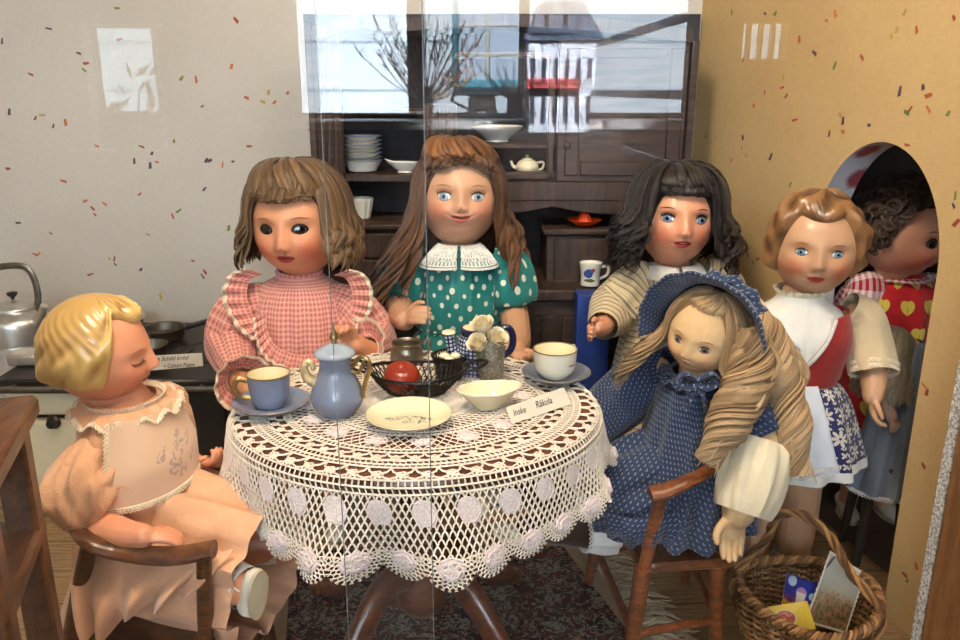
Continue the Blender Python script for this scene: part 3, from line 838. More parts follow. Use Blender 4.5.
for k in range(4):
    a = pi*.25+k*pi/2+.12
    d = V((cos(a), sin(a), 0)); mb = MB()
    P = crv([d*.02+V((0, 0, .145)), d*.07+V((0, 0, .15)), d*.12+V((0, 0, .105)), d*.165+V((0, 0, .045)), d*.215+V((0, 0, .021))], 26)
    tube(mb, P, crv1([.02, .021, .019, .016, .015], 26), 14, flat=.75); ell(mb, tuple(d*.218+V((0, 0, .0205))), (.017, .017, .0155)); mb.build('leg', M_tw, tab)

# ------------------------------------------------------------------ crocheted cloth, every thread a strand
HT = TZ+.0016; RC = TR+.004
FOLDS = [(R.uniform(-.5, .5), 1) for _ in range(3)]
NS = 32                                  # scallops round the edge
def cloth_pt(th, s, off=0.):
    """point of the cloth at angle th and distance s along it from the centre"""
    rc = .016; s1 = RC-rc; arc = rc*pi/2
    s = s*.217/.236 if s < .236 else .217+(s-.236)*.86
    fold = (.62*sin(9*th+.4)+.38*sin(14*th+2.+.7*sin(3*th)))
    if s < s1: r, z, nr, nz = s, 0., 0., 1.
    elif s < s1+arc:
        b = (s-s1)/rc; r = s1+rc*sin(b); z = -rc*(1-cos(b)); nr, nz = sin(b), cos(b)
    else:
        t = (s-s1-arc)*(1-.30*abs(cos(th))**1.3); k = t/.115
        r = RC+t*.17+.026*fold*sstep(.05, 1.1, k); z = -rc-t*(.965+.035*sin(5*th)); nr, nz = 1., .1
    r += nr*off; z += nz*off
    return V((TC.x+OX*r*cos(th), TC.y+r*sin(th), HT+z))
MBW = MB(); MBL = MB()
NT = 0
def thread(pts, w=.001, mb=None, n=4, off=0., closed=False):
    """pts list of (theta, s)"""
    P = [cloth_pt(t, s, off) for t, s in pts]
    if closed: P.append(P[0])
    tube(mb or MBW, P, w, n, cap=False)
def ringt(s, w=.0009, off=0., n=168, amp=0., k=0, mb=None):
    thread([(2*pi*i/n, s+amp*sin(k*2*pi*i/n)) for i in range(n+1)], w, mb, 4, off)
def ladder(s0, s1, cnt, w=.0009, slant=0., ph=0.):
    for i in range(cnt):
        t = 2*pi*(i+ph)/cnt; thread([(t, s0), (t+slant*2*pi/cnt, s1)], w)
def net(s0, s1, rows, cnt, w=.0008, jit=.0):
    ds = (s1-s0)/rows
    for r in range(rows):
        a0 = s0+r*ds; a1 = a0+ds; ph = (r % 2)*.5
        for i in range(cnt):
            t = 2*pi*(i+ph)/cnt; h = pi/cnt
            thread([(t, a0), (t+h*.55, a0+ds*.35), (t+h, a1)], w); thread([(t, a0), (t-h*.55, a0+ds*.35), (t-h, a1)], w)
def petalring(t0, s0, rad, np_, pr, w, mb, off, rs):
    """crocheted flower: np_ loop petals around (t0, s0)"""
    for k in range(np_):
        a = 2*pi*k/np_; c = (rad*cos(a), rad*sin(a)); pts = []
        for q in range(9):
            b = 2*pi*q/8; pts.append((t0+(c[0]+pr*cos(b))/rs, s0+c[1]+pr*sin(b)))
        thread(pts, w, mb, 5, off)
def disc(t0, s0, r0, r1, rs, mb, off, n=18, wave=0.):
    vs = []; fs = []
    for j in range(3):
        q = lerp(r0, r1, j/2)
        for i in range(n):
            a = 2*pi*i/n; k = 1+wave*cos(6*a)*(j == 2); vs.append(cloth_pt(t0+q*k*cos(a)/rs, s0+q*k*sin(a), off+(.0018 if j == 1 else 0)))
    mb.add(vs, ring_faces(n, 3))
# centre to rim
for i, s in enumerate((.008, .016, .024, .034, .046, .058, .070)): ringt(s, .0011, n=96)
for i, (s0, s1) in enumerate(((.008, .016), (.016, .024), (.024, .034), (.034, .046), (.046, .058), (.058, .070))): ladder(s0, s1, 24+12*i, .001)
net(.070, .110, 5, 72, .0009); ringt(.110, .0012)
ladder(.110, .118, 120, .001); ringt(.118, .0012)
# flower medallions on the top
for k in range(16):
    t = 2*pi*(k+.3)/16
    petalring(t, .138, .0085, 6, .0052, .0014, MBL, .001, .138); disc(t, .138, .002, .009, .138, MBL, .0006)
net(.118, .160, 5, 84, .0008)
ringt(.160, .0012)
ladder(.160, .169, 168, .001); ringt(.169, .0012); 
# wide open holes ringed by picot flowers
NH = 54
for i in range(NH):
    t = 2*pi*i/NH; h = pi/NH
    thread([(t-h, .169), (t-h*.8, .178), (t, .183), (t+h*.8, .178), (t+h, .169)], .0013)
    thread([(t, .183), (t-h*.3, .188), (t-h, .190)], .0013); thread([(t, .183), (t+h*.3, .188), (t+h, .190)], .0013)
    petalring(t, .184, .0028, 4, .0024, .0009, MBW, .0008, .184)
ringt(.191, .0012, amp=.0012, k=NH)
ladder(.191, .201, 196, .001, .5); ringt(.201, .0013)
ladder(.201, .209, 196, .001); ringt(.209, .0013)
for i in range(NH):
    t = 2*pi*(i+.5)/NH; h = pi/NH
    thread([(t-h, .209), (t-h*.75, .220), (t, .226), (t+h*.75, .220), (t+h, .209)], .0014)
    thread([(t, .226), (t-h*.5, .229), (t-h, .231)], .0012); thread([(t, .226), (t+h*.5, .229), (t+h, .231)], .0012)
    petalring(t, .2275, .0036, 5, .003, .001, MBW, .001, .2275)
ringt(.233, .0014)
ladder(.233, .242, 210, .0011); ringt(.242, .0014); ladder(.242, .251, 210, .0011, .4); ringt(.251, .0014)
# lilac leaf patches in a net
S0, S1 = .251, .338
net(S0, S1, 9, NS*6, .0012)
for k in range(NS):
    t0 = 2*pi*(k+.5)/NS; rs = .246
    # solid worked patch: rows of close thread, slanting leaf outline
    rows = []
    for j in range(13):
        q = j/12; wd = .022*sin(pi*clamp(.10+q*.80))**.7; sh = .006*(q-.5)
        rows.append([cloth_pt(t0+(sh+wd*(i/10-.5)*2*.62)/rs, .257+q*.036+.003*abs(i/10-.5), .0006+.0005*(j % 2)) for i in range(11)])
    sheet(MBL, rows)
    ringn = [(t0+(.0125*sin(pi*clamp(.12+q*.86))**.75*sg+.006*(q-.5))/rs, .257+q*.036) for sg in (1,) for q in [i/10 for i in range(11)]]
    thread(ringn, .0011, MBL, 4, .001)
# roses and scalloped edge
for k in range(NS):
    t0 = 2*pi*k/NS; rs = .25; sc = .346
    disc(t0, sc, .0030, .0125, rs, MBL, .001, 24, .08)
    petalring(t0, sc, .0085, 8, .0055, .0015, MBL, .0015, rs)
    petalring(t0, sc, .0052, 5, .0046, .0018, MBL, .0042, rs)
    for q in range(10):
        b = 2*pi*q/10
    # three rows of arches round the rose = the scallop
    for rw, rad in enumerate((.0172, .0218, .0264)):
        n = 12+rw*2; a0, a1 = -.35, pi+.35
        for i in range(n):
            b0 = a0+(a1-a0)*i/n; b1 = a0+(a1-a0)*(i+1)/n; bm = (b0+b1)/2
            def pp(b, r): return (t0+r*cos(b)*.86/rs, sc-.003+r*sin(b))
            thread([pp(b0, rad-.0045), pp(b0+.02, rad-.0005), pp(bm, rad+.0022), pp(b1-.02, rad-.0005), pp(b1, rad-.0045)], .0009)
            if rw < 2: thread([pp(bm, rad), pp(bm, rad+.003)], .0008)
            else: thread([pp(bm, rad+.0022), pp(bm-.05, rad+.0052), pp(bm+.05, rad+.0052), pp(bm, rad+.0022)], .0008)
m = Mat('crochet_cotton'); o = m.obj(); nz = m.noise(o, 900., 2.); nl = m.noise(o, 9., 2.)
M_cro = m.princ(m.mix(nz.step(.3, .7), rgb(212, 198, 178), rgb(246, 236, 220)), .9, 0., m.bump(nz, .5, .001), spec=.15)
m = Mat('lilac_cotton'); o = m.obj(); nz = m.noise(o, 700., 2.)
M_lil = m.princ(m.mix(nz.step(.3, .7), rgb(212, 196, 194), rgb(242, 228, 224)), .9, 0., m.bump(nz, .7, .0015), spec=.15)
MBW.join(MBL, 1)
print('cloth verts', len(MBW.v))
o = MBW.build('tablecloth', [M_cro, M_lil], origin=(TC.x, TC.y, TZ)); tag(o, 'crocheted lace tablecloth with lilac roses and scalloped edge on the round table', 'tablecloth')

# ------------------------------------------------------------------ tableware
TT = HT+.0022
def onT(px, py): p = atz(px, py, TT); return p
M_blue = simple('powder_blue_glaze', rgb(120, 131, 154), .22, 0, .07, 24., coat=.5)
M_gold = simple('gold_trim', rgb(160, 132, 84), .3, .85, .15, 60.)
M_cream = simple('cream_glaze', rgb(236, 224, 184), .22, 0, .03, 24., coat=.5)
M_whit = simple('ivory_glaze', rgb(232, 226, 206), .22, 0, .03, 24., coat=.5)
def saucer(p, r, mat, name, label, cat, group=None, inner=None, rim=M_gold):
    e = empty(name, p, label, cat, group)
    mb = MB(); lathe(mb, rprof([(.001, .0022), (r*.5, .0), (r*.55, .0015), (r*.8, .006), (r, .0125), (r*.985, .0138), (r*.78, .0082), (r*.5, .0042), (.001, .0038)], 30), 48); mb.build('dish', mat, e)
    mb = MB(); tube(mb, [V((r*cos(2*pi*i/48), r*sin(2*pi*i/48), .0132)) for i in range(48)], .0009, 6, closed=True); mb.build('gilt_rim', rim, e)
    return e
# blue cup and saucer
p = onT(272, 410); saucer(p, .047, M_blue, 'saucer', 'powder blue saucer with gilt rim under the blue cup', 'saucer')
pc = p+V((-.003, .006, .0046)); cup = empty('tea_cup', pc, 'powder blue cup with gilt handle and cream inside on the blue saucer', 'cup')
mb = MB(); lathe(mb, rprof([(.001, .001), (.016, 0), (.0185, .002), (.0235, .012), (.0255, .026), (.0268, .042), (.0262, .0425)], 24), 44); lathe(mb, rprof([(.0262, .0425), (.0245, .03), (.022, .012), (.016, .004), (.001, .003)], 20), 44, mi=1); mb.build('bowl', [M_blue, M_cream], cup)
mb = MB(); tube(mb, [V((.0266*cos(2*pi*i/44), .0266*sin(2*pi*i/44), .0424)) for i in range(44)], .0009, 6, closed=True); mb.build('gilt_rim', M_gold, cup)
mb = MB(); tube(mb, crv([(-.024, -.006, .034), (-.036, -.009, .037), (-.041, -.010, .026), (-.034, -.009, .014), (-.021, -.006, .011)], 20), .0034, 8, flat=.6); mb.build('handle', M_gold, cup)
# blue coffee pot
pp_ = onT(338, 413); pot = empty('coffee_pot', pp_, 'powder blue lidded coffee pot with gilt handle and spout', 'coffee pot'); pot.scale = (1, 1, .95)
mb = MB(); lathe(mb, rprof([(.001, .001), (.019, .0), (.024, .004), (.0315, .016), (.0325, .026), (.028, .042), (.022, .056), (.0195, .066), (.020, .076), (.0225, .081)], 40), 48); mb.build('body', M_blue, pot)
mb = MB(); lathe(mb, rprof([(.0245, .0805), (.0250, .083), (.022, .087), (.012, .093), (.004, .096), (.001, .0965)], 22), 40)
ld = mb.build('lid', simple('pale_blue_glaze', rgb(158, 172, 186), .22, coat=.5), pot)
mb = MB(); lathe(mb, rprof([(.004, .0955), (.0035, .099), (.006, .104), (.004, .110), (.0015, .115), (.001, .122), (.0003, .124)], 24), 18); mb.build('finial', M_gold, ld)
mb = MB(); tube(mb, crv([(.021, -.004, .066), (.031, -.006, .079), (.040, -.008, .078), (.043, -.008, .066), (.037, -.007, .046), (.033, -.006, .030), (.0335, -.006, .024)], 30), .0030, 8); tube(mb, crv([(.020, -.004, .060), (.028, -.006, .058), (.033, -.008, .066), (.036, -.008, .074)], 14), .0024, 8); mb.build('handle', M_gold, pot)
mb = MB(); tube(mb, crv([(-.024, -.004, .044), (-.034, -.006, .052), (-.037, -.007, .066), (-.031, -.007, .074), (-.026, -.007, .068), (-.027, -.007, .062)], 24), crv1([.008, .0065, .0048, .004, .0036, .003], 24), 12)
mb.build('spout', simple('gilt_cream', rgb(206, 186, 140), .25, .2, .25, 90., coat=.4), pot)
# plate with grey sprig
m = Mat('sprig_plate'); x, y, z = m.sep(m.obj()); d = (x*x+y*y).sqrt()
nz = m.noise(m.obj(), 150., 3., .6, 1.5); nz2 = m.noise(m.obj(), 60., 2.)
spr = ((nz-.5).abs() < .04)*((x*x*.5+(y-.001)*(y-.001)*3.).sqrt() < .021)*(nz2 > .42)
col = m.mix(spr, rgb(238, 228, 190), rgb(80, 90, 110))
M_plate = m.princ(col, .2, coat=.5)
saucer(onT(409, 423), .0515, M_plate, 'sprig_plate', 'cream plate with a small grey sprig at the front of the table', 'plate', rim=simple('grey_rim', rgb(90, 100, 120), .3))
# leaf shaped white dish
e = empty('leaf_dish', onT(488, 407)+V((0, 0, 0)), 'white leaf shaped sauce dish between the plate and the handwritten card', 'dish', rz=.2)
mb = MB(); n = 48; rows = []
for q, z in [(.05, .001), (.42, .0), (.46, .003), (.68, .011), (.92, .021), (1., .0245), (.98, .0255), (.90, .0215), (.64, .011), (.4, .005), (.03, .004)]:
    row = []
    for i in range(n):
        a = 2*pi*i/n; ca, sa = cos(a), sin(a)
        k = q*(1+.28*max(0, ca)**6+.16*max(0, -ca)**4+.010*cos(7*a)*(q > .6))
        row.append(V((ca*.0335*k, sa*.0265*k, z+(.003*max(0, ca)**3+.0004*cos(7*a))*(q > .8))))
    rows.append(row)
mb.add([p for r_ in rows for p in r_], ring_faces(n, len(rows))); mb.build('bowl', M_cream, e)
mb = MB(); tube(mb, [V((cos(2*pi*i/n)*.0335*(1+.28*max(0, cos(2*pi*i/n))**6+.16*max(0, -cos(2*pi*i/n))**4+.010*cos(14*pi*i/n)), sin(2*pi*i/n)*.0265*(1+.28*max(0, cos(2*pi*i/n))**6+.16*max(0, -cos(2*pi*i/n))**4+.010*cos(14*pi*i/n)), .025+.003*max(0, cos(2*pi*i/n))**3+.0004*cos(14*pi*i/n))) for i in range(n)], .0016, 6, closed=True); mb.build('rim', M_whit, e)
# white cup and saucer, right
p = onT(556, 380); saucer(p, .047, simple('grey_blue_glaze', rgb(120, 128, 140), .22, coat=.5), 'saucer', 'grey blue saucer with gilt rim under the white cup', 'saucer')
saucer_white = p
cup = empty('tea_cup', p+V((-.002, .004, .0046)), 'plain white cup with gilt rim on the grey blue saucer', 'cup')
mb = MB(); lathe(mb, rprof([(.001, .001), (.016, 0), (.019, .002), (.0265, .010), (.0292, .022), (.0302, .039), (.0298, .0398)], 24), 44); lathe(mb, rprof([(.0298, .0398), (.0275, .025), (.025, .011), (.016, .004), (.001, .003)], 20), 44, mi=1); mb.build('bowl', [M_whit, M_cream], cup)
mb = MB(); tube(mb, [V((.0302*cos(2*pi*i/44), .0302*sin(2*pi*i/44), .0396)) for i in range(44)], .0008, 6, closed=True); mb.build('gilt_rim', M_gold, cup)
mb = MB(); tube(mb, crv([(.020, .020, .032), (.029, .029, .034), (.031, .031, .022), (.024, .024, .012), (.018, .018, .010)], 20), .003, 8, flat=.6); mb.build('handle', M_whit, cup)
mb = MB()
for i in range(4):
    a = -.9+.1*i; ell(mb, (.0297*cos(a), .0297*sin(a), .022), (.0012, .0012, .0011), None, 8, 6)
mb.build('gilt_mark', simple('red_mark', rgb(150, 70, 60), .4), cup)
# dark openwork basket with a tomato
bc = onT(416, 396); bc.y += .012
bas = empty('wire_basket', bc, 'dark openwork metal basket with looped ends holding the tomato', 'basket')
M_drk = simple('dark_pewter', rgb(50, 47, 46), .3, .85, .2, 60.)
def bpt(a, t, k=1.):
    """t 0 at foot .. 1 at rim"""
    ca, sa = cos(a), sin(a); q = lerp(.55, 1., t**.7)*k
    ex = 1+.0*t
    return V((ca*.064*q*ex, sa*.043*q, .002+.027*t+.006*abs(ca)**3*t))
mb = MB(); n = 60
tube(mb, [bpt(2*pi*i/n, 1.) for i in range(n)], .0021, 8, closed=True); mb.build('rim', M_drk, bas)
mb = MB()
for t in (0., .05): tube(mb, [bpt(2*pi*i/n, t) for i in range(n)], .0016, 6, closed=True)
rows = [[bpt(2*pi*i/n, .0, q) for i in range(n)] for q in (.02, .5, 1.)]
mb.add([p_ for r_ in rows for p_ in r_], ring_faces(n, 3)); mb.build('foot', M_drk, bas)
mb = MB(); nw = 40
for i in range(nw):
    for sg in (-1, 1):
        tube(mb, [bpt(2*pi*(i+sg*1.8*t)/nw, t) for t in (0, .25, .5, .75, 1.)], .0009, 5, flat=1.)
mb.build('lattice', M_drk, bas)
for sg in (-1, 1):
    mb = MB(); tube(mb, crv([bpt(0 if sg > 0 else pi, 1.)+V((0, -.018, 0)), V((sg*.082, -.016, .040)), V((sg*.094, 0, .043)), V((sg*.082, .016, .040)), bpt(0 if sg > 0 else pi, 1.)+V((0, .018, 0))], 20), .0021, 8)
    tube(mb, crv([V((sg*.060, -.011, .033)), V((sg*.071, 0, .038)), V((sg*.060, .011, .033))], 12), .0016, 6)
    mb.build('handle', M_drk, bas)
tm = bc+V((-.018, -.006, .0054))
e = empty('tomato', tm, 'ripe red tomato lying in the dark openwork basket', 'tomato')
mb = MB(); M_tom = simple('tomato_skin', rgb(146, 42, 20), .3, 0, .15, 26., coat=.25)
lathe(mb, rprof([(.0005, .004), (.008, .0005), (.0185, .008), (.0235, .020), (.021, .031), (.012, .0375), (.004, .0365), (.0003, .0345)], 30), 40, M=Matrix.Rotation(.35, 4, 'X') @ Matrix.Translation((0, 0, .002)), fold=lambda a, t: 1+.018*cos(5*a)); mb.build('flesh', M_tom, e)
mb = MB(); ell(mb, (0, -.0155, .0085), (.0022, .0016, .0022), None, 10, 8); mb.build('stem_scar', simple('stem_brown', rgb(120, 60, 30), .7), e)
# small lattice cup with pale sweets behind the tomato
lc = onT(449, 385); lc.y += .028
e = empty('lattice_cup', lc, 'small dark lattice cup behind the right end of the openwork basket', 'cup')
mb = MB()
def lp(a, t): return V(((.016+.0085*t)*cos(a), (.016+.0085*t)*sin(a), .002+.032*t))
tube(mb, [lp(2*pi*i/32, 1.) for i in range(32)], .0018, 6, closed=True)
mb.build('rim', M_drk, e)
mb = MB(); tube(mb, [lp(2*pi*i/32, 0.) for i in range(32)], .0018, 6, closed=True); mb.build('foot', M_drk, e)
mb = MB()
for i in range(22):
    for sg in (-1, 1): tube(mb, [lp(2*pi*(i+sg*2.4*t)/22, t) for t in (0, .33, .66, 1.)], .001, 5)
mb.build('lattice', M_drk, e)
for k in range(3):
    mb = MB(); ell(mb, (0, 0, 0), (.0075, .0075, .005)); o = mb.build('sugar_lump', M_cream, None, origin=(0, 0, 0)); o.location = lc+V((.009*cos(2.1*k+.5), .009*sin(2.1*k+.5), .031))
    tag(o, 'pale round sweet in the small lattice cup', 'sweet', 'sweets in the lattice cup')
mb = MB(); lathe(mb, [(.0165, .0), (.017, .003), (.0218, .024), (.001, .0245)], 30, capb=True); mb.build('liner', BLK, e)
# pewter mug behind the basket
e = empty('pewter_pot', onT(407, 362), 'small pewter pot with one ear behind the openwork basket', 'pot')
mb = MB(); lathe(mb, rprof([(.001, 0), (.022, 0), (.0245, .004), (.0235, .018), (.0205, .026), (.0225, .031), (.0215, .031), (.0195, .026), (.0215, .016), (.02, .004), (.001, .003)], 34), 40)
PEW = simple('pewter', rgb(140, 130, 112), .3, .9, .15, 50.); mb.build('vessel', PEW, e)
mb = MB(); tube(mb, crv([(.02, -.004, .028), (.031, -.006, .038), (.035, -.007, .030), (.031, -.006, .016), (.022, -.004, .012)], 18), .0022, 8); mb.build('handle', PEW, e)
# blue chequered little jug
m = Mat('blue_check_glaze'); u, v, _ = m.sep(m.uv()); fx = (u*200.).frac(); fy = (v*200.).frac()
sq = (fx > .36)*(fy > .36)
M_chk = m.princ(m.mix(sq, rgb(24, 26, 62), rgb(176, 182, 206)), .25, coat=.4)
M_navy = simple('navy_glaze', rgb(28, 30, 74), .22, coat=.4)
e = empty('chequered_jug', onT(477, 374)+V((.0, .010, 0)), 'little navy jug with white chequer pattern behind the glass vase', 'jug'); e.scale = (1.2, 1.2, 1.12)
mb = MB(); lathe(mb, rprof([(.001, .0), (.021, .0), (.0225, .004), (.0235, .03), (.022, .045), (.0185, .05)], 24), 40); mb.build('body', M_chk, e)
mb = MB(); lathe(mb, [(.0185, .049), (.0195, .053), (.019, .059), (.0165, .059), (.001, .056)], 36); ld = mb.build('lid', M_navy, e)
mb = MB(); lathe(mb, [(.0165, .0592), (.010, .0604), (.001, .0606)], 30); mb.build('cream_top', M_cream, ld)
mb = MB(); tube(mb, crv([(-.019, -.004, .02), (-.029, -.006, .034), (-.033, -.007, .054)], 14), crv1([.009, .0065, .006], 14), 14); sp = mb.build('spout', M_chk, e)
mb = MB(); lathe(mb, [(.0001, .0005), (.0055, .0012), (.0078, .0), (.0082, -.002), (.006, -.003)], 20, (-.033, -.007, .056)); mb.build('spout_rim', M_cream, sp)
mb = MB(); tube(mb, crv([(.018, .002, .046), (.034, .004, .058), (.042, .004, .048), (.040, .004, .028), (.022, .002, .014)], 24), .0042, 10); mb.build('handle', M_navy, e)
# cut glass vase with roses
vz = onT(491, 377)+V((0, -.008, 0)); e = empty('glass_vase', vz, 'textured clear glass vase holding three cream roses', 'vase'); e.scale = (1.12, 1.12, 1.05)
m = Mat('pressed_glass'); o = m.obj(); v = m.voro(o, 260.); nz = m.noise(o, 420., 2.)
M_vase = m.princ(m.mix(v.step(.1, .5), rgb(236, 230, 214), rgb(186, 176, 156)), .16, 0., m.bump(v+nz*.4, .8, .002), trans=.6, coat=.3)
mb = MB(); lathe(mb, [(.001, .001), (.0145, .0), (.0155, .003), (.0165, .03), (.0185, .056), (.0178, .0565), (.0155, .03), (.0145, .006), (.001, .005)], 40); mb.build('vessel', M_vase, e)
M_rose = vcol('rose_petal', .6, 0, .05, 90.); M_leaf = simple('rose_leaf', rgb(96, 104, 50), .6)
def rose(c, r, tilt, label, stem):
    e = empty('rose', c, label, 'rose', 'cream roses in the glass vase'); Mt = tilt.to_matrix().to_4x4()
    mb = MB()
    for k in range(20):
        ly = k/19; base_r = r*(.10+.66*ly); hgt = r*(1.5-.30*ly); a0 = k*2.399; wd = 1.15-.35*ly; rows = []
        for j in range(7):
            q = j/6; row = []
            for i in range(9):
                w = i/4-1; a = a0+w*wd*(1-.25*q*q)
                fl = base_r*(.42+.72*sin(q*pi*.5)) + r*ly*.16*max(0, q-.6)*2.5-(1-ly)*r*.05*q
                row.append(Mt @ V((cos(a)*fl, sin(a)*fl, -r*.6+hgt*q*(1-.16*w*w*q)-r*.22*ly*max(0, q-.75)*2)))
            rows.append(row)
        cc = mixc(rgb(220, 196, 128), rgb(244, 234, 206), .25+.75*ly)
        sheet(mb, rows, 0, [mixc(rgb(176, 146, 84), cc, min(1., j/4)) for j in range(7) for i in range(9)])  # petal bases coloured darker to shade the crevices between petals
    mb.build('bloom', M_rose, e)
    mb = MB(); tube(mb, [Mt @ V((0, 0, -r*.45)), V(stem)*.5+V((0, 0, -r*.4)), V(stem)], .0014, 6)
    for k in range(3):
        a = k*2.1; d = V((cos(a), sin(a), -.25)); sheet(mb, [[Mt @ (d*(r*.95*q)+V((-sin(a), cos(a), 0))*(r*.26*sin(pi*q)*s)+V((0, 0, -r*.5))) for s in (-1, 0, 1)] for q in (.1, .4, .7, 1.)])
    mb.build('stem', M_leaf, e)
for px, py, Y, r, tl, lab in ((483, 327, vz.y, .0185, Euler((.2, -.2, 0)), 'upper of the three cream roses in the glass vase, half open'), (478, 345, vz.y-.014, .0165, Euler((.5, -.35, 0)), 'lower left of the three cream roses in the glass vase'), (496, 340, vz.y-.008, .0175, Euler((.5, .45, 0)), 'right-hand one of the three cream roses in the glass vase')):
    c = at(px, py, Y); rose(c, r, tl, lab, vz+V((0, 0, .02))-c)
# handwritten place card
e = empty('place_card', onT(540, 404), 'handwritten white place card leaning at the table edge below the white cup', 'place card')
a, b = onT(512, 424), onT(571, 404); d_, c_ = at(506, 408, a.y+.010), at(564, 388, b.y+.010)
mb = MB(); t = V((0, .0008, .0006)); mb.add([a, b, c_, d_, a+t, b+t, c_+t, d_+t], [(0, 1, 2, 3), (4, 5, 6, 7), (0, 1, 5, 4), (1, 2, 6, 5), (2, 3, 7, 6), (3, 0, 4, 7)])
mb.build('card', M_paper, e, world=True, smooth=False)
xd = (b-a).normalized(); yd = (d_-a); yd = (yd-xd*yd.dot(xd)).normalized(); nd = xd.cross(yd)
mb = MB(); L = (b-a).length; Hc = (d_-a).length
def cm(u, v): return basis(a+xd*(L*u)+(d_-a)*v+nd*.0004, xd, yd, nd)
text_mesh(mb, 'Inske', .0115, cm(.07, .40), .0001, 0, .25, sx=.85); text_mesh(mb, 'Räkula', .0125, cm(.44, .42), .0001, 0, .25, sx=.85)
mb.build('handwriting', M_ink, e, world=True, smooth=False)
# ================================================================== doll building kit (heads face local -Y)
UPZ = V((0, 0, 1))
def headM(c, yaw=0., pitch=0., roll=0.):
    return Matrix.Translation(c) @ Matrix.Rotation(yaw, 4, 'Z') @ Matrix.Rotation(pitch, 4, 'X') @ Matrix.Rotation(roll, 4, 'Y')
class Head:
    """sculpted doll head; units of half the head height hs"""
    def __init__(s, M, hs, **k):
        s.M = M; s.hs = hs
        d = dict(a=.84, b=.92, ex=.33, ez=-.08, ew=.15, eh=.085, nz=-.38, nw=1., mz=-.60, mw=.17, hu=.055, hl=.065, smile=.0,
                 skin=rgb(222, 164, 130), blush=rgb(206, 112, 84), bl=.6, lip=rgb(170, 60, 48), open_=0., cheek=.07, chin=.07, jaw=.16, iris=rgb(80, 110, 150), brow=rgb(120, 80, 52), closed=False, ear=True, nose=.17)
        d.update(k); s.__dict__.update(d)
    def D(s, x, z):
        g = gau; ax = abs(x)
        d = s.nose*g(x, .085*s.nw)*g(z-s.nz, .085 if z < s.nz else .13)
        d += .055*g(x, .085)*g(z-(s.nz+.22), .16)
        d += .045*g(ax-.085*s.nw, .045)*g(z-s.nz+.03, .05)
        d += -.075*g(ax-s.ex, .16)*g(z-s.ez, .11)
        d += .02*g(ax-s.ex, .2)*g(z-s.ez-.2, .07)
        d += s.cheek*g(ax-.42, .2)*g(z-(s.nz+s.mz)/2, .2)
        d += .035*g(x, s.mw*1.1)*g(z-s.mz, .13)
        d += .055*g(ax-.04, s.mw*.45)*g(z-s.mz-s.hu*.6, s.hu*.5)+.06*g(x, s.mw*.5)*g(z-s.mz+s.hl*.75, s.hl*.55)
        d += -.05*g(x, s.mw*.8)*g(z-s.mz-s.smile*(x/s.mw)**2*.06, .02)
        d += -.02*g(x, .025)*g(z-(s.mz+s.nz)/2, .05)
        d += -.035*g(x, .13)*g(z-s.mz+s.hl*2., .04)
        d += s.chin*g(x, .17)*g(z-(s.mz-.30), .12)
        return d
    def shape(s, x, y, z):
        j = 1-s.jaw*max(0., -z)**2.2; k = 1.+.05*max(0., z)
        x2 = x*s.a*j; y2 = y*s.b
        if y > 0: y2 *= 1.06*(1-.12*max(0, -z)**2)
        else:
            y2 *= 1-.06*max(0., -z)**3
            y2 -= s.D(x2, z)*sstep(.05, .5, -y)
        return x2, y2, z
    def loc(s, x, z, off=0.):
        """face-surface point (head units x, z) pushed out by off"""
        j = 1-s.jaw*max(0., -z)**2.2
        xx = x/(s.a*j); q = 1-xx*xx-z*z
        y = -sqrt(max(q, .0004)); p = V(s.shape(xx, y, z))
        if off:
            n = V((p.x/s.a**2, p.y/s.b**2, p.z)).normalized(); p = p+n*off
        return p
    def W(s, p): return s.M @ (V(p)*s.hs)
    def pt(s, x, z, off=0.): return s.W(s.loc(x, z, off))
    def dirp(s, az, ph, k=1.):
        """point over the skull: az 0 front, +right of picture; ph from the crown"""
        z = cos(ph); r = sin(ph); x = r*sin(az); y = -r*cos(az)
        j = 1-s.jaw*max(0., -z)**2.2
        return s.W(V((x*s.a*j*k, y*s.b*(1.06 if y > 0 else 1.)*k, z*k)))
    def nrm(s, az, ph):
        z = cos(ph); r = sin(ph)
        return (s.M.to_3x3() @ V((r*sin(az)/s.a, -r*cos(az)/s.b, z))).normalized()
    def colour(s, p):
        x, y, z = p; ax = abs(x); c = s.skin
        if y < .1:
            f = sstep(.1, -.3, y)
            c = mixc(c, s.blush, f*s.bl*gau(ax-.44, .17)*gau(z-(s.nz+s.mz)/2, .17))
            c = mixc(c, s.blush, f*.18*s.bl*gau(x, .08)*gau(z-s.nz, .06)); c = mixc(c, s.blush, f*.3*s.bl*gau(x, .2)*gau(z-s.mz+.32, .1))
            c = mixc(c, mixc(s.blush, s.brow, .5), f*.35*gau(ax-s.ex, .15)*gau(z-s.ez-s.eh*1.35, .035))
            if ax < s.mw and y < 0:
                e = 1-(x/s.mw)**2; zc = s.mz+s.smile*.06*(x/s.mw)**2
                up = zc+s.hu*e**.8*(1-.3*gau(x, .03)); lo = zc-s.hl*e**.7
                if lo-.02 < z < up+.02:
                    t = sstep(lo-.012, lo+.008, z)*(1-sstep(up-.008, up+.012, z)); c = mixc(c, s.lip, t)
                    ln = gau(z-zc, .010 if not s.open_ else s.open_)*sstep(0, .3, e)
                    c = mixc(c, rgb(80, 22, 20), ln*.85)
            for sx in (-1, 1):
                c = mixc(c, mixc(s.blush, rgb(80, 30, 20), .5), .5*gau(x-sx*.05*s.nw, .022)*gau(z-s.nz+.085, .018))
        return c
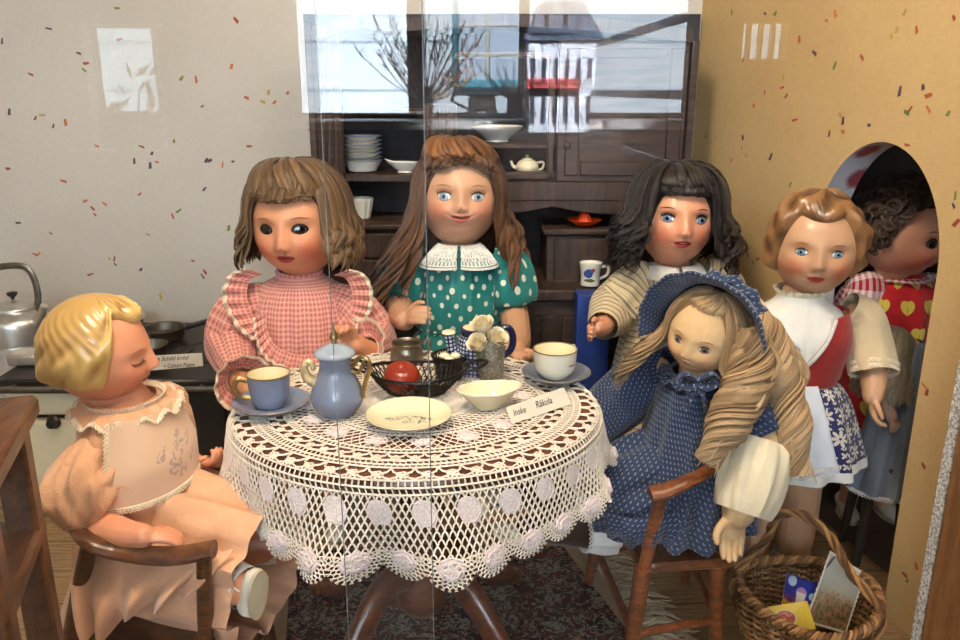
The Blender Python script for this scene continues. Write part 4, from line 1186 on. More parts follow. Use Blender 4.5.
    def mesh(s, nu=150, nv=200):
        mb = MB(); vs = []; cs = []
        for j in range(nv+1):
            t = -1+2*j/nv; ph = pi*(j/nv)
            el = pi/2-ph; el = el-.0
            for i in range(nu):
                q = 2*pi*i/nu-pi; az = q-.72*sin(q)
                p = s.shape(cos(el)*sin(az), -cos(el)*cos(az), sin(el)); vs.append(s.W(p)); cs.append(s.colour(p))
        mb.add(vs, ring_faces(nu, nv+1), None, cs)
        if s.ear:
            for sx in (-1, 1):
                E = Matrix.Translation((sx*s.a*.97, .06, (s.ez+s.nz)/2)) @ Matrix.Rotation(sx*.5, 4, 'Z')
                rows = []; n = 18; vs = []
                for (q, h) in ((1., -.08), (1.02, .0), (.98, .05), (.8, .06), (.62, .02), (.4, .005), (.05, .0)):
                    for i in range(n):
                        a = 2*pi*i/n; k = q*(1-.18*(sin(a) < 0)*abs(sin(a)))
                        vs.append(s.W(E @ V((sx*h, cos(a)*k*.10, sin(a)*k*.17))))
                mb.add(vs, ring_faces(n, 7), None, mixc(s.skin, s.blush, .25))
        return mb
    def eyes(s, parent, mats, lash=rgb(46, 28, 20), look=(0., 0.), lashes=False, sclera=rgb(226, 222, 214), brows=True, lw=.013, pupil=.42, ir=.80):
        for sx in (-1, 1):
            cx, cz = sx*s.ex, s.ez
            def rim(a, k=1., off=0., dz=0.):
                u = cos(a)*s.ew*k; v = sin(a)*s.eh*k*(1.1 if sin(a) > 0 else .85); v *= 1-.12*abs(cos(a))
                return s.loc(cx+u, cz+v+dz, off)
            if not s.closed:
                mb = MB(); vs = []; cs = []; n = 40; m = 16
                for j in range(m+1):
                    q = j/m
                    for i in range(n):
                        a = 2*pi*i/n; u = cos(a)*s.ew*q; v = sin(a)*s.eh*q*(1.1 if sin(a) > 0 else .85)*(1-.12*abs(cos(a)))
                        # smooth bulging cap: base plane from the rim average
                        p = s.loc(cx+u, cz+v, .004+.036*(1-q*q)); vs.append(s.W(p))
                        ri = s.eh*ir; d = sqrt((u-look[0])**2+(v-look[1])**2)/ri
                        if d < pupil: c = rgb(12, 10, 10)
                        elif d < 1: c = mixc(mixc(s.iris, (1, 1, 1, 1), .25*(.5+.5*sin(a*9))), (.02, .02, .02, 1), sstep(.8, 1., d)*.75)
                        else: c = sclera
                        if v > s.eh*.55: c = mixc(c, (.02, .015, .01, 1), .55)
                        cs.append(c)
                mb.add(vs, ring_faces(n, m+1), None, cs)
                mb.build('eye', mats['eye'], parent, world=True)
            mb = MB()
            if s.closed:
                P = [s.W(rim(pi+pi*i/12, 1., .012)) for i in range(13)]; tube(mb, P, crv1([.004*s.hs, .02*s.hs, .004*s.hs], 13), 6)
            else:
                P = [s.W(rim(pi*i/14, 1.03, .012)) for i in range(15)]; tube(mb, P, crv1([.003*s.hs, lw*s.hs, lw*1.1*s.hs, .003*s.hs], 15), 6)
                P = [s.W(rim(-pi*i/14, 1.02, .006)) for i in range(15)]; tube(mb, P, .0045*s.hs, 5)
            if lashes:
                for i in range(15):
                    a = (.12+.76*i/14)*pi; o = s.loc(cx+cos(a)*s.ew, cz+sin(a)*s.eh*1.1, .02); d = V((cos(a)*.05, -.045, .07))
                    if s.closed: d = V((cos(a)*.05, -.06, -.05)); o = s.loc(cx+cos(a)*s.ew, cz-sin(a)*s.eh*.85, .01)
                    tube(mb, [s.W(o), s.W(o+d*.6), s.W(o+d)], [.007*s.hs, .004*s.hs, .001*s.hs], 4)
            mb.build('eyelash', simple('lash_%d%d%d' % tuple(int(q*255) for q in lash[:3]), lash, .6), parent, world=True)
            if brows:
                mb = MB(); P = []
                for i in range(13):
                    t = i/12; x = cx+sx*(t-.42)*s.ew*2.3; z = s.ez+s.eh*(2.05+.55*sin(pi*(.15+t*.75))); P.append(s.pt(x, z, .002))
                tube(mb, P, [q*s.hs for q in crv1([.004, .013, .012, .002], 13)], 6)
                mb.build('eyebrow', simple('brow_%d%d%d' % tuple(int(q*255) for q in s.brow[:3]), s.brow, .7), parent, world=True)

EYE = vcol('glass_eye', .12, .6, .0, spec=.5)
def hand(mb, M, L, side=1, curl=.35, spread=.14, col=None):
    """wrist at origin, fingers along +Z, palm side -Y, thumb on side*X"""
    ell(mb, (0, 0, .28*L), (.235*L, .125*L, .33*L), M, 14, 10)
    ell(mb, (side*.12*L, -.03*L, .2*L), (.12*L, .11*L, .2*L), M, 10, 8)
    for i, (x, ln) in enumerate(((-.185, .34), (-.065, .45), (.06, .47), (.18, .42))):
        x *= side; p = V((x*L, 0, .5*L)); ang = .12; pts = [V((x*.8*L, 0, .36*L)), p]; sx = x*spread*4
        for q in range(3):
            ang += curl*(.75+.25*q)*(1+.12*i)
            d = V((sx*.5, -sin(ang), cos(ang))).normalized(); p = p+d*(ln*L*(.42, .33, .25)[q]); pts.append(p)
        P = crv([M @ q for q in pts], 12); r = .074*L
        tube(mb, P, crv1([r*1.05, r*1.08, r, r*.92, r*.72], 12), 9); ell(mb, tuple(pts[-1]), (r*.72,)*3, M, 8, 6)
    p0 = V((side*.16*L, -.03*L, .12*L)); pts = [p0, p0+V((side*.17*L, -.05*L, .16*L)), p0+V((side*.24*L, -.10*L, .33*L)), p0+V((side*.22*L, -.15*L, .46*L))]
    r = .085*L; tube(mb, crv([M @ q for q in pts], 12), crv1([r*1.2, r*1.05, r*.95, r*.7], 12), 9); ell(mb, tuple(pts[-1]), (r*.7,)*3, M, 8, 6)
def limb(mb, pts, rad, n=14, k=22):
    P = crv(pts, k); rr = crv1(rad, k); tube(mb, P, rr, n)
    for i in (0, -1): ell(mb, tuple(P[i]), (rr[i],)*3, None, 12, 8)
def body(root, head, parts_fn, mat, vox=.0017, extra=None):
    """one continuous skin: limbs and trunk grown together, head joined on"""
    mb = MB(); parts_fn(mb)
    bd = voxel(mb, vox, 3); bd.c = [head.skin]*len(bd.v)
    hm = head.mesh(); bd.join(hm)
    if extra: extra(bd)
    return bd.build('body', mat, root, world=True)

# ------------------------------------------------------------------ hair
HAIR = {}
def hair_mat(name, rough=.42):
    if name in MATS: return MATS[name]
    m = Mat(name); c = m.attr(); u, v, _ = m.sep(m.uv())
    st = m.noise(m.comb(u*2600., v*30.), 1., 3., .6); st2 = m.noise(m.comb(u*900., v*12.), 1., 2.)
    k = (st*.6+st2*.4).map(.3, .7, .5, 1.4)
    MATS[name] = m.princ(m.mix(1., c, m.comb(k, k, k), 'MULTIPLY'), rough, 0., m.bump(st, .6, .0012), spec=.45, sheen=.1); return MATS[name]
def lock(mb, P, w, th, c, up, taper=(.7, 1., .9, .12), c2=None):
    n = len(P); cc = [mixc(c, c2 or c, j/(n-1)) for j in range(n)]
    u0 = R.random()
    tube(mb, P, [th*q for q in crv1(list(taper), n)], 7, up=up, flat=w/th, col=cc, u0=u0)
def skullcap(mb, h, phmax, k=1.05, col=(0.03, .02, .015, 1), nu=64, nv=26, fn=None, mi=0):
    vs = []; uv = []
    for j in range(nv+1):
        for i in range(nu):
            az = 2*pi*i/nu-pi; ph = phmax(az)*j/nv; q = k+(fn(az, ph, j/nv) if fn else 0.)
            if j == nv: q = min(q, .98)
            vs.append(h.dirp(az, ph, q)); uv.append((az*h.hs, ph*h.hs))
    mb.add(vs, ring_faces(nu, nv+1), uv, col if not callable(col) else [col(2*pi*i/nu-pi, j/nv) for j in range(nv+1) for i in range(nu)], mi)
def hang(h, az, ph0, ph1, off, L, flare=0., wave=0., wfreq=2., ns=10, inward=0., drift=0., back=0., nh=7):
    """a strand over the head from ph0 to ph1 then falling L"""
    P = []; phs = R.uniform(0, 6.28)
    for i in range(nh):
        t = i/(nh-1); ph = lerp(ph0, ph1, t); a = az+drift*(1-t)
        P.append(h.dirp(a, ph, 1.03+off*sin(pi*clamp(.15+t*.5))))
    if L <= 0: return P
    d = (P[-1]-P[-2]).normalized(); out = h.nrm(az, pi/2); out.z = 0; out = out.normalized() if out.length > .01 else V((0, 1, 0))
    p = P[-1].copy(); st = L/ns; side = out.cross(UPZ)
    for i in range(ns):
        t = (i+1)/ns; d = d.lerp(V((0, 0, -1)), .42).normalized()
        p = p+d*st+out*(flare*st*(sin(pi*t*.9)))-out*(inward*st*max(0, t-.55)*3)+V((0, back*st, 0))
        P.append(p+side*(wave*sin(wfreq*2*pi*t+phs)*min(1, t*2))+out*(wave*.5*cos(wfreq*2*pi*t+phs)*min(1, t*2)))
    return P
def bodyhair(mb, h, n, az0, az1, ph0, ph1, off, L, cols, w=.007, th=.0018, **k):
    n = int(n*1.8); w *= .68; th *= .6
    for i in range(n):
        az = lerp(az0, az1, (i+R.random())/n); kk = dict(k)
        LL = (L(az) if callable(L) else L)*R.uniform(.85, 1.08); p1 = ph1(az) if callable(ph1) else ph1
        p0 = ph0*R.uniform(.5, 1.6)
        P = hang(h, az, p0, p1*R.uniform(.95, 1.03), off*R.uniform(.4, 1.25), LL, **kk)
        t = R.random(); c = mixc(cols[0], cols[1], t); q_ = R.uniform(.55, 1.3); c = tuple(x*q_ for x in c[:3])+(1,); lock(mb, P, w*R.uniform(.7, 1.25), th, c, h.nrm(az, p0), c2=mixc(c, cols[2], .6))
def ringlet(mb, P, r0, turns, cols, nst=22, bulges=3):
    """sausage curl: many fine strands twisting side by side round the path P"""
    n = 44; C = crv(P, n); F = frames(C, (0, -1, 0))
    def rad(t): return r0*(.62+.5*sin(pi*min(1, t*.9+.08))**.6)*(1+.10*sin(2*pi*bulges*t))
    tube(mb, C, [rad(i/(n-1))*.86 for i in range(n)], 12, col=mixc(cols[0], (0, 0, 0, 1), .35))
    for sct in range(nst):
        pts = []; q_ = R.uniform(.7, 1.2); j = R.uniform(.94, 1.07); a0 = 2*pi*sct/nst+R.uniform(-.1, .1)
        for i in range(n):
            t = i/(n-1); a = 2*pi*turns*t+a0; rr = rad(t)*j; pts.append(C[i]+F[i][0]*cos(a)*rr+F[i][1]*sin(a)*rr)
        c = mixc(cols[0], cols[1], R.random()); c = tuple(x*q_ for x in c[:3])+(1,)
        lock(mb, pts, r0*.30, r0*.11, c, F[0][0]*cos(a0)+F[0][1]*sin(a0), (.8, 1., 1., .6), c2=mixc(c, cols[2], .5))

# ------------------------------------------------------------------ clothing
def ctube(mb, pts, rad, n=36, k=24, up=(0, 1, 0), flat=1., fold=None, uvr=None, mi=0, u0=0., col=None):
    """garment tube with a clean metric uv seam"""
    P = crv(pts, k); rr = crv1(rad, k) if len(rad) != k else rad; F = frames(P, up); ru = uvr or max(rr); L = 0; vs = []; uv = []
    for j in range(k):
        if j: L += (P[j]-P[j-1]).length
        x, y, _ = F[j]
        for i in range(n+1):
            a = 2*pi*i/n; r = rr[j]*(fold(a, j/(k-1)) if fold else 1.)
            vs.append(P[j]+x*cos(a)*r+y*sin(a)*r*flat); uv.append((u0+i/n*2*pi*ru, L))
    mb.add(vs, ring_faces(n+1, k, False), uv, col, mi)
    return P, rr, F
def stack(mb, rings, n=72, k=40, fold=None, mi=0, col=None, M=None, uvr=None):
    """garment trunk: rings of (z, rx, ry, cx, cy); seam at the back"""
    Q = [crv1([r[i] for r in rings], k) for i in range(5)]; L = 0; vs = []; uv = []; ru = uvr or max((Q[1][j]+Q[2][j])/2 for j in range(k))
    for j in range(k):
        if j: L += sqrt((Q[0][j]-Q[0][j-1])**2+((Q[1][j]-Q[1][j-1]))**2)
        for i in range(n+1):
            a = 2*pi*i/n+pi/2; f = fold(a-pi/2, j/(k-1)) if fold else 1.
            p = V((Q[3][j]+Q[1][j]*cos(a)*f, Q[4][j]+Q[2][j]*sin(a)*f, Q[0][j])); vs.append(M @ p if M is not None else p); uv.append((i/n*2*pi*ru, -L))
    mb.add(vs, ring_faces(n+1, k, False), uv, col, mi)
def ruffle(mb, P, out, side, width, waves, amp, rows=5, mi=0, k=None, drop=0.):
    """gathered strip along P, opening towards out(i) with ripples along side(i)"""
    n = k or len(P)*6; C = crv(P, n); g = []
    for j in range(rows):
        q = j/(rows-1); row = []
        for i in range(n):
            t = i/(n-1); o = V(out(t)); s = V(side(t)); w = width(t) if callable(width) else width
            row.append(C[i]+o*(w*q)+s*(amp*q*sin(2*pi*waves*t+.9*sin(7*t))+drop*q*q))
        g.append(row)
    L = [0.]
    for i in range(1, n): L.append(L[-1]+(g[-1][i]-g[-1][i-1]).length*.8+(C[i]-C[i-1]).length*.2)
    W0_ = width(.5) if callable(width) else width
    sheet(mb, g, mi, None, [(L[i], W0_*j/(rows-1)) for j in range(rows) for i in range(n)])
    return g[-1]
def lace_edge(mb, P, out, size=.005, step=.0045, w=.0007, mi=0):
    """crocheted picot edging along P"""
    tot = sum((P[i+1]-P[i]).length for i in range(len(P)-1)); n = max(4, int(tot/step)); C = crv(P, n+1)
    for i in range(n):
        a, b = C[i], C[i+1]; o = V(out((i+.5)/n)); m_ = (a+b)/2
        tube(mb, [a, a.lerp(m_, .2)+o*size*.6, m_+o*size, b.lerp(m_, .2)+o*size*.6, b], w, 4, cap=False, mi=mi)
        tube(mb, [a+o*size*.05, m_+o*size*.45, b+o*size*.05], w, 4, cap=False, mi=mi)
    tube(mb, C, w*1.3, 5, mi=mi)
def fabric(name, build, rough=.85, sheen=.25, weave=.25, fold=.0):
    m = Mat(name); u, v, _ = m.sep(m.uv()); col = build(m, u, v)
    wv = m.noise(m.comb(u*1600., v*1600.), 1., 2.); cr = m.noise(m.obj(), 70., 4., .55, .8)
    k = wv.map(.25, .75, .9, 1.1); col = m.mix(1., col, m.comb(k, k, k), 'MULTIPLY')
    MATS[name] = m.princ(col, rough, 0., m.bump(wv*.35+cr*2.2, weave, .0035), sheen=sheen, spec=.2); return MATS[name]
def band(x, per, w, ph=0.):
    return ((x*(1./per)+ph).frac()-.5).abs() < w*.5
M_lace = simple('cream_lace', rgb(230, 214, 188), .9, 0, .08, 90.)
M_lacew = simple('white_lace', rgb(232, 228, 220), .9, 0, .08, 90.)

# fabrics
def _plaid(m, u, v):
    c = rgb(212, 146, 134); a = band(u, .0085, .34); b = band(v, .0085, .34); a2 = band(u, .0085, .1, .5); b2 = band(v, .0085, .1, .5)
    col = m.mix((a+b)*.5, c, rgb(190, 98, 92)); col = m.mix((a2.max(b2))*.62, col, rgb(240, 208, 182)); return col
F_plaid = fabric('pink_gingham', _plaid)
def _dots(m, u, v):
    s = 1/.034
    def d(ou, ov, r, jx):
        cu = (u*s+ou); cv = (v*s+ov); h = m.white(m.comb(cu.floor(), cv.floor(), jx))
        x = cu.frac()-.5+(h-.5)*.3; y = cv.frac()-.5+(h-.5)*.25; return (x*x+y*y) < (h*.010+r)
    k = d(0., 0., .018, 1.).max(d(.5, .5, .012, 2.))
    return m.mix(k, rgb(32, 122, 116), rgb(220, 220, 198))
F_dots = fabric('green_dotted', _dots, .6, .2)
def _stripe(m, u, v):
    a = band(v, .0115, .26); b = band(v, .0115, .08, .32); nz = m.noise(m.comb(u*90., v*90.), 1., 3.); fl = m.voro(m.comb(u*42., v*42.), 1.)
    col = m.mix(a*.8, rgb(222, 204, 166), rgb(120, 108, 88)); col = m.mix(b*.5, col, rgb(150, 130, 96)); return m.mix((fl < .14)*.8, col, rgb(128, 70, 52))
F_stripe = fabric('cream_striped', _stripe)
def _calico(m, u, v):
    s = 1/.0072; cu = u*s; cv = v*s; off = (cv.floor()*.5).frac(); x = (cu+off).frac()-.5; y = cv.frac()-.5
    k = ((x*x*1.+y*y*5.+x*y*2.) < .035); k2 = (((x+.16)*(x+.16)+(y-.22)*(y-.22)) < .012)
    return m.mix(k.max(k2)*.7, rgb(44, 58, 88), rgb(168, 176, 176))
F_calico = fabric('blue_calico', _calico)
def _navyfl(m, u, v):
    s = 1/.034; cu = u*s; cv = v*s; off = (cv.floor()*.5).frac(); x = (cu+off).frac()-.5; y = cv.frac()-.5
    r = (x*x+y*y).sqrt(); a = m.math('ARCTAN2', y, x); pet = (a*3.5).sin().abs()*.30+.10
    k = (r < pet)*(r > .06); x2 = (cu*2.+.3).frac()-.5; y2 = (cv*2.+off).frac()-.5; r2 = (x2*x2+y2*y2).sqrt(); a2 = m.math('ARCTAN2', y2, x2)
    k2 = (r2 < (a2*2.).sin().abs()*.34)*(r > .4)
    return m.mix(k.max(k2), rgb(36, 42, 92), rgb(206, 200, 186))
F_navy = fabric('navy_flowered', _navyfl)
def _heart(m, u, v):
    s = 1/.046; cu = u*s; cv = v*s; off = (cv.floor()*.5).frac(); x = ((cu+off).frac()-.5)*3.9; y = (cv.frac()-.5)*3.9
    q = x*x+y*y-1.; k = (q*q*q-x*x*y*y*y) < 0.
    g = ((x.abs() < .09)*(y < .3)*(y > -.9)); col = m.mix(k, rgb(188, 36, 44), rgb(226, 206, 92)); return m.mix(k*g*.6, col, rgb(120, 120, 50))
F_heart = fabric('red_with_yellow_hearts', _heart)
def _rplaid(m, u, v):
    a = band(u, .012, .5); b = band(v, .012, .5); return m.mix((a+b)*.5, rgb(232, 218, 214), rgb(170, 30, 52))
F_rplaid = fabric('red_white_check', _rplaid)
def plainf(name, c, var=.06, **k):
    def f(m, u, v):
        nz = m.noise(m.obj(), 26., 3.); return m.mix(nz.step(.3, .7), tuple(q*(1-var) for q in c[:3])+(1,), tuple(min(1, q*(1+var)) for q in c[:3])+(1,))
    return fabric(name, f, **k)
F_peach = plainf('peach_satin', rgb(220, 168, 130), .08, rough=.55, sheen=.3, weave=.35)
F_white = plainf('white_cotton', rgb(226, 224, 216)); F_ivory = plainf('ivory_cotton', rgb(226, 212, 180)); F_linen = plainf('natural_linen', rgb(206, 186, 150))
F_red = plainf('red_wool', rgb(158, 38, 36)); F_sheer = plainf('white_apron', rgb(208, 214, 222)); F_brown = plainf('brown_stocking', rgb(58, 40, 30)); F_bluew = plainf('pale_blue_cotton', rgb(112, 120, 132))
M_shoe = simple('white_leather', rgb(216, 208, 190), .5, 0, .06, 40.)
def shoe(root, p, d, L=.07, mat=None, sole=(0, 0, -1), laces=False, name='shoe'):
    """little shoe with heel at p pointing along d"""
    d = V(d).normalized(); up = -V(sole); up = (up-d*up.dot(d)).normalized(); x = d.cross(up); M = basis(p, x, d, up); mb = MB(); rows = []; n = 24
    for q, w, h in ((0, .05, .25), (.03, .17, .42), (.18, .2, .5), (.36, .19, .46), (.55, .21, .32), (.75, .22, .27), (.92, .17, .22), (1., .04, .12)):
        rows.append([M @ V((cos(2*pi*i/n)*w*L, q*L, max(0., .5+.5*sin(2*pi*i/n))*h*L)) for i in range(n)])
    mb.add([p_ for r_ in rows for p_ in r_], ring_faces(n, len(rows))+[tuple(range(n)), tuple(range((len(rows)-1)*n, len(rows)*n))]); s = mb.build(name, mat or M_shoe, root, world=True)
    mb = MB(); o = []
    for i in range(28):
        a = 2*pi*i/28; o.append((cos(a)*.215*L*(1+.1*sin(a)), (.5+.52*sin(a))*L))
    poly(mb, o, -.07*L, M); mb.build('sole', simple('shoe_sole', rgb(196, 182, 150), .6), s, world=True)
    if laces:
        mb = MB()
        for k in range(3): tube(mb, crv([M @ V((-.12*L, (.42+.08*k)*L, .36*L-.02*k*L)), M @ V((0, (.42+.08*k)*L, .46*L-.04*k*L)), M @ V((.12*L, (.42+.08*k)*L, .36*L-.02*k*L))], 8), .0011, 5)
        for sg in (-1, 1):
            tube(mb, crv([M @ V((0, .42*L, .45*L)), M @ V((sg*.25*L, .3*L, .62*L)), M @ V((sg*.4*L, .42*L, .5*L)), M @ V((0, .42*L, .46*L))], 16), .0012, 5)
            tube(mb, crv([M @ V((0, .42*L, .45*L)), M @ V((sg*.2*L, .55*L, .5*L)), M @ V((sg*.3*L, .62*L, .3*L)), M @ V((sg*.34*L, .66*L, .1*L))], 14), .0012, 5)
        mb.build('lace', M_lacew, s, world=True)
    return s
# ================================================================== the dolls
SKIN = {}
def skin(name, rough, coat): return vcol(name, rough, coat, .04, 40.)
S_matt = skin('painted_composition', .42, .12); S_gloss = skin('glossy_celluloid', .4, .16); S_vinyl = skin('vinyl_skin', .5, .06); S_cloth = vcol('felt_skin', .9, 0., .07, 120., bmp=.2)
def wfold(k, amp, ph=0., k2=None):
    return lambda a, t: 1+amp*t*sin(k*a+ph+1.3*sin(2*a))+amp*.4*t*sin((k2 or k*1.7)*a+2*ph)
def standing(root, sk, head, sh, arms, hands, hip=.24, tw=.055, legs=True, leg_r=(.026, .021, .017)):
    """limb builder for the standing dolls; x0,y0 root"""
    x0, y0 = root.location.x, root.location.y
    def fn(mb):
        hc = head.W((0, .05, -.72)); limb(mb, [hc, V((x0, y0+.004, sh+.012)), V((x0, y0, sh-.03))], [.032, .032, .045])
        ell(mb, (x0, y0, sh-.04), (tw*1.15, tw*.75, .05)); ell(mb, (x0, y0, (sh+hip)/2), (tw, tw*.78, (sh-hip)/2)); ell(mb, (x0, y0, hip), (tw*1.08, tw*.85, .05))
        for P, r in arms: limb(mb, P, r)
        for M, L, sd, cu in hands: hand(mb, M, L, sd, cu)
        if legs:
            for sx in (-1, 1): limb(mb, [(x0+sx*.032, y0, hip-.01), (x0+sx*.034, y0-.004, hip*.5), (x0+sx*.034, y0, .03)], list(leg_r))
    return fn
def legs_shoes(root, mat=None, sock=None):
    x0, y0 = root.location.x, root.location.y
    for sx in (-1, 1):
        shoe(root, V((x0+sx*.034, y0+.028, .006)), (sx*.12, -1, 0), .075, mat)

# ---------------------------------------------------------------- girl in pink gingham
def doll_pink():
    x0, y0 = -.300, 1.30
    root = empty('doll', (x0, y0, 0), 'short brown haired doll in a pink gingham dress standing behind the table', 'doll')
    h = Head(headM(at(299, 221, 1.30), -.13, -.02, -.03), .0895, a=.81, ez=-.05, nz=-.34, mz=-.54, ex=.30, ew=.128, eh=.082, jaw=.10, nose=.115, nw=.9, cheek=.10, iris=rgb(22, 15, 12), skin=rgb(212, 148, 110), blush=rgb(200, 96, 66), bl=.75, lip=rgb(176, 46, 38), mw=.165, hu=.068, hl=.08, brow=rgb(150, 96, 66))
    sh = .462; Ra = [at(254, 300, 1.30), at(231, 338, 1.28), at(238, 376, 1.20), at(250, 390, 1.14)]; La = [at(340, 300, 1.30), at(370, 335, 1.28), at(370, 352, 1.21), at(356, 344, 1.18)]
    rr = [.026, .024, .020, .0155]
    hM1 = aim(Ra[-1], V((.5, -.75, -.05)), (0, 0, 1)); hM2 = aim(La[-1], V((-.28, -.25, .75)), (.75, -.5, .1))
    body(root, h, standing(root, None, h, sh, [(Ra, rr), (La, rr)], [(hM1, .056, 1, .5), (hM2, .058, -1, .55)]), S_matt)
    h.eyes(root, {'eye': EYE}, lash=rgb(40, 24, 18), ir=1.25, pupil=.75, sclera=rgb(60, 44, 36), lw=.022)
    legs_shoes(root)
    # hair
    cols = [rgb(58, 40, 24), rgb(106, 78, 48), rgb(134, 102, 64)]; mb = MB()
    pm = lambda az: radians(lerp(54, 118, sstep(.62, 1.25, abs(az))))
    skullcap(mb, h, pm, 1.05, rgb(66, 47, 29))
    bodyhair(mb, h, 160, .86, 2*pi-.84, .16, lambda a: radians(96), .14, lambda a: .058, cols, .010, .0026, flare=.55, wave=.006, wfreq=1., inward=.35, ns=9)
    bodyhair(mb, h, 120, .90, 2*pi-.86, .22, lambda a: radians(84), .20, lambda a: .052, cols, .009, .0026, flare=.5, wave=.007, wfreq=1., inward=.5, ns=8)
    bodyhair(mb, h, 64, -.72, .72, .18, lambda a: radians(61+3*cos(5*a)), .14, lambda a: .004+.014*abs(a), cols, .008, .0022, flare=.1, wave=.002, ns=4, drift=.3)
    bodyhair(mb, h, 44, -1.05, 1.0, .30, lambda a: radians(52), .22, lambda a: .010+.018*abs(a), cols, .009, .0024, flare=.2, ns=4, drift=-.35)
    mb.build('hair', hair_mat('hair_fibre'), root, world=True)
    # dress
    mb = MB(); f = wfold(14, .07, .4)
    stack(mb, [(sh+.030, .036, .034, x0, y0), (sh+.020, .043, .038, x0, y0), (sh+.002, .07, .048, x0, y0), (sh-.03, .084, .058, x0, y0-.002), (sh-.075, .088, .064, x0, y0-.006), (sh-.12, .094, .07, x0, y0-.006), (.26, .105, .085, x0, y0+.01), (.16, .118, .09, x0, y0+.012)], 96, 50, f)
    dress = mb.build('dress', F_plaid, root, world=True)
    mb = MB(); tube(mb, [V((x0+.036*cos(2*pi*i/40), y0+.034*sin(2*pi*i/40), sh+.030+.003*sin(2*pi*i/40))) for i in range(40)], .0035, 8, closed=True); mb.build('neckband', F_plaid, dress, world=True)
    # gathered yoke frill: U from shoulder to shoulder
    fr = lambda px, py, Y: at(px, py, Y)
    U = [fr(266, 312, 1.222), fr(268, 332, 1.214), fr(279, 348, 1.208), fr(305, 355, 1.204), fr(332, 349, 1.206), fr(345, 334, 1.210), fr(348, 314, 1.220)]
    mb = MB(); cU = fr(307, 310, 1.23)
    outU = lambda t: (crv(U, 41)[min(40, int(t*40))]-cU).normalized()*.6+V((0, -.25, -.25))
    e = ruffle(mb, U, outU, lambda t: V((0, -1, 0)), .026, 17, .0045, k=170); yf = mb.build('yoke_frill', F_plaid, dress, world=True)
    mb = MB(); lace_edge(mb, e, outU, .0045, .005); mb.build('lace_trim', M_lace, yf, world=True)
    # shoulder frills with lace
    for sx, pts in ((-1, [(263, 274), (250, 281), (247, 298), (254, 318), (266, 335)]), (1, [(334, 275), (346, 279), (352, 292), (352, 308), (346, 322)])):
        P = [at(px, py, 1.262-.006*i) for i, (px, py) in enumerate(pts)]
        o = lambda t, sx=sx: V((sx*.95, -.35, .45-.75*t)).normalized()
        mb = MB(); e = ruffle(mb, P, o, lambda t: V((0, -1, .3)), lambda t: .016+.016*sin(pi*min(1, .15+t*.8)), 8, .0045, k=110); sf = mb.build('shoulder_frill', F_plaid, dress, world=True)
        mb = MB(); lace_edge(mb, e, o, .006, .0045, .0009); mb.build('lace_trim', M_lace, sf, world=True)
    # puffed sleeves and frilled cuffs
    ff = lambda a, t: 1+.07*sin(7*a+5*t)*sin(pi*t)+.05*sin(13*a)*(abs(2*t-1))
    for A, sx in ((Ra, -1), (La, 1)):
        mb = MB(); ctube(mb, [A[0]+V((-sx*.022, 0, .0)), A[0]+V((sx*.012, -.006, -.01)), (A[0]+A[1])/2+V((sx*.01, -.008, 0)), A[1]+V((0, -.004, 0)), (A[1]+A[2])/2, A[2]+(A[3]-A[2])*.25], [.030, .036, .041, .042, .037, .022], 64, 36, (0, 1, 0), 1., ff)
        sl = mb.build('sleeve', F_plaid, dress, world=True)
        d = (A[3]-A[2]).normalized(); c = A[2]+(A[3]-A[2])*.25; X = d.orthogonal().normalized(); Yv = d.cross(X)
        ring = [c+X*(.022*cos(2*pi*i/24))+Yv*(.022*sin(2*pi*i/24)) for i in range(25)]
        rad = lambda t: (X*cos(2*pi*t)+Yv*sin(2*pi*t))*.75+d*.75
        mb = MB(); e = ruffle(mb, ring, rad, lambda t: d, .028, 11, .004, k=150); cf = mb.build('cuff', F_plaid, sl, world=True)
        mb = MB(); lace_edge(mb, e, rad, .005, .0045, .0009); lace_edge(mb, ring, lambda t: (X*cos(2*pi*t)+Yv*sin(2*pi*t)), .005, .005, .0009); mb.build('lace_trim', M_lace, cf, world=True)
doll_pink()

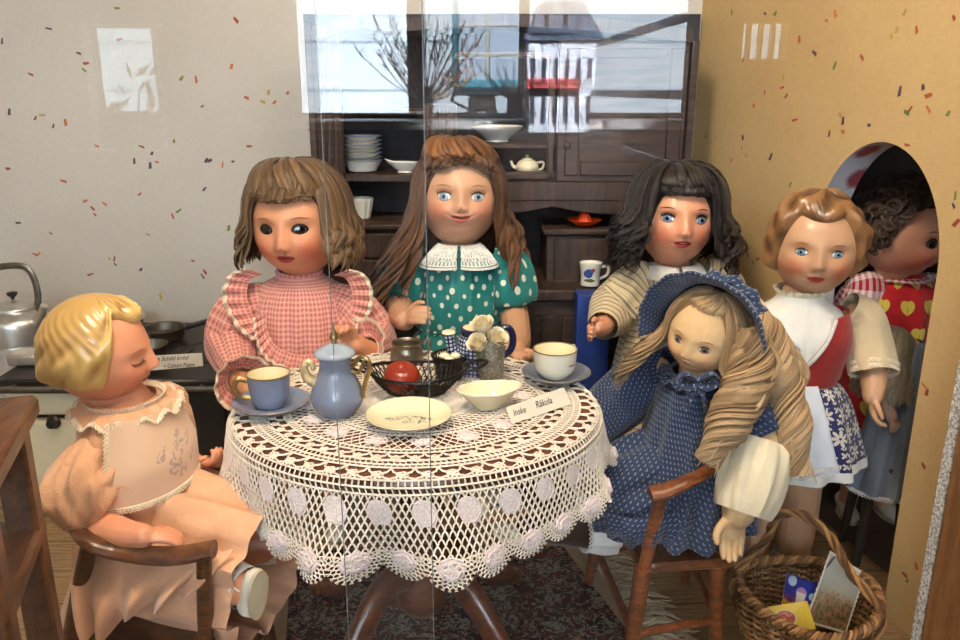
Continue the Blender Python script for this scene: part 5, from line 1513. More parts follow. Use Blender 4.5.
# ---------------------------------------------------------------- girl in green dots
def doll_green():
    x0, y0 = -.036, 1.40
    root = empty('doll', (x0, y0, 0), 'long haired doll in a green dress with white dots behind the table', 'doll')
    h = Head(headM(at(459, 197, 1.40), .07, -.04, .03), .085, a=.83, ez=.07, nz=-.12, mz=-.33, ex=.325, ew=.125, eh=.088, iris=rgb(120, 150, 176), skin=rgb(198, 150, 116), blush=rgb(196, 106, 82), bl=.6, lip=rgb(170, 66, 56), mw=.195, hu=.058, hl=.085, smile=.6, open_=.012, cheek=.14, chin=.08, jaw=.06, nose=.08, nw=.9, brow=rgb(150, 106, 76))
    sh = .494; Ra = [at(412, 266, 1.40), at(400, 297, 1.375), at(402, 312, 1.33), at(402, 312, 1.305)]; La = [at(502, 270, 1.40), at(513, 308, 1.39), at(517, 340, 1.29), at(515, 350, 1.225)]
    hM1 = aim(at(405, 319, 1.275), V((.35, -.45, .25)), (.25, .3, .9)); hM2 = aim(La[-1], V((.25, -.6, -.20)), (-.8, -.3, 0))
    Ra = [Ra[0], at(402, 296, 1.375), at(400, 314, 1.32), at(405, 320, 1.275)]; rr = [.027, .026, .024, .018]
    body(root, h, standing(root, None, h, sh, [(Ra, rr), (La, rr)], [(hM1, .062, 1, .32), (hM2, .056, -1, .45)]), S_vinyl)
    h.eyes(root, {'eye': EYE}, lash=rgb(70, 46, 32), lashes=True, ir=.95, pupil=.45, brows=True)
    legs_shoes(root)
    cols = [rgb(58, 34, 20), rgb(104, 66, 38), rgb(120, 80, 48)]; mb = MB()
    pm = lambda az: radians(lerp(46, 122, sstep(.6, 1.2, abs(az))))
    skullcap(mb, h, pm, 1.05, rgb(78, 48, 28))
    Lf = lambda a: .20
    bodyhair(mb, h, 190, .9, 2*pi-.9, .14, lambda a: radians(100), .13, lambda a: (.12 if a < pi else .19)+.03*sin(a*3), cols, .010, .0022, flare=.42, wave=.012, wfreq=1.5, ns=14, back=.08)
    bodyhair(mb, h, 70, pi+.75, 2*pi-1.0, .2, lambda a: radians(92), .16, lambda a: .22, cols, .010, .0022, flare=.62, wave=.016, wfreq=1.8, ns=15, back=.0)
    bodyhair(mb, h, 24, 1.25, pi-.75, .2, lambda a: radians(92), .16, lambda a: .10, cols, .010, .0022, flare=.5, wave=.012, wfreq=1.8, ns=13, back=.10)
    bodyhair(mb, h, 76, -.92, .92, .12, lambda a: radians(44+9*abs(a)), .24, lambda a: .010+.012*abs(a), cols, .009, .0024, flare=.5, wave=.003, wfreq=.8, inward=1.2, ns=6, drift=.35)
    bodyhair(mb, h, 50, -1.2, 1.2, .2, lambda a: radians(48), .30, lambda a: .006, [rgb(84, 50, 28), rgb(130, 84, 46), rgb(140, 92, 52)], .010, .0026, flare=.3, inward=1.2, ns=4, drift=-.5)
    mb.build('hair', hair_mat('hair_fibre'), root, world=True)
    mb = MB(); f = wfold(11, .09, 1.)
    stack(mb, [(sh+.028, .034, .034, x0, y0), (sh+.016, .044, .040, x0, y0), (sh-.004, .068, .050, x0, y0), (sh-.04, .076, .062, x0, y0-.004), (sh-.10, .073, .062, x0, y0-.006), (sh-.128, .072, .060, x0, y0-.004), (sh-.15, .084, .068, x0, y0-.004), (.26, .10, .08, x0, y0-.01), (.17, .108, .082, x0, y0-.014)], 96, 60, f)
    dress = mb.build('dress', F_dots, root, world=True)
    mb = MB(); wz = sh-.128; P = [V((x0+.074*cos(a), y0-.004+.062*sin(a), wz)) for a in [pi+pi*i/30 for i in range(31)]]
    ruffle(mb, P, lambda t: V((cos(pi+pi*t)*.5, sin(pi+pi*t)*.5, .55)), lambda t: V((cos(pi+pi*t), sin(pi+pi*t), 0)), .012, 16, .003, k=140); mb.build('waist_frill', F_dots, dress, world=True)
    for A, sx in ((Ra, -1), (La, 1)):
        q = at(399, 300, 1.372) if sx < 0 else at(512, 303, 1.392)
        mb = MB(); ctube(mb, [A[0]+V((-sx*.02, 0, .014)), A[0]+V((sx*.008, -.002, .004)), A[0].lerp(q, .5)+V((sx*.006, -.004, 0)), A[0].lerp(q, .9), q], [.034, .043, .048, .044, .033], 56, 26, (0, 1, 0), 1., lambda a, t: 1+.05*sin(8*a)*sin(pi*t)+.04*sin(15*a)*abs(2*t-1)); sl = mb.build('sleeve', F_dots, dress, world=True)
        d = (q-A[0]).normalized(); X = d.orthogonal().normalized(); Yv = d.cross(X)
        mb = MB(); ctube(mb, [q-d*.004, q+d*.008], [.034, .034], 40, 4, (0, 1, 0)); mb.build('cuff', F_dots, sl, world=True)
    # round lace collar in two halves
    for sx in (-1, 1):
        mb = MB(); rows = []; m_ = 7; n = 22
        def cp(t, q):
            a = -pi/2+sx*(.07+1.30*t); r0 = .036; w = (.036*sin(pi*clamp(.10+.86*t))**.55)*q
            r = r0+w; z = sh+.028-(.012*q+.016*q*q)*1.15-.002
            k = 1+.16*q*(abs(cos(a)))
            return V((x0+r*cos(a)*1.04*k, y0-.004+r*sin(a)*1.14-.004*q, z+.002))
        for j in range(m_): rows.append([cp(i/(n-1), j/(m_-1)) for i in range(n)])
        sheet(mb, rows); c = mb.build('collar', simple('collar_net', rgb(130, 170, 158), .9), dress, world=True)
        mb = MB(); of = V((0, -.0022, .0014))
        for q in (0, .33, .62, .93): tube(mb, [cp(i/29, q)+of for i in range(30)], .0012, 5)
        for k in range(15):
            t = (k+.5)/15
            for s_ in (-1, 1): tube(mb, [cp(clamp(t+s_*.03*sin(q_*9)), q_)+of for q_ in (0, .2, .4, .6, .8, .93)], .0009, 4)
        for k in range(6):
            t = (k+.5)/6; tube(mb, [cp(clamp(t+.055*cos(b)), .48+.28*sin(b))+of*1.4 for b in [2*pi*z/10 for z in range(11)]], .0013, 5)
        lace_edge(mb, [cp(i/29, 1.)+of for i in range(30)], lambda t: V((0, -.4, -.7)), .003, .004, .0009); mb.build('collar_lace', M_lacew, c, world=True)
doll_green()

# ---------------------------------------------------------------- dark haired doll in striped dress
def doll_striped():
    x0, y0 = .350, 1.42
    root = empty('doll', (x0, y0, 0), 'dark haired doll in a cream striped dress standing before the ochre wall', 'doll')
    h = Head(headM(at(675, 219, 1.41), .0, -.06, .06), .083, a=.78, ez=.06, nz=-.20, mz=-.42, ex=.34, ew=.12, eh=.088, iris=rgb(92, 116, 160), skin=rgb(224, 158, 122), blush=rgb(210, 104, 78), bl=.65, lip=rgb(186, 36, 34), mw=.175, hu=.068, hl=.085, open_=.02, jaw=.12, brow=rgb(120, 66, 44), nose=.15)
    sh = .452; Ra = [at(640, 285, 1.42), at(612, 312, 1.39), at(603, 326, 1.33), at(598, 327, 1.31)]; La = [V((x0+.075, y0, sh-.01)), V((x0+.10, y0-.03, sh-.08)), V((x0+.08, y0-.08, sh-.12)), V((x0+.06, y0-.1, sh-.12))]
    rr = [.025, .023, .018, .014]
    hM1 = aim(at(601, 327, 1.318), V((-.5, -.45, -.05)), (.0, .1, .9)); hM2 = aim(La[-1], V((-.5, -.5, 0)), (0, 0, 1))
    body(root, h, standing(root, None, h, sh, [(Ra, rr), (La, rr)], [(hM1, .054, 1, .35), (hM2, .05, 1, .4)]), S_gloss)
    h.eyes(root, {'eye': EYE}, lash=rgb(24, 14, 12), lashes=True, ir=1., lw=.02)
    mb = MB(); 
    for i in range(4): ell(mb, tuple(h.loc(-.045+.03*i, h.mz+.012, -.004)*h.hs), (.0013, .001, .0015), h.M, 8, 6)
    mb.build('teeth', CHINA, root, world=True)
    legs_shoes(root)
    cols = [rgb(16, 11, 10), rgb(36, 26, 22), rgb(52, 40, 33)]; mb = MB()
    pm = lambda az: radians(lerp(58, 120, sstep(.6, 1.15, abs(az))))
    skullcap(mb, h, pm, 1.06, rgb(22, 15, 13))
    bodyhair(mb, h, 190, .82, 2*pi-.82, .16, lambda a: radians(92), .26, lambda a: .085, cols, .010, .0024, flare=.55, wave=.010, wfreq=2., inward=.2, ns=11)
    bodyhair(mb, h, 120, .78, 2*pi-.78, .26, lambda a: radians(78), .36, lambda a: .08, cols, .009, .0024, flare=.6, wave=.012, wfreq=2.4, inward=.4, ns=11)
    bodyhair(mb, h, 80, -.95, .95, .14, lambda a: radians(58), .16, lambda a: .004, cols, .010, .0022, ns=3, flare=.1, drift=.25)
    bodyhair(mb, h, 60, -1.1, 1.1, .22, lambda a: radians(52), .26, lambda a: .006, cols, .010, .0024, ns=3, flare=.2, drift=-.3)
    for i in range(140):   # frizz at the sides
        sx = R.choice((-1, 1)); az = sx*R.uniform(.95, 2.0); ph = R.uniform(.6, 1.7); c = h.dirp(az, ph, R.uniform(1.15, 1.42)); r = R.uniform(.006, .014); a = R.uniform(0, 6.28); n = h.nrm(az, ph); X = n.orthogonal().normalized(); Yv = n.cross(X)
        lock(mb, [c+X*(r*cos(a+q))+Yv*(r*sin(a+q))+n*(.012*q/6-.01) for q in [k*.6 for k in range(11)]], .006, .0014, mixc(cols[0], cols[1], R.random()), n)
    mb.build('hair', hair_mat('hair_fibre'), root, world=True)
    mb = MB(); f = wfold(13, .07, 2.)
    stack(mb, [(sh+.026, .036, .034, x0, y0), (sh+.012, .05, .042, x0, y0), (sh-.004, .07, .05, x0, y0), (sh-.035, .079, .06, x0, y0-.004), (sh-.075, .079, .064, x0, y0-.006), (sh-.12, .088, .07, x0, y0-.004), (.26, .10, .08, x0, y0-.014), (.17, .105, .08, x0, y0-.02)], 96, 50, f)
    dress = mb.build('dress', F_stripe, root, world=True)
    mb = MB(); zz = sh-.058; P = [V((x0+.081*cos(a), y0-.006+.064*sin(a), zz-.004*sin(a))) for a in [pi+.1+(pi-.2)*i/30 for i in range(31)]]
    ruffle(mb, P, lambda t: V((0, -.15, -.95)), lambda t: V((cos(pi+pi*t), sin(pi+pi*t), 0)), .02, 15, .003, k=130); mb.build('yoke_frill', F_stripe, dress, world=True)
    for A, sx in ((Ra, -1), (La, 1)):
        mb = MB(); ctube(mb, [A[0]+V((-sx*.02, 0, .01)), A[0]+V((sx*.006, -.004, 0)), A[0].lerp(A[1], .6), A[1], A[2]], [.036, .045, .048, .044, .026], 56, 28, (0, 1, 0), 1., lambda a, t: 1+.06*sin(7*a+3*t)*sin(pi*t)); mb.build('sleeve', F_stripe, dress, world=True)
    for sx in (-1, 1):
        mb = MB(); rows = []
        for j in range(6):
            q = j/5; row = []
            for i in range(16):
                t = i/15; a = -pi/2+sx*(.06+1.6*t); w = .030*q*(1-.35*t)
                row.append(V((x0+(.036+w)*cos(a)*1.06, y0-.003+(.036+w)*sin(a)*1.10, sh+.030-.012*q-.010*q*q+.004*sin(pi*q))))
            rows.append(row)
        sheet(mb, rows); mb.build('collar', F_white, dress, world=True, solid=.002)
doll_striped()

# ---------------------------------------------------------------- moulded hair helper
M_mhair = vcol('moulded_hair', .3, .3, .06, 50.)
def moulded(root, h, phmax, depth, fn, cols, nu=150, nv=90):
    mb = MB(); vs = []; cs = []
    for j in range(nv+1):
        t = j/nv
        for i in range(nu):
            az = 2*pi*i/nu-pi; ph = phmax(az)*t; e = sqrt(max(0, 1-t**9)); w = fn(az, ph, t)
            k = 1.0+depth*e+w*e
            if j == nv: k = .975
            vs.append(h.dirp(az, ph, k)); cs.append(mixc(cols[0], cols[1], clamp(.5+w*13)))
    mb.add(vs, ring_faces(nu, nv+1), None, cs); return mb
# ---------------------------------------------------------------- doll in red bodice (right)
def doll_red():
    x0, y0 = .476, 1.15
    root = empty('doll', (x0, y0, 0), 'doll with brown moulded hair in red bodice and white apron beside the arch', 'doll')
    h = Head(headM(at(815, 246, 1.15), -.28, -.02, .03), .0715, a=.84, ez=-.02, nz=-.26, mz=-.52, ex=.325, ew=.108, eh=.072, iris=rgb(74, 126, 160), skin=rgb(196, 152, 116), blush=rgb(190, 96, 66), bl=.7, lip=rgb(186, 42, 30), mw=.165, hu=.065, hl=.075, jaw=.1, cheek=.1, brow=rgb(150, 104, 70), nose=.115, nw=.85)
    sh = .462; x1 = x0-.004
    La = [at(857, 318, 1.15), at(872, 352, 1.14), at(874, 380, 1.115), at(873, 396, 1.10)]; Ra = [V((x0-.07, y0, sh-.012)), V((x0-.10, y0-.02, sh-.07)), V((x0-.10, y0-.06, sh-.12)), V((x0-.09, y0-.08, sh-.14))]
    rr = [.023, .021, .019, .015]; hM = aim(La[-1], V((.02, -.25, -.9)), (-.3, -.9, 0)); hM2 = aim(Ra[-1], V((0, -.5, -.5)), (1, 0, 0))
    body(root, h, standing(root, None, h, sh, [(La, rr), (Ra, rr)], [(hM, .052, 1, .3), (hM2, .05, 1, .3)], hip=.24, leg_r=(.034, .030, .023)), S_gloss)
    h.eyes(root, {'eye': EYE}, lash=rgb(80, 50, 34), ir=1.0, pupil=.36, lw=.012)
    def fn(az, ph, t):
        w = .045*sin(5.5*ph+2.4*sin(2*az+.6)+az*1.2)+.012*sin(11*az+6*ph)+.006*sin(34*az+9*sin(4*ph))
        w += .06*gau(abs(az)-1.15, .3)*gau(t-.85, .2)*(1+.9*sin(11*ph+5*az))+.02*gau(az-.2, .5)*gau(t-.8, .15)
        w += .055*sin(13*ph+5*sin(2.2*az)+2*az)*sstep(.45, .9, abs(az))*sstep(.3, .7, ph)
        return w*sstep(0, .25, ph)
    pm = lambda az: radians(lerp(50+5*cos(3*az), 122, sstep(.62, 1.25, abs(az))))
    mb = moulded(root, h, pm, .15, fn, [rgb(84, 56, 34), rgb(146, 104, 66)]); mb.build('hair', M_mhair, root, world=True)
    # white blouse, red bodice, skirt, apron
    mb = MB(); stack(mb, [(sh+.034, .033, .032, x0, y0), (sh+.020, .038, .036, x0, y0), (sh+.002, .062, .046, x0, y0), (sh-.03, .071, .056, x0, y0-.003), (sh-.07, .066, .054, x0, y0-.004), (sh-.10, .058, .05, x0, y0-.003)], 72, 30, wfold(9, .03)); bl = mb.build('blouse', F_white, root, world=True)
    ringp = [V((x0+.036*cos(2*pi*i/40), y0+.034*sin(2*pi*i/40), sh+.030)) for i in range(41)]
    mb = MB(); ruffle(mb, ringp, lambda t: V((cos(2*pi*t)*.35, sin(2*pi*t)*.35, .7)), lambda t: V((cos(2*pi*t), sin(2*pi*t), 0)), .012, 22, .002, k=200); mb.build('neck_frill', F_ivory, bl, world=True)
    mb = MB(); n = 60; rows = []
    for j in range(16):
        q = j/15; z = lerp(sh-.004, sh-.105, q); row = []
        op = lerp(.95, .10, min(1., q*1.25))
        rx = crv1([.069, .077, .072, .062], 16)[j]; ry = crv1([.050, .061, .059, .053], 16)[j]
        for i in range(n): a = -pi/2-.42+op+(2*pi-2*op)*i/(n-1); row.append(V((x0+rx*cos(a), y0-.003+ry*sin(a), z+.012*(1-q)*abs(cos(a)))))
        rows.append(row)
    sheet(mb, rows); bo = mb.build('bodice', F_red, bl, world=True, solid=.002)
    mb = MB()
    for sx in (0, -1): tube(mb, [r_[sx]+V((0, -.002, 0)) for r_ in rows], .0042, 8, flat=.6)
    mb.build('bodice_braid', F_white, bo, world=True)
    mb = MB(); stack(mb, [(sh-.098, .058, .050, x0, y0-.003), (sh-.12, .078, .064, x0, y0-.003), (sh-.16, .094, .078, x0, y0-.003), (sh-.225, .112, .092, x0, y0-.003)], 110, 34, wfold(10, .06, .5)); sk = mb.build('skirt', F_navy, root, world=True)
    mb = MB(); stack(mb, [(sh-.221, .1125, .0925, x0, y0-.003), (sh-.236, .115, .095, x0, y0-.003)], 110, 6, lambda a, t: wfold(10, .06, .5)(a, .985)); mb.build('hem_band', F_white, sk, world=True)
    mb = MB(); rows = []
    for j in range(20):
        q = j/19; z = lerp(sh-.094, sh-.218, q); row = []
        rx = crv1([.061, .086, .102, .117], 20)[j]; ry = crv1([.053, .073, .088, .101], 20)[j]
        for i in range(36):
            a = -pi/2-.36+(i/35-.5)*2*lerp(.62, .72, q); f = 1+.035*q*sin(15*a+.6); row.append(V((x0+rx*cos(a)*f, y0-.004+ry*sin(a)*f, z-.006*abs(i/17.5-1)**3*q*-1)))
        rows.append(row)
    sheet(mb, rows); ap = mb.build('apron', F_sheer, root, world=True, solid=.0015)
    mb = MB(); lace_edge(mb, rows[-1], lambda t: V((0, -.1, -1)), .006, .005, .0009); lace_edge(mb, [p+V((0, -.002, .012)) for p in rows[-1]], lambda t: V((0, -.1, -1)), .007, .006, .0008); mb.build('apron_lace', M_lacew, ap, world=True)
    mb = MB(); stack(mb, [(sh-.090, .0605, .053, x0, y0-.003), (sh-.102, .063, .055, x0, y0-.003)], 60, 6); wb = mb.build('waistband', F_sheer, ap, world=True)
    mb = MB(); bw = at(776, 352, 1.085)
    for sx in (-1, 1):
        tube(mb, crv([bw, bw+V((sx*.020, -.004, .012)), bw+V((sx*.030, -.002, .002)), bw+V((sx*.012, -.004, -.006)), bw], 18), .003, 8, flat=2.2); tube(mb, crv([bw, bw+V((sx*.012, -.004, -.02)), bw+V((sx*.02, -.002, -.045))], 10), .002, 8, flat=2.4)
    mb.build('apron_bow', F_sheer, ap, world=True)
    for A, sx in ((La, 1), (Ra, -1)):
        e = A[2].lerp(A[1], .35)
        mb = MB(); ctube(mb, [A[0]+V((-sx*.018, 0, .016)), A[0]+V((sx*.006, -.002, 0)), A[0].lerp(A[1], .7), e], [.026, .031, .034, .0345], 56, 26, (0, 1, 0), 1., lambda a, t: 1+.045*sin(7*a)*t); sl = mb.build('sleeve', F_linen, bl, world=True)
        d = (e-A[1]).normalized(); X = d.orthogonal().normalized(); Yv = d.cross(X); ring = [e+X*(.0345*cos(2*pi*i/40))+Yv*(.0345*sin(2*pi*i/40)) for i in range(41)]
        mb = MB(); lace_edge(mb, ring, lambda t: d, .005, .005, .0009); lace_edge(mb, [p-d*.008+(p-e).normalized()*.001 for p in ring], lambda t: d, .005, .006, .0009); mb.build('lace_trim', M_lace, sl, world=True)
    for sx in (-1, 1):
        mb = MB(); ctube(mb, [V((x0+sx*.034, y0+.001, .018)), V((x0+sx*.034, y0+.001, .062))], [.0265, .0285], 30, 8); mb.build('sock', F_white, root, world=True)
        shoe(root, V((x0+sx*.036, y0+.03, .006)), (sx*.1-.25, -1, 0), .082, simple('grey_suede', rgb(150, 138, 118), .8), laces=True)
doll_red()
# ---------------------------------------------------------------- armchairs
M_ch1 = wood('dark_chair_wood', rgb(62, 34, 16), rgb(112, 66, 34), (20, 20, 60), .38, .2)
M_ch2 = wood('red_chair_wood', rgb(96, 50, 24), rgb(146, 84, 44), (20, 20, 60), .4, .2)
def armchair(label, mat, seat, sz, arm, posts, legs, az_off=0.):
    cx = sum(p[0] for p in seat)/4; cy = sum(p[1] for p in seat)/4
    root = empty('armchair', (cx, cy, 0), label, 'chair')
    mb = MB(); S_ = [V((p[0], p[1], 0)) for p in seat]; c = V((cx, cy, 0)); rows = []
    out = []
    for k in range(4):
        a, b = S_[k], S_[(k+1) % 4]
        for i in range(8): out.append(a.lerp(b, (i+.5)/8))
    for q, z in ((.05, sz-.016), (.96, sz-.016), (1., sz-.012), (1., sz-.004), (.97, sz), (.6, sz-.003), (.05, sz-.004)): rows.append([c+(p-c)*q+V((0, 0, z)) for p in out])
    mb.add([p for r_ in rows for p in r_], ring_faces(len(out), len(rows))); mb.build('seat', mat, root, world=True)
    mb = MB(); P = crv(arm, 60); F = frames(P); w = crv1([.016, .017, .015, .013, .013, .013, .015, .017, .016], 60)
    tube(mb, P, [x*.52 for x in w], 12, up=(0, 0, 1), flat=1.6); mb.build('arm_rail', mat, root, world=True)
    for a, b in posts:
        mb = MB(); tube(mb, crv([b, V(b).lerp(V(a), .5)+V((0, 0, 0)), a], 14), crv1([.008, .0088, .0082], 14), 12); mb.build('post', mat, root, world=True)
    for a, b in legs:
        mb = MB(); tube(mb, crv([b, V(b).lerp(V(a), .5), a], 14), crv1([.0085, .0105, .012], 14), 12); mb.build('leg', mat, root, world=True)
    for i, j in ((0, 1), (2, 3), (1, 2), (3, 0)):
        a, b = V(legs[i][1]).lerp(V(legs[i][0]), .42), V(legs[j][1]).lerp(V(legs[j][0]), .42); mb = MB(); tube(mb, [a, b], .006, 8); mb.build('stretcher', mat, root, world=True)
    return root
zA = .302
armchair('dark wooden armchair holding the blond doll in peach', M_ch1, [(-.300, .745), (-.300, .955), (-.475, .945), (-.475, .755)], .190,
    [at(214, 549, .735), at(170, 556, .733), at(120, 551, .735), at(82, 534, .745), (-.49, .86, .335), (-.47, .945, .32), (-.42, .965, .31), (-.36, .968, .305), (-.30, .965, zA)],
    [(at(204, 556, .737), (-.304, .752, .18)), (at(90, 540, .745), (-.462, .76, .18)), ((-.305, .962, zA-.005), (-.305, .95, .18)), ((-.465, .94, .315), (-.465, .935, .18))],
    [((-.305, .752, .18), (-.292, .742, 0)), ((-.305, .948, .18), (-.292, .958, 0)), ((-.465, .938, .18), (-.485, .955, 0)), ((-.465, .762, .18), (-.485, .745, 0))])
fa, fb = at(660, 498, .93), at(649, 650, .93)
armchair('reddish wooden armchair holding the long-haired doll in the blue bonnet', M_ch2, [(.215, .935), (.185, 1.14), (.335, 1.15), (.350, .95)], .172,
    [at(650, 494, .915), at(668, 490, .918), at(688, 481, .925), at(708, 470, .94), (.352, 1.0, .325), (.35, 1.12, .325), (.31, 1.165, .31), (.26, 1.165, .30), (.19, 1.16, .29)],
    [(at(661, 497, .925), V((.215, .925, .165))), ((.338, .96, .315), (.33, .965, .165)), ((.20, 1.155, .285), (.20, 1.13, .165)), ((.335, 1.135, .32), (.325, 1.135, .165))],
    [((.215, .925, .175), (.2, .915, .005)), ((.20, 1.13, .165), (.178, 1.145, .005)), ((.325, 1.135, .165), (.338, 1.15, 0)), ((.325, .965, .165), (.335, .958, 0))])

# ---------------------------------------------------------------- blond doll in peach (left, profile)
def doll_blond():
    root = empty('doll', (-.40, .85, .19), 'blond doll with moulded hair in a peach dress, in profile on the left armchair', 'doll')
    h = Head(headM(at(99, 351, .85), 1.70, -.03, .0), .0580, a=.84, b=.92, ez=-.14, nz=-.34, mz=-.60, ex=.36, ew=.14, eh=.08, closed=True, skin=rgb(222, 152, 116), blush=rgb(214, 110, 84), bl=.7, lip=rgb(200, 96, 84), mw=.14, hu=.055, hl=.06, jaw=.08, cheek=.12, chin=.07, nose=.16, brow=rgb(190, 120, 80))
    sR = at(98, 470, .806); sL = V((-.395, .92, .398)); pel = V((-.405, .855, .232))
    Ra = [sR, at(90, 520, .775), at(120, 534, .752), at(143, 536, .742)]; La = [sL, at(150, 478, .925), at(178, 468, .92), at(193, 462, .91)]
    rr = [.023, .022, .018, .013]
    foot = at(250, 590, .765); ft2 = V((-.25, .90, .225))
    def fn(mb):
        limb(mb, [h.W((0, .08, -.75)), V((-.408, .862, .437)), V((-.408, .86, .41))], [.026, .026, .04])
        ell(mb, (-.405, .86, .40), (.042, .062, .045)); ell(mb, (-.405, .86, .32), (.046, .056, .09)); ell(mb, tuple(pel), (.05, .062, .045))
        limb(mb, Ra, rr); limb(mb, La, rr)
        limb(mb, [pel+V((0, -.03, 0)), V((-.33, .82, .232)), foot+V((-.02, .008, 0))], [.034, .030, .022]); limb(mb, [pel+V((0, .03, 0)), V((-.33, .89, .232)), ft2], [.034, .030, .022])
        hand(mb, aim(Ra[-1], V((.9, .25, -.12)), (-.15, .9, .1)), .048, 1, .3); hand(mb, aim(La[-1], V((.8, -.15, .05)), (.0, -.9, .3)), .05, 1, .5)
    body(root, h, fn, S_matt)
    h.eyes(root, {'eye': EYE}, lash=rgb(110, 60, 40), lashes=True, lw=.012)
    def fnw(az, ph, t):
        sw = sin(9*ph+3.2*az)
        w = .010*sin(26*az+10*sin(3*ph))*sstep(.2, .5, t)+.028*sw*sstep(.45, .8, t)
        w += .055*gau(t-.88, .09)*(1+.75*sin(7*az+1.))+.05*gau(az-.55, .2)*gau(ph-.85, .16)-.03*gau(az-.22, .05)*sstep(.1, .4, ph)*(1-sstep(.8, 1.1, ph))
        w += .02*sin(14*az+14*ph)*gau(t-.75, .14)
        return w
    pm = lambda az: radians(lerp(52+7*cos(4*az), 121, sstep(.75, 1.35, abs(az))))
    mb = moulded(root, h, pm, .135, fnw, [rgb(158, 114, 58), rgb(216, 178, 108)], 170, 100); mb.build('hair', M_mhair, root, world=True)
    # dress: bodice, bib, sleeves, lap
    mb = MB(); stack(mb, [(.442, .033, .037, -.408, .861), (.433, .042, .052, -.408, .861), (.417, .05, .068, -.408, .86), (.385, .054, .074, -.404, .86), (.34, .060, .078, -.40, .86), (.29, .064, .080, -.398, .858), (.245, .075, .088, -.396, .858), (.215, .085, .095, -.395, .858)], 80, 40, wfold(9, .06, .3)); dr = mb.build('dress', F_peach, root, world=True)
    cr = [V((-.408+.040*cos(2*pi*i/40), .861+.046*sin(2*pi*i/40), .439)) for i in range(41)]; of = lambda t: V((cos(2*pi*t)*.8, sin(2*pi*t)*.8, -.35))
    mb = MB(); e = ruffle(mb, cr, of, lambda t: V((0, 0, 1)), .022, 13, .0045, k=180); cl = mb.build('collar_frill', F_peach, dr, world=True)
    mb = MB(); lace_edge(mb, e, of, .006, .0042, .0009); lace_edge(mb, cr, lambda t: V((cos(2*pi*t)*.4, sin(2*pi*t)*.4, .8)), .007, .0042, .0009); mb.build('collar_lace', M_lace, cl, world=True)
    # embroidered sheer bib on the chest
    mb = MB(); rows = []
    for j in range(14):
        q = j/13; row = []
        for i in range(18):
            a = -.35+(i/17-.5)*2*1.12; z = lerp(.436, .345, q); rx = lerp(.047, .064, min(1, q*1.6)); ry = lerp(.062, .083, min(1, q*1.6)); row.append(V((-.404+rx*cos(a)*1.04, .859+ry*sin(a)*1.04, z)))
        rows.append(row)
    m = Mat('embroidered_bib'); u, v, _ = m.sep(m.uv()); nz = m.noise(m.comb(u*70., v*70.), 1., 4., .6, 1.); r2 = ((u-.085)*(u-.085)*1.+(v-.055)*(v-.055)*1.6).sqrt()
    k = ((nz-.5).abs() < .05)*(r2 < .034)*(m.noise(m.comb(u*40., v*40.), 1., 2.) > .48); col = m.mix(k*.55, rgb(226, 190, 158), rgb(130, 120, 130)); BIB = m.princ(col, .8, sheen=.3)
    sheet(mb, rows); bib = mb.build('bib', BIB, dr, world=True)
    mb = MB(); lace_edge(mb, rows[-1], lambda t: V((.2, -.1, -1)), .006, .0045, .0009); lace_edge(mb, [r_[0] for r_ in rows], lambda t: V((-.4, -.9, 0)), .006, .0045, .0009); mb.build('bib_lace', M_lace, bib, world=True)
    crum = lambda a, t: 1+(.09*sin(5*a+7*t)+.06*sin(9*a-11*t)+.05*sin(14*a+3*t))*sin(pi*clamp(t*1.05))
    e1 = at(92, 508, .778)
    mb = MB(); ctube(mb, [sR+V((.006, .03, .016)), sR+V((0, .004, .006)), sR.lerp(e1, .45)+V((-.004, -.008, 0)), sR.lerp(e1, .82)+V((-.002, -.006, .0)), e1], [.026, .036, .043, .039, .025], 72, 34, (0, 1, 0), 1., crum); mb.build('sleeve', F_peach, dr, world=True)
    mb = MB(); ctube(mb, [sL+V((-.01, -.03, .015)), sL, sL.lerp(La[1], .6), La[1]], [.026, .036, .040, .026], 48, 22, (0, 1, 0), 1., crum); mb.build('sleeve', F_peach, dr, world=True)
    # skirt over the lap: a wide gathered tube lying forward
    ff = lambda a, t: 1+.07*sin(9*a+2*t)*sstep(0, .4, t)+.05*sin(15*a+5*t)*sstep(.2, 1, t)
    mb = MB(); ctube(mb, [V((-.425, .86, .30)), V((-.40, .86, .275)), V((-.35, .85, .255)), V((-.295, .835, .246)), V((-.245, .818, .240))], [.055, .082, .088, .084, .079], 90, 40, (0, 1, 0), 1.0, ff); sk = mb.build('skirt', F_peach, dr, world=True)
    # side of the skirt hanging between arm and seat
    mb = MB(); rows = []
    top = crv([at(72, 545, .775), at(110, 560, .755), at(150, 562, .748), at(200, 558, .75), at(234, 548, .765)], 60); bot = crv([at(88, 640, .735), at(105, 634, .728), at(140, 612, .73), at(170, 600, .735), at(205, 582, .745)], 60)
    for j in range(22):
        q = j/21; rows.append([top[i].lerp(bot[i], q)+V((0, -.014*sin(pi*q)-.014*q*sin(i*.48+1.5*q), .004*sin(i*.3)*q)) for i in range(60)])
    sheet(mb, rows); mb.build('skirt_side', F_peach, dr, world=True)
    mb = MB(); rows = []
    t2 = crv([V((-.46, .80, .25)), V((-.478, .85, .25)), V((-.46, .92, .25))], 30)
    for j in range(12): rows.append([p+V((-.035*(j/11)-.008*sin(k*.9)*(j/11), 0, -.10*(j/11))) for k, p in enumerate(t2)])
    sheet(mb, rows); mb.build('skirt_back', F_peach, dr, world=True)
    s1 = shoe(root, foot+V((.006, -.010, -.028)), (.12, .05, .95), .058, M_shoe, (.80, -.6, -.05), laces=True); s2 = shoe(root, ft2+V((.002, 0, -.026)), (.1, 0, .95), .052, M_shoe, (.99, 0, -.1))
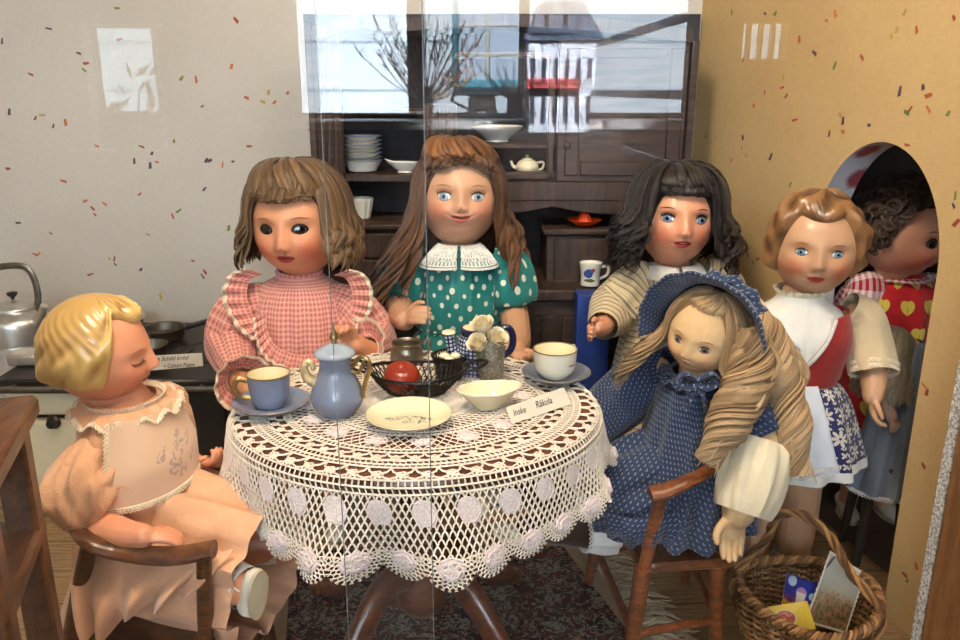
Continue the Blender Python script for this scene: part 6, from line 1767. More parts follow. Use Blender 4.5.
    for f_, d in ((foot, V((-.05, .03, 0))), (ft2, V((-.05, 0, 0)))):
        mb = MB(); ctube(mb, [f_+d*.1, f_+d*.7], [.0235, .026], 28, 6); mb.build('sock', F_white, root, world=True)
doll_blond()

# ---------------------------------------------------------------- cloth doll with bonnet
def doll_bonnet():
    root = empty('doll', (.30, 1.03, .172), 'cloth doll with blue bonnet and long blond ringlets seated on the right armchair', 'doll')
    h = Head(headM(at(706, 332, 1.0), -.66, .08, .22), .0550, a=.86, ez=-.06, nz=-.30, mz=-.52, ex=.33, ew=.125, eh=.085, skin=rgb(214, 178, 132), blush=rgb(204, 130, 96), bl=.5, lip=rgb(196, 120, 104), mw=.12, hu=.055, hl=.055, jaw=.1, cheek=.11, chin=.05, nose=.10, iris=rgb(92, 60, 36), brow=rgb(150, 104, 70), ear=False)
    pel = V((.305, 1.035, .225)); nk = h.W((0, .12, -.85))
    La = [at(738, 398, .985), at(766, 436, .945), at(748, 480, .915), at(738, 512, .905)]; Ra = [V((.255, 1.10, .385)), V((.20, 1.11, .33)), V((.15, 1.06, .30)), V((.135, 1.05, .295))]
    kn = at(556, 527, 1.0)
    def fn(mb):
        limb(mb, [nk, V((.298, 1.03, .40)), V((.30, 1.03, .37))], [.026, .028, .045]); ell(mb, (.30, 1.03, .36), (.045, .062, .05)); ell(mb, (.302, 1.033, .29), (.05, .06, .08)); ell(mb, tuple(pel), (.055, .065, .045))
        limb(mb, La, [.026, .026, .024, .021]); limb(mb, Ra, [.025, .023, .019, .016])
        hand(mb, aim(La[-1], V((-.14, -.06, -.9)), (-1, -.15, 0)), .066, 1, .16, .05); hand(mb, aim(Ra[-1], V((-.7, -.5, -.2)), (0, 0, 1)), .05, 1, .3)
    body(root, h, fn, S_cloth)
    for o in (V((0, 0, 0)), V((-.01, .085, .004))):
        mb = MB(); limb(mb, [V((.22, 1.02, .215))+o*.8, at(600, 528, 1.01)+o, kn+o, at(528, 528, .995)+o], [.034, .027, .024, .018]); mb.build('stocking', F_brown, root, world=True)
        shoe(root, at(527, 533, .995)+o+V((.0, 0, -.018)), (-.85, 0, .42), .055, M_shoe, (-.42, 0, -.85))
        q = at(612, 527, 1.01)+o; r_ = at(586, 530, 1.0)+o
        mb = MB(); ctube(mb, [q, q.lerp(r_, .5), r_], [.036, .035, .030], 40, 10, (0, 1, 0), 1., lambda a, t: 1+.07*sin(9*a)); dd = mb.build('pantalette', F_white, root, world=True)
        d = (r_-q).normalized(); X = d.orthogonal().normalized(); Yv = d.cross(X); mb = MB(); lace_edge(mb, [r_+X*(.030*cos(2*pi*i/24))+Yv*(.030*sin(2*pi*i/24)) for i in range(25)], lambda t: d, .007, .006, .001); mb.build('pantalette_lace', M_lacew, dd, world=True)
    h.eyes(root, {'eye': vcol('painted_eye', .5, .2)}, lash=rgb(96, 60, 40), ir=1.05, pupil=.45, lw=.012)
    # dress
    mb = MB(); stack(mb, [(.412, .033, .035, .297, 1.03), (.40, .042, .05, .297, 1.03), (.382, .052, .068, .298, 1.03), (.345, .062, .08, .298, 1.028), (.30, .072, .088, .296, 1.025), (.255, .09, .10, .29, 1.02), (.205, .10, .11, .285, 1.02)], 90, 46, wfold(12, .08, .2)); dr = mb.build('dress', F_calico, root, world=True)
    ff = lambda a, t: 1+.06*sin(8*a+2*t)*sstep(0, .4, t)+.045*sin(13*a+4*t)
    mb = MB(); ctube(mb, [V((.33, 1.03, .275)), V((.29, 1.025, .258)), V((.22, 1.02, .240)), V((.178, 1.018, .228)), V((.146, 1.015, .220))], [.058, .076, .072, .060, .050], 90, 44, (0, 1, 0), 1.0, ff); sk = mb.build('skirt', F_calico, dr, world=True)
    mb = MB(); rows = []; top = crv([at(606, 512, .945), at(640, 518, .935), at(680, 510, .925), at(726, 500, .945)], 50); bot = crv([at(606, 532, .95), at(636, 548, .935), at(668, 545, .925), at(712, 536, .95)], 50)
    for j in range(14):
        q = j/13; rows.append([top[i].lerp(bot[i], q)+V((0, -.010*sin(pi*q)-.008*q*sin(i*.6), 0)) for i in range(50)])
    sheet(mb, rows); mb.build('skirt_side', F_calico, dr, world=True)
    cr = [V((.297+.037*cos(2*pi*i/40), 1.03+.040*sin(2*pi*i/40), .41)) for i in range(41)]
    mb = MB(); ruffle(mb, cr, lambda t: V((cos(2*pi*t)*.9, sin(2*pi*t)*.9, -.25)), lambda t: V((0, 0, 1)), .022, 14, .004, k=170); mb.build('collar_frill', F_calico, dr, world=True)
    bw = at(697, 380, .955); mb = MB()
    for sx in (-1, 1):
        tube(mb, crv([bw, bw+V((sx*.016, -.004, .010)), bw+V((sx*.024, -.002, 0)), bw+V((sx*.012, -.004, -.008)), bw], 18), .0036, 8, flat=2.2); tube(mb, crv([bw, bw+V((sx*.008, -.004, -.02)), bw+V((sx*.014, -.002, -.04))], 10), .0026, 8, flat=2.2)
    ell(mb, tuple(bw), (.005, .005, .005)); mb.build('bow', F_calico, dr, world=True)
    # sleeve: printed upper part, big ivory cuff puff
    mb = MB(); ctube(mb, [La[0]+V((-.02, .01, .012)), La[0], La[0].lerp(La[1], .6), La[1]+V((0, 0, -.004))], [.034, .042, .043, .036], 56, 24, (0, 1, 0), 1., lambda a, t: 1+.06*sin(7*a+4*t)); sl = mb.build('sleeve', F_calico, dr, world=True)
    a = at(762, 440, .940); b = at(742, 512, .905)
    mb = MB(); ctube(mb, [a, a.lerp(b, .18), a.lerp(b, .5), a.lerp(b, .8), b], [.034, .041, .043, .040, .034], 64, 30, (0, 1, 0), 1., lambda a_, t: 1+.05*sin(8*a_+3*t)+.03*sin(15*a_)); mb.build('cuff_puff', F_ivory, dr, world=True)
    mb = MB(); ctube(mb, [Ra[0]+V((.02, -.02, .01)), Ra[0], Ra[1], Ra[2]], [.034, .042, .042, .028], 48, 24, (0, 1, 0), 1., lambda a, t: 1+.06*sin(7*a+4*t)); mb.build('sleeve', F_calico, dr, world=True)
    # bonnet in head space
    hs = h.hs
    def bp(be, q, off=0.):
        y = lerp(.42, -.72, q); ro = lerp(1.12, 1.20, q)+.42*q**2.2*(1-.45*abs(be/2.0)**2)+.02*sin(16*be)*q; ro += off
        return h.W((sin(be)*ro*1.02, y+.18*q*abs(sin(be))**2, cos(be)*ro+.02))
    mb = MB(); n = 70; rows = [[bp(lerp(-1.95, 1.95, i/(n-1)), j/11) for i in range(n)] for j in range(12)]
    sheet(mb, rows, uv=[(lerp(-1.95, 1.95, i/(n-1))*hs*1.5, j/11*hs*1.4) for j in range(12) for i in range(n)]); bo = mb.build('bonnet', F_calico, root, world=True, solid=.003)
    mb = MB(); vs = []; uv = []; n = 60; m_ = 20
    for j in range(m_+1):
        t = j/m_; 
        for i in range(n+1):
            be = 2*pi*i/n; low = max(0, -cos(be)); r_ = sin(pi/2*t)**.8; y = .40+.95*cos(pi/2*t)**1.0; k = 1+.05*sin(14*be)*r_
            ro = (1.30 if t < .85 else lerp(1.30, 1.12, (t-.85)/.15)); vs.append(h.W((sin(be)*r_*ro*k, y, cos(be)*r_*ro*k+.05-.12*low*r_))); uv.append((be*hs*1.1, t*hs*1.6))
    mb.add(vs, ring_faces(n+1, m_+1, False), uv); mb.build('bonnet_crown', F_calico, bo, world=True)
    # hair
    cols = [rgb(128, 98, 64), rgb(186, 152, 110), rgb(198, 168, 128)]; mb = MB()
    pm = lambda az: radians(lerp(36, 118, sstep(.55, 1.3, abs(az)))); skullcap(mb, h, pm, 1.05, rgb(150, 116, 76))
    bodyhair(mb, h, 60, .95, 2.3, .25, lambda a: radians(95), .10, lambda a: .075, cols, .008, .0018, flare=.4, wave=.005, ns=10)
    bodyhair(mb, h, 120, 2*pi-2.0, 2*pi-.98, .25, lambda a: radians(92), .12, lambda a: .085, cols, .007, .0016, flare=.95, wave=.014, wfreq=1.5, ns=12)
    bodyhair(mb, h, 36, -.75, .8, .2, lambda a: radians(38), .07, lambda a: .006, cols, .006, .0013, flare=.1, ns=4, drift=.5)
    def path(pts): return [at(px, py, Y) for px, py, Y in pts]
    for P_, r0, tn in (
        (path([(757, 318, .985), (775, 355, .965), (784, 395, .945), (793, 430, .925), (795, 474, .91)]), .0185, 2.0),
        (path([(748, 330, .955), (756, 365, .94), (744, 400, .925), (726, 428, .912), (706, 462, .905)]), .0190, 2.0),
        (path([(744, 345, .95), (740, 375, .935), (730, 400, .925), (712, 425, .92)]), .014, 1.6),
        (path([(768, 330, 1.0), (788, 365, .985), (788, 400, .97), (776, 440, .955)]), .015, 1.6),
        ):
        ringlet(mb, P_, r0, tn, cols)
        for k in range(14):   # loose strands along the curl
            sh_ = V((R.uniform(-1, 1), R.uniform(-1, .2), R.uniform(-.4, .4)))*r0*1.15
            Q = crv([p+sh_*(.6+.5*sin(i*2.+k)) for i, p in enumerate(P_)], 18); c = mixc(cols[0], cols[1], R.random()); lock(mb, Q, .003, .001, c, V((0, -1, 0)), c2=cols[2])
    mb.build('hair', hair_mat('hair_fibre'), root, world=True)
doll_bonnet()

# ---------------------------------------------------------------- dark curly doll beyond the arch
def doll_arch():
    x0, y0 = .735, 1.37
    root = empty('doll', (x0, y0, 0), 'dark curly haired doll in a red dress with yellow hearts beyond the arch', 'doll')
    h = Head(headM(at(901, 233, 1.35), .74, .02, .0), .0735, a=.86, ez=-.10, nz=-.36, mz=-.58, ex=.35, ew=.14, eh=.11, skin=rgb(206, 150, 122), blush=rgb(196, 84, 76), bl=.8, lip=rgb(170, 70, 70), cheek=.14, nose=.12, iris=rgb(50, 30, 22), jaw=.06, brow=rgb(90, 56, 40))
    sh = .455; La = [V((x0+.06, y0+.02, sh-.02)), V((x0+.09, y0-.02, sh-.09)), V((x0+.06, y0-.07, sh-.13)), V((x0+.03, y0-.09, sh-.14))]; Ra = [V((x0-.055, y0, sh-.015)), V((x0-.065, y0+.02, sh-.08)), V((x0-.05, y0+.05, sh-.14)), V((x0-.045, y0+.06, sh-.16))]; rr = [.024, .022, .019, .014]
    body(root, h, standing(root, None, h, sh, [(La, rr), (Ra, rr)], [(aim(La[-1], (-.3, -.5, -.2), (0, 0, 1)), .048, 1, .4), (aim(Ra[-1], (.1, -.1, -.9), (0, -1, 0)), .048, 1, .3)]), S_vinyl)
    h.eyes(root, {'eye': EYE}, lash=rgb(40, 24, 20), ir=1.2, pupil=.6, lw=.02)
    legs_shoes(root)
    cols = [rgb(30, 20, 17), rgb(64, 44, 34), rgb(84, 60, 46)]; mb = MB()
    pm = lambda az: radians(lerp(46, 116, sstep(.9, 1.9, abs(az)))); skullcap(mb, h, pm, 1.06, rgb(26, 18, 15))
    for i in range(620):
        az = R.uniform(-pi, pi); mx = pm(az)*.98; ph = mx*sqrt(R.random()); c = h.dirp(az, ph, R.uniform(1.06, 1.12+.34*(1-.8*(ph/mx)**2))); n = h.nrm(az, max(ph, .05)); r = R.uniform(.005, .011); a = R.uniform(0, 6.28); X = n.orthogonal().normalized(); Yv = n.cross(X)
        lock(mb, [c+X*(r*cos(a+q))+Yv*(r*sin(a+q))+n*(.010*q/6-.008) for q in [k*.62 for k in range(11)]], .0042, .0011, mixc(cols[0], cols[1], R.random()), n, c2=cols[2])
    for i in range(16):
        az = R.uniform(-.8, .9); c = h.dirp(az, pm(az), 1.10); r = .007; n = h.nrm(az, pm(az)); X = n.orthogonal().normalized(); Yv = n.cross(X); a = R.uniform(0, 6)
        lock(mb, [c+X*(r*cos(a+q))+Yv*(r*sin(a+q)) for q in [k*.62 for k in range(9)]], .003, .001, cols[1], n)
    mb.build('hair', hair_mat('hair_fibre'), root, world=True)
    mb = MB(); stack(mb, [(sh+.022, .036, .035, x0, y0), (sh+.01, .05, .043, x0, y0), (sh-.006, .066, .052, x0, y0), (sh-.04, .076, .064, x0, y0), (sh-.10, .082, .07, x0, y0), (.28, .086, .074, x0, y0), (.2, .09, .078, x0, y0)], 80, 40, wfold(8, .05)); dr = mb.build('dress', F_heart, root, world=True)
    mb = MB(); cr = [V((x0+.040*cos(2*pi*i/40), y0+.038*sin(2*pi*i/40), sh+.016)) for i in range(41)]; ruffle(mb, cr, lambda t: V((cos(2*pi*t)*.9, sin(2*pi*t)*.9, -.3)), lambda t: V((0, 0, 1)), .018, 5, .001, k=120); mb.build('collar', F_rplaid, dr, world=True)
    for A in (La, Ra):
        mb = MB(); ctube(mb, [A[0]+V((0, .01, .018)), A[0]+V((0, -.004, 0)), A[0].lerp(A[1], .6), A[1]], [.030, .040, .042, .034], 50, 22, (0, 1, 0), 1., lambda a, t: 1+.05*sin(8*a)); mb.build('sleeve', F_rplaid, dr, world=True)
doll_arch()

# ---------------------------------------------------------------- small ash haired doll on a stool in the dark recess
def doll_ash():
    root = empty('doll', (.690, 1.215, .22), 'small ash haired doll in a white dress seated low in the dark arch', 'doll')
    x0, y0 = .690, 1.225
    h = Head(headM(at(890, 350, 1.225), 2.2, .25, 0), .036, a=.84, skin=rgb(190, 150, 126), iris=rgb(60, 50, 40))
    sh = .385
    def fn(mb):
        limb(mb, [h.W((0, 0, -.8)), V((x0, y0, sh)), V((x0, y0, sh-.03))], [.016, .016, .026]); ell(mb, (x0, y0, .31), (.034, .03, .06)); ell(mb, (x0, y0, .245), (.038, .034, .03))
        for sx in (-1, 1):
            A = [V((x0+sx*.03, y0, sh-.02)), V((x0+sx*.045, y0-.02, .32)), V((x0+sx*.035, y0-.045, .28))]; limb(mb, A, [.013, .012, .009]); hand(mb, aim(A[-1], (0, -.5, -.6), (-sx, 0, 0)), .026, 1, .3)
            limb(mb, [V((x0+sx*.02, y0-.002, .24)), V((x0+sx*.022, y0-.02, .215)), V((x0+sx*.022, y0-.03, .14))], [.017, .014, .011])
    body(root, h, fn, S_vinyl, .0015); h.eyes(root, {'eye': EYE})
    cols = [rgb(110, 96, 76), rgb(160, 142, 114), rgb(176, 158, 130)]; mb = MB(); pm = lambda az: radians(lerp(50, 118, sstep(.6, 1.2, abs(az)))); skullcap(mb, h, pm, 1.06, rgb(110, 94, 72))
    bodyhair(mb, h, 130, .8, 2*pi-.8, .15, lambda a: radians(96), .12, lambda a: .075, cols, .008, .0018, flare=.25, wave=.003, ns=9)
    mb.build('hair', hair_mat('hair_fibre'), root, world=True)
    mb = MB(); stack(mb, [(sh+.01, .018, .018, x0, y0), (sh, .03, .026, x0, y0), (sh-.03, .040, .034, x0, y0), (sh-.08, .044, .038, x0, y0), (.25, .050, .045, x0-.005, y0-.01), (.19, .058, .052, x0-.012, y0-.016), (.15, .062, .055, x0-.016, y0-.018)], 70, 40, wfold(9, .09)); dr = mb.build('dress', F_bluew, root, world=True)
    mb = MB(); lace_edge(mb, [V((x0-.016+.062*cos(2*pi*i/50), y0-.018+.055*sin(2*pi*i/50), .15)) for i in range(51)], lambda t: V((0, 0, -1)), .007, .006, .001); mb.build('dress_lace', M_lacew, dr, world=True)
    st = empty('stool', (x0, y0, 0), 'dark little stool in the recess beyond the arch', 'stool')
    mb = MB(); lathe(mb, [(.001, .175), (.062, .176), (.068, .184), (.068, .196), (.062, .2), (.001, .2)], 36, (x0, y0, 0)); mb.build('seat', BLK, st, world=True)
    for k in range(4):
        a = k*pi/2+.6; mb = MB(); tube(mb, [V((x0+.05*cos(a), y0+.05*sin(a), .178)), V((x0+.066*cos(a), y0+.066*sin(a), .0))], [.009, .007], 10); mb.build('leg', BLK, st, world=True)
doll_ash()
# folded dark chair frame standing in the recess
ch = empty('folding_chair', (.86, 1.56, 0), 'dark folding chair frame in the shadow beyond the arch', 'chair')
for a, b in (((.74, 1.48, 0), (.98, 1.64, .5)), ((.98, 1.48, 0), (.74, 1.64, .5))):
    mb = MB(); bar(mb, a, b, .022, .018); mb.build('leg', WD1, ch, world=True)
mb = MB(); box(mb, (.86, 1.56, .27), (.25, .16, .016), bev=.004); mb.build('seat', WD1, ch, world=True)
mb = MB(); box(mb, (.86, 1.65, .46), (.28, .016, .07), bev=.004); mb.build('backrest', WD1, ch, world=True)
# ================================================================== wicker basket with picture cards
bc = atz(806, 596, .105); bx, by = bc.x, bc.y; RX, RY = .092, .090; BH = .098
wk = empty('wicker_basket', (bx, by, 0), 'brown wicker basket with a tall hoop handle at the lower right', 'basket')
M_wk = vcol('wicker', .6, 0, .2, 90.)
def wp_(a, z, o=0.):
    k = .74+.26*(z/BH)**.8; return V((bx+(RX*k+o)*cos(a), by+(RY*k+o)*sin(a), z+.003+.016*(z/BH)**3*cos(a)**2))
NSK = 40; mb = MB()
for i in range(NSK):
    a = 2*pi*i/NSK; tube(mb, [wp_(a, BH*q/6) for q in range(7)], .0017, 5, col=rgb(96, 62, 34))
rowsN = 24
for r_ in range(rowsN):
    z = .003+(BH-.008)*r_/(rowsN-1); n = NSK*4; c0 = mixc(rgb(92, 60, 34), rgb(158, 116, 70), R.random()); ph = (r_ % 2)*pi
    tube(mb, [wp_(2*pi*i/n, z+.0006*sin(i), .0032*cos(NSK/2*2*pi*i/n+ph)) for i in range(n)], .0022, 5, closed=True, col=c0)
mb.build('wicker_wall', M_wk, wk, world=True)
mb = MB(); rows = [[V((bx+RX*.74*q*cos(2*pi*i/40), by+RY*.74*q*sin(2*pi*i/40), .004)) for i in range(40)] for q in (.03, .5, 1.)]; mb.add([p for r_ in rows for p in r_], ring_faces(40, 3), None, rgb(100, 68, 38)); mb.build('bottom', M_wk, wk, world=True)
mb = MB(); n = 160
for s_ in range(3):
    ph = s_*2*pi/3; tube(mb, [wp_(2*pi*i/n, BH, .0048*cos(26*2*pi*i/n+ph))+V((0, 0, .004+.0048*sin(26*2*pi*i/n+ph))) for i in range(n)], .0032, 6, closed=True, col=mixc(rgb(104, 68, 38), rgb(160, 118, 72), s_/2))
mb.build('braided_rim', M_wk, wk, world=True)
hp = crv([wp_(2.75, BH*.5, .004), wp_(2.75, BH, .002)+V((0, 0, .004)), at(766, 540, by+.04), at(777, 517, by+.03), at(800, 514, by+.02), at(830, 537, by-.005), at(850, 572, by-.03), wp_(-.62, BH, .003)+V((0, 0, .004)), wp_(-.62, BH*.5, .004)], 70)
mb = MB(); F = frames(hp)
tube(mb, hp, .0042, 8, col=rgb(110, 74, 42))
for s_ in range(3):
    ph = s_*2*pi/3; tube(mb, [hp[i]+F[i][0]*(.0045*cos(i*.55+ph))+F[i][1]*(.0045*sin(i*.55+ph)) for i in range(70)], .0028, 6, col=mixc(rgb(96, 62, 36), rgb(176, 128, 76), s_/2))
mb.build('handle', M_wk, wk, world=True)
def card_obj(name, q, mat, label, cat, back, deckle=0, th=.0016):
    """flat card through four corner points a,b,c,d (lower left, lower right, upper right, upper left)"""
    a, b, c, d = q; x = (b-a); y = (d-a); n_ = x.cross(y).normalized(); mb = MB()
    N = 26 if deckle else 1; out = []; uvs = []
    def E(p0, p1, u0, u1):
        for i in range(N):
            t = i/N; k = (.0011 if (deckle and i % 2) else 0.); cen = (a+c)/2; p = p0.lerp(p1, t); out.append(p+(cen-p).normalized()*k); uvs.append((lerp(u0[0], u1[0], t), lerp(u0[1], u1[1], t)))
    E(a, b, (0, 0), (1, 0)); E(b, c, (1, 0), (1, 1)); E(c, d, (1, 1), (0, 1)); E(d, a, (0, 1), (0, 0)); m_ = len(out)
    mb.add([p+n_*th*.5 for p in out], [tuple(range(m_))], uvs, None, 0)
    mb.add([p-n_*th*.5 for p in out], [tuple(range(m_-1, -1, -1))], uvs, None, 1)
    mb.add([p+n_*th*.5 for p in out]+[p-n_*th*.5 for p in out], [(i, (i+1) % m_, m_+(i+1) % m_, m_+i) for i in range(m_)], None, None, 1)
    o = mb.build(name, [mat, back], smooth=False); return tag(o, label, cat)
# tall picture card: pale sky with a bare branch, brown thicket below
m = Mat('picture_card'); u, v, _ = m.sep(m.uv()); nz = m.noise(m.comb(u*7., v*9.), 1., 4., .6, .6); nz2 = m.noise(m.comb(u*14., v*14.), 1., 3.)
sky = m.mix(v.step(.3, 1.), rgb(160, 150, 120), rgb(186, 190, 184)); gr = m.mix(nz2.step(.35, .65), rgb(92, 80, 48), rgb(160, 128, 86)); col = m.mix((v+nz*.5-.2).step(.36, .56), gr, sky)
sp = m.mix((nz2 > .56)*(v < .5)*(v > .12), col, rgb(168, 110, 78)); br = ((u*.85-v*.45+.31+nz*.08-.04).abs() < .02)*(v > .45); col = m.mix(br, sp, rgb(92, 86, 80))
bd = ((u < .035).max(u > .965)).max((v < .025).max(v > .975)); M_pic = m.princ(m.mix(bd, col, rgb(226, 220, 204)), .45)
card_obj('picture_card', [at(804, 622, by-.005), at(846, 634, by-.012), at(866, 574, by+.026), at(830, 550, by+.034)], M_pic, 'tall picture card with a bare branch and deckled edge in the wicker basket', 'card', M_paper, 1)
m = Mat('blue_flower_card'); u, v, _ = m.sep(m.uv()); nz = m.noise(m.comb(u*6., v*6.), 1., 3.); d = ((u-.52)*(u-.52)+(v-.62)*(v-.62)*1.2).sqrt(); d2 = ((u-.2)*(u-.2)+(v-.86)*(v-.86)).sqrt(); d3 = ((u-.85)*(u-.85)+(v-.6)*(v-.6)).sqrt()
col = m.mix((v+nz*.3-.15) < .36, rgb(34, 44, 134), rgb(216, 176, 40)); col = m.mix(d < .17, col, rgb(150, 140, 190)); col = m.mix(d < .1, col, rgb(200, 120, 150)); col = m.mix((d2 < .13).max(d3 < .1), col, rgb(170, 196, 210)); col = m.mix(((nz-.5).abs() < .03)*(v < .5), col, rgb(180, 70, 50))
card_obj('seed_packet', [at(780, 613, by+.0), at(813, 620, by-.004), at(819, 584, by+.03), at(787, 573, by+.034)], m.princ(col, .35, coat=.3), 'small blue and yellow flower packet standing in the wicker basket', 'packet', M_paper)
m = Mat('yellow_card'); u, v, _ = m.sep(m.uv()); nz = m.noise(m.comb(u*12., v*8.), 1., 3.); d = ((u-.42)*(u-.42)*1.7+(v-.5)*(v-.5)).sqrt(); d2 = d+nz*.05
col = m.mix(d2 < .36, rgb(220, 186, 44), rgb(214, 200, 120)); col = m.mix(d < .26, col, rgb(176, 62, 60)); col = m.mix((d < .22)*(nz > .52), col, rgb(206, 120, 110))
card_obj('seed_packet', [at(772, 634, by-.040), at(816, 629, by-.042), at(807, 601, by-.016), at(760, 608, by-.012)], m.princ(col, .4, coat=.2), 'yellow packet with a round red picture lying in the wicker basket', 'packet', M_paper)

# ================================================================== wooden side table at the left edge, green jug and bowl
M_st = wood('table_oak', rgb(70, 40, 20), rgb(110, 68, 38), (50, 6, 30), .4, .2)
zt = .52; c1 = atz(38, 393, zt); c2 = atz(2, 458, zt)
st = empty('side_table', (c1.x-.12, c1.y-.07, 0), 'wooden side table with lower shelf at the left edge of the photo', 'side table')
ex = (c1-c2).normalized(); ey = V((-ex.y, ex.x, 0))
if ey.x > 0: ey = -ey
def slabq(name, c, L, W_, z, t, ins=0.):
    mb = MB(); a = c-ey*(-ins)-ex*ins; P = [a, a+ey*(W_-2*ins), a+ey*(W_-2*ins)-ex*(L-2*ins), a-ex*(L-2*ins)]; cc = (P[0]+P[2])/2
    M = basis((cc.x, cc.y, z-t/2), ex, ey, (0, 0, 1)) if ex.cross(ey).z > 0 else basis((cc.x, cc.y, z-t/2), ex, -ey, (0, 0, 1)); box(mb, (0, 0, 0), (L-2*ins, W_-2*ins, t), 0, M, .004); return mb.build(name, M_st, st, world=True)
slabq('tabletop', c1, .17, .24, zt, .02); slabq('shelf', c1, .17, .24, zt-.115, .018, .008)
for i, (q, r_) in enumerate(((.022, .022), (.022, .148), (.218, .022), (.218, .148))):
    p = c1+ey*q-ex*r_; mb = MB(); bar(mb, (p.x, p.y, 0), (p.x, p.y, zt-.02), .026, .026, 0, .003, up=ey); mb.build('leg', M_st, st, world=True)
M_grn = simple('green_glaze', rgb(62, 66, 48), .25, 0, .2, 30., coat=.4)
j0 = c1+ey*.062-ex*.012+V((0, 0, .0)); j0.z = zt+.0005
jg = empty('green_jug', j0, 'dark green glazed jug on the side table at the left edge', 'jug')
mb = MB(); lathe(mb, rprof([(.001, 0), (.026, 0), (.034, .012), (.036, .028), (.026, .046), (.018, .056), (.021, .066), (.0195, .066), (.016, .056), (.024, .044), (.001, .006)], 34), 36); mb.build('body', M_grn, jg)
mb = MB(); tube(mb, crv([(.018, .0, .06), (.034, .0, .062), (.042, .0, .044), (.033, .0, .026)], 16), .004, 8); mb.build('handle', M_grn, jg)
b0 = c1+ey*.085-ex*.075; b0.z = zt+.0005
mb = MB(); lathe(mb, rprof([(.001, .002), (.02, 0), (.022, .003), (.044, .017), (.050, .024), (.0485, .0245), (.042, .018), (.02, .006), (.001, .005)], 26), 40)
o = mb.build('bowl', CREAMC, origin=(0, 0, 0)); o.location = b0; tag(o, 'cream bowl on the side table in front of the green jug', 'bowl')
# ================================================================== the room behind the viewer, seen mirrored in the glass
def mir(px, py, Yv):
    p = at(px, py, Yv); return V((p.x, 2*GY-p.y, p.z))
YR = 2*GY-3.1
# rear wall with openings given as pixel rectangles of the mirror image
ops = [(296, -400, 690, 116), (93, 26, 160, 112), (738, 22, 786, 60)]
xs = sorted({-2.6, 2.6} | {mir(o[i], 60, 3.1).x for o in ops for i in (0, 2)}); zs = sorted({0., 2.3} | {min(2.2, mir(480, o[i], 3.1).z) for o in ops for i in (1, 3)})
mb = MB()
for i in range(len(xs)-1):
    for j in range(len(zs)-1):
        cx, cz = (xs[i]+xs[i+1])/2, (zs[j]+zs[j+1])/2
        hole = False
        for o in ops:
            a, b = mir(o[0], 60, 3.1).x, mir(o[2], 60, 3.1).x; z1, z0 = min(2.2, mir(480, o[1], 3.1).z), mir(480, o[3], 3.1).z
            if a < cx < b and z0 < cz < z1: hole = True
        if not hole: box(mb, (cx, YR, cz), (xs[i+1]-xs[i], .12, zs[j+1]-zs[j]))
struct(mb.build('wall_rear', M_plaster, smooth=False))
def mbar(mb, x0, y0, x1, y1, Yv, d=.05, bev=.003):
    a, b = mir(x0, (y0+y1)/2, Yv), mir(x1, (y0+y1)/2, Yv); zt_, zb_ = mir(480, y0, Yv).z, mir(480, y1, Yv).z; zt_ = min(zt_, 2.25)
    box(mb, ((a.x+b.x)/2, a.y, (zt_+zb_)/2), (abs(b.x-a.x), d, zt_-zb_), bev=bev)
M_frame = wood('window_post', rgb(96, 78, 66), rgb(132, 112, 96), (5, 5, 40), .6); M_wf = simple('white_paint', rgb(214, 210, 200), .5)
fr = MB()
for b in [(404, -300, 421, 116), (521, -300, 531, 116), (296, 113, 690, 117)]: mbar(fr, *b, 3.1)
o = fr.build('window_frame_rear', M_frame); o.name = 'window_3'; struct(o)
fr = MB()
for b in [(736, 20, 788, 23), (736, 59, 788, 63), (736, 20, 739, 62), (785, 20, 788, 62), (749, 20, 751, 62), (761, 20, 763, 62), (773, 20, 775, 62)]: mbar(fr, *b, 3.08)
o = fr.build('window_4', M_wf); struct(o)
fr = MB()
for b in [(91, 24, 162, 28), (91, 24, 94, 150), (159, 24, 162, 150), (91, 111, 162, 114), (91, 148, 162, 151)]: mbar(fr, *b, 3.04)
o = fr.build('window_5', M_wf); struct(o)
def tint(n, b, Yv):
    mb = MB(); p, q = mir(b[0], 60, Yv), mir(b[2], 60, Yv); z0, z1 = mir(480, b[3], Yv).z, mir(480, b[1], Yv).z
    mb.add([V((p.x, p.y, z0)), V((q.x, p.y, z0)), V((q.x, p.y, z1)), V((p.x, p.y, z1))], [(0, 1, 2, 3)])
    m = Mat('tinted_pane_'+n); t = m.n('ShaderNodeBsdfTransparent'); t.inputs[0].default_value = (.36, .44, .48, 1); m.t.links.new(t.outputs[0], m.outn.inputs[0])
    o = mb.build(n, m.mat, smooth=False); struct(o)
tint('window_dimmer_1', (92, 26, 161, 112), 3.06); tint('window_dimmer_2', (737, 21, 787, 60), 3.09)  # added panes that only dim the daylight in the two small openings
# sill board
mb = MB(); a, b = mir(300, 118, 2.95), mir(690, 118, 2.95); zs_ = a.z; box(mb, ((a.x+b.x)/2, a.y-.02, zs_-.02), (b.x-a.x+.1, .36, .03), bev=.004); o = mb.build('trim_3', M_wf); struct(o)
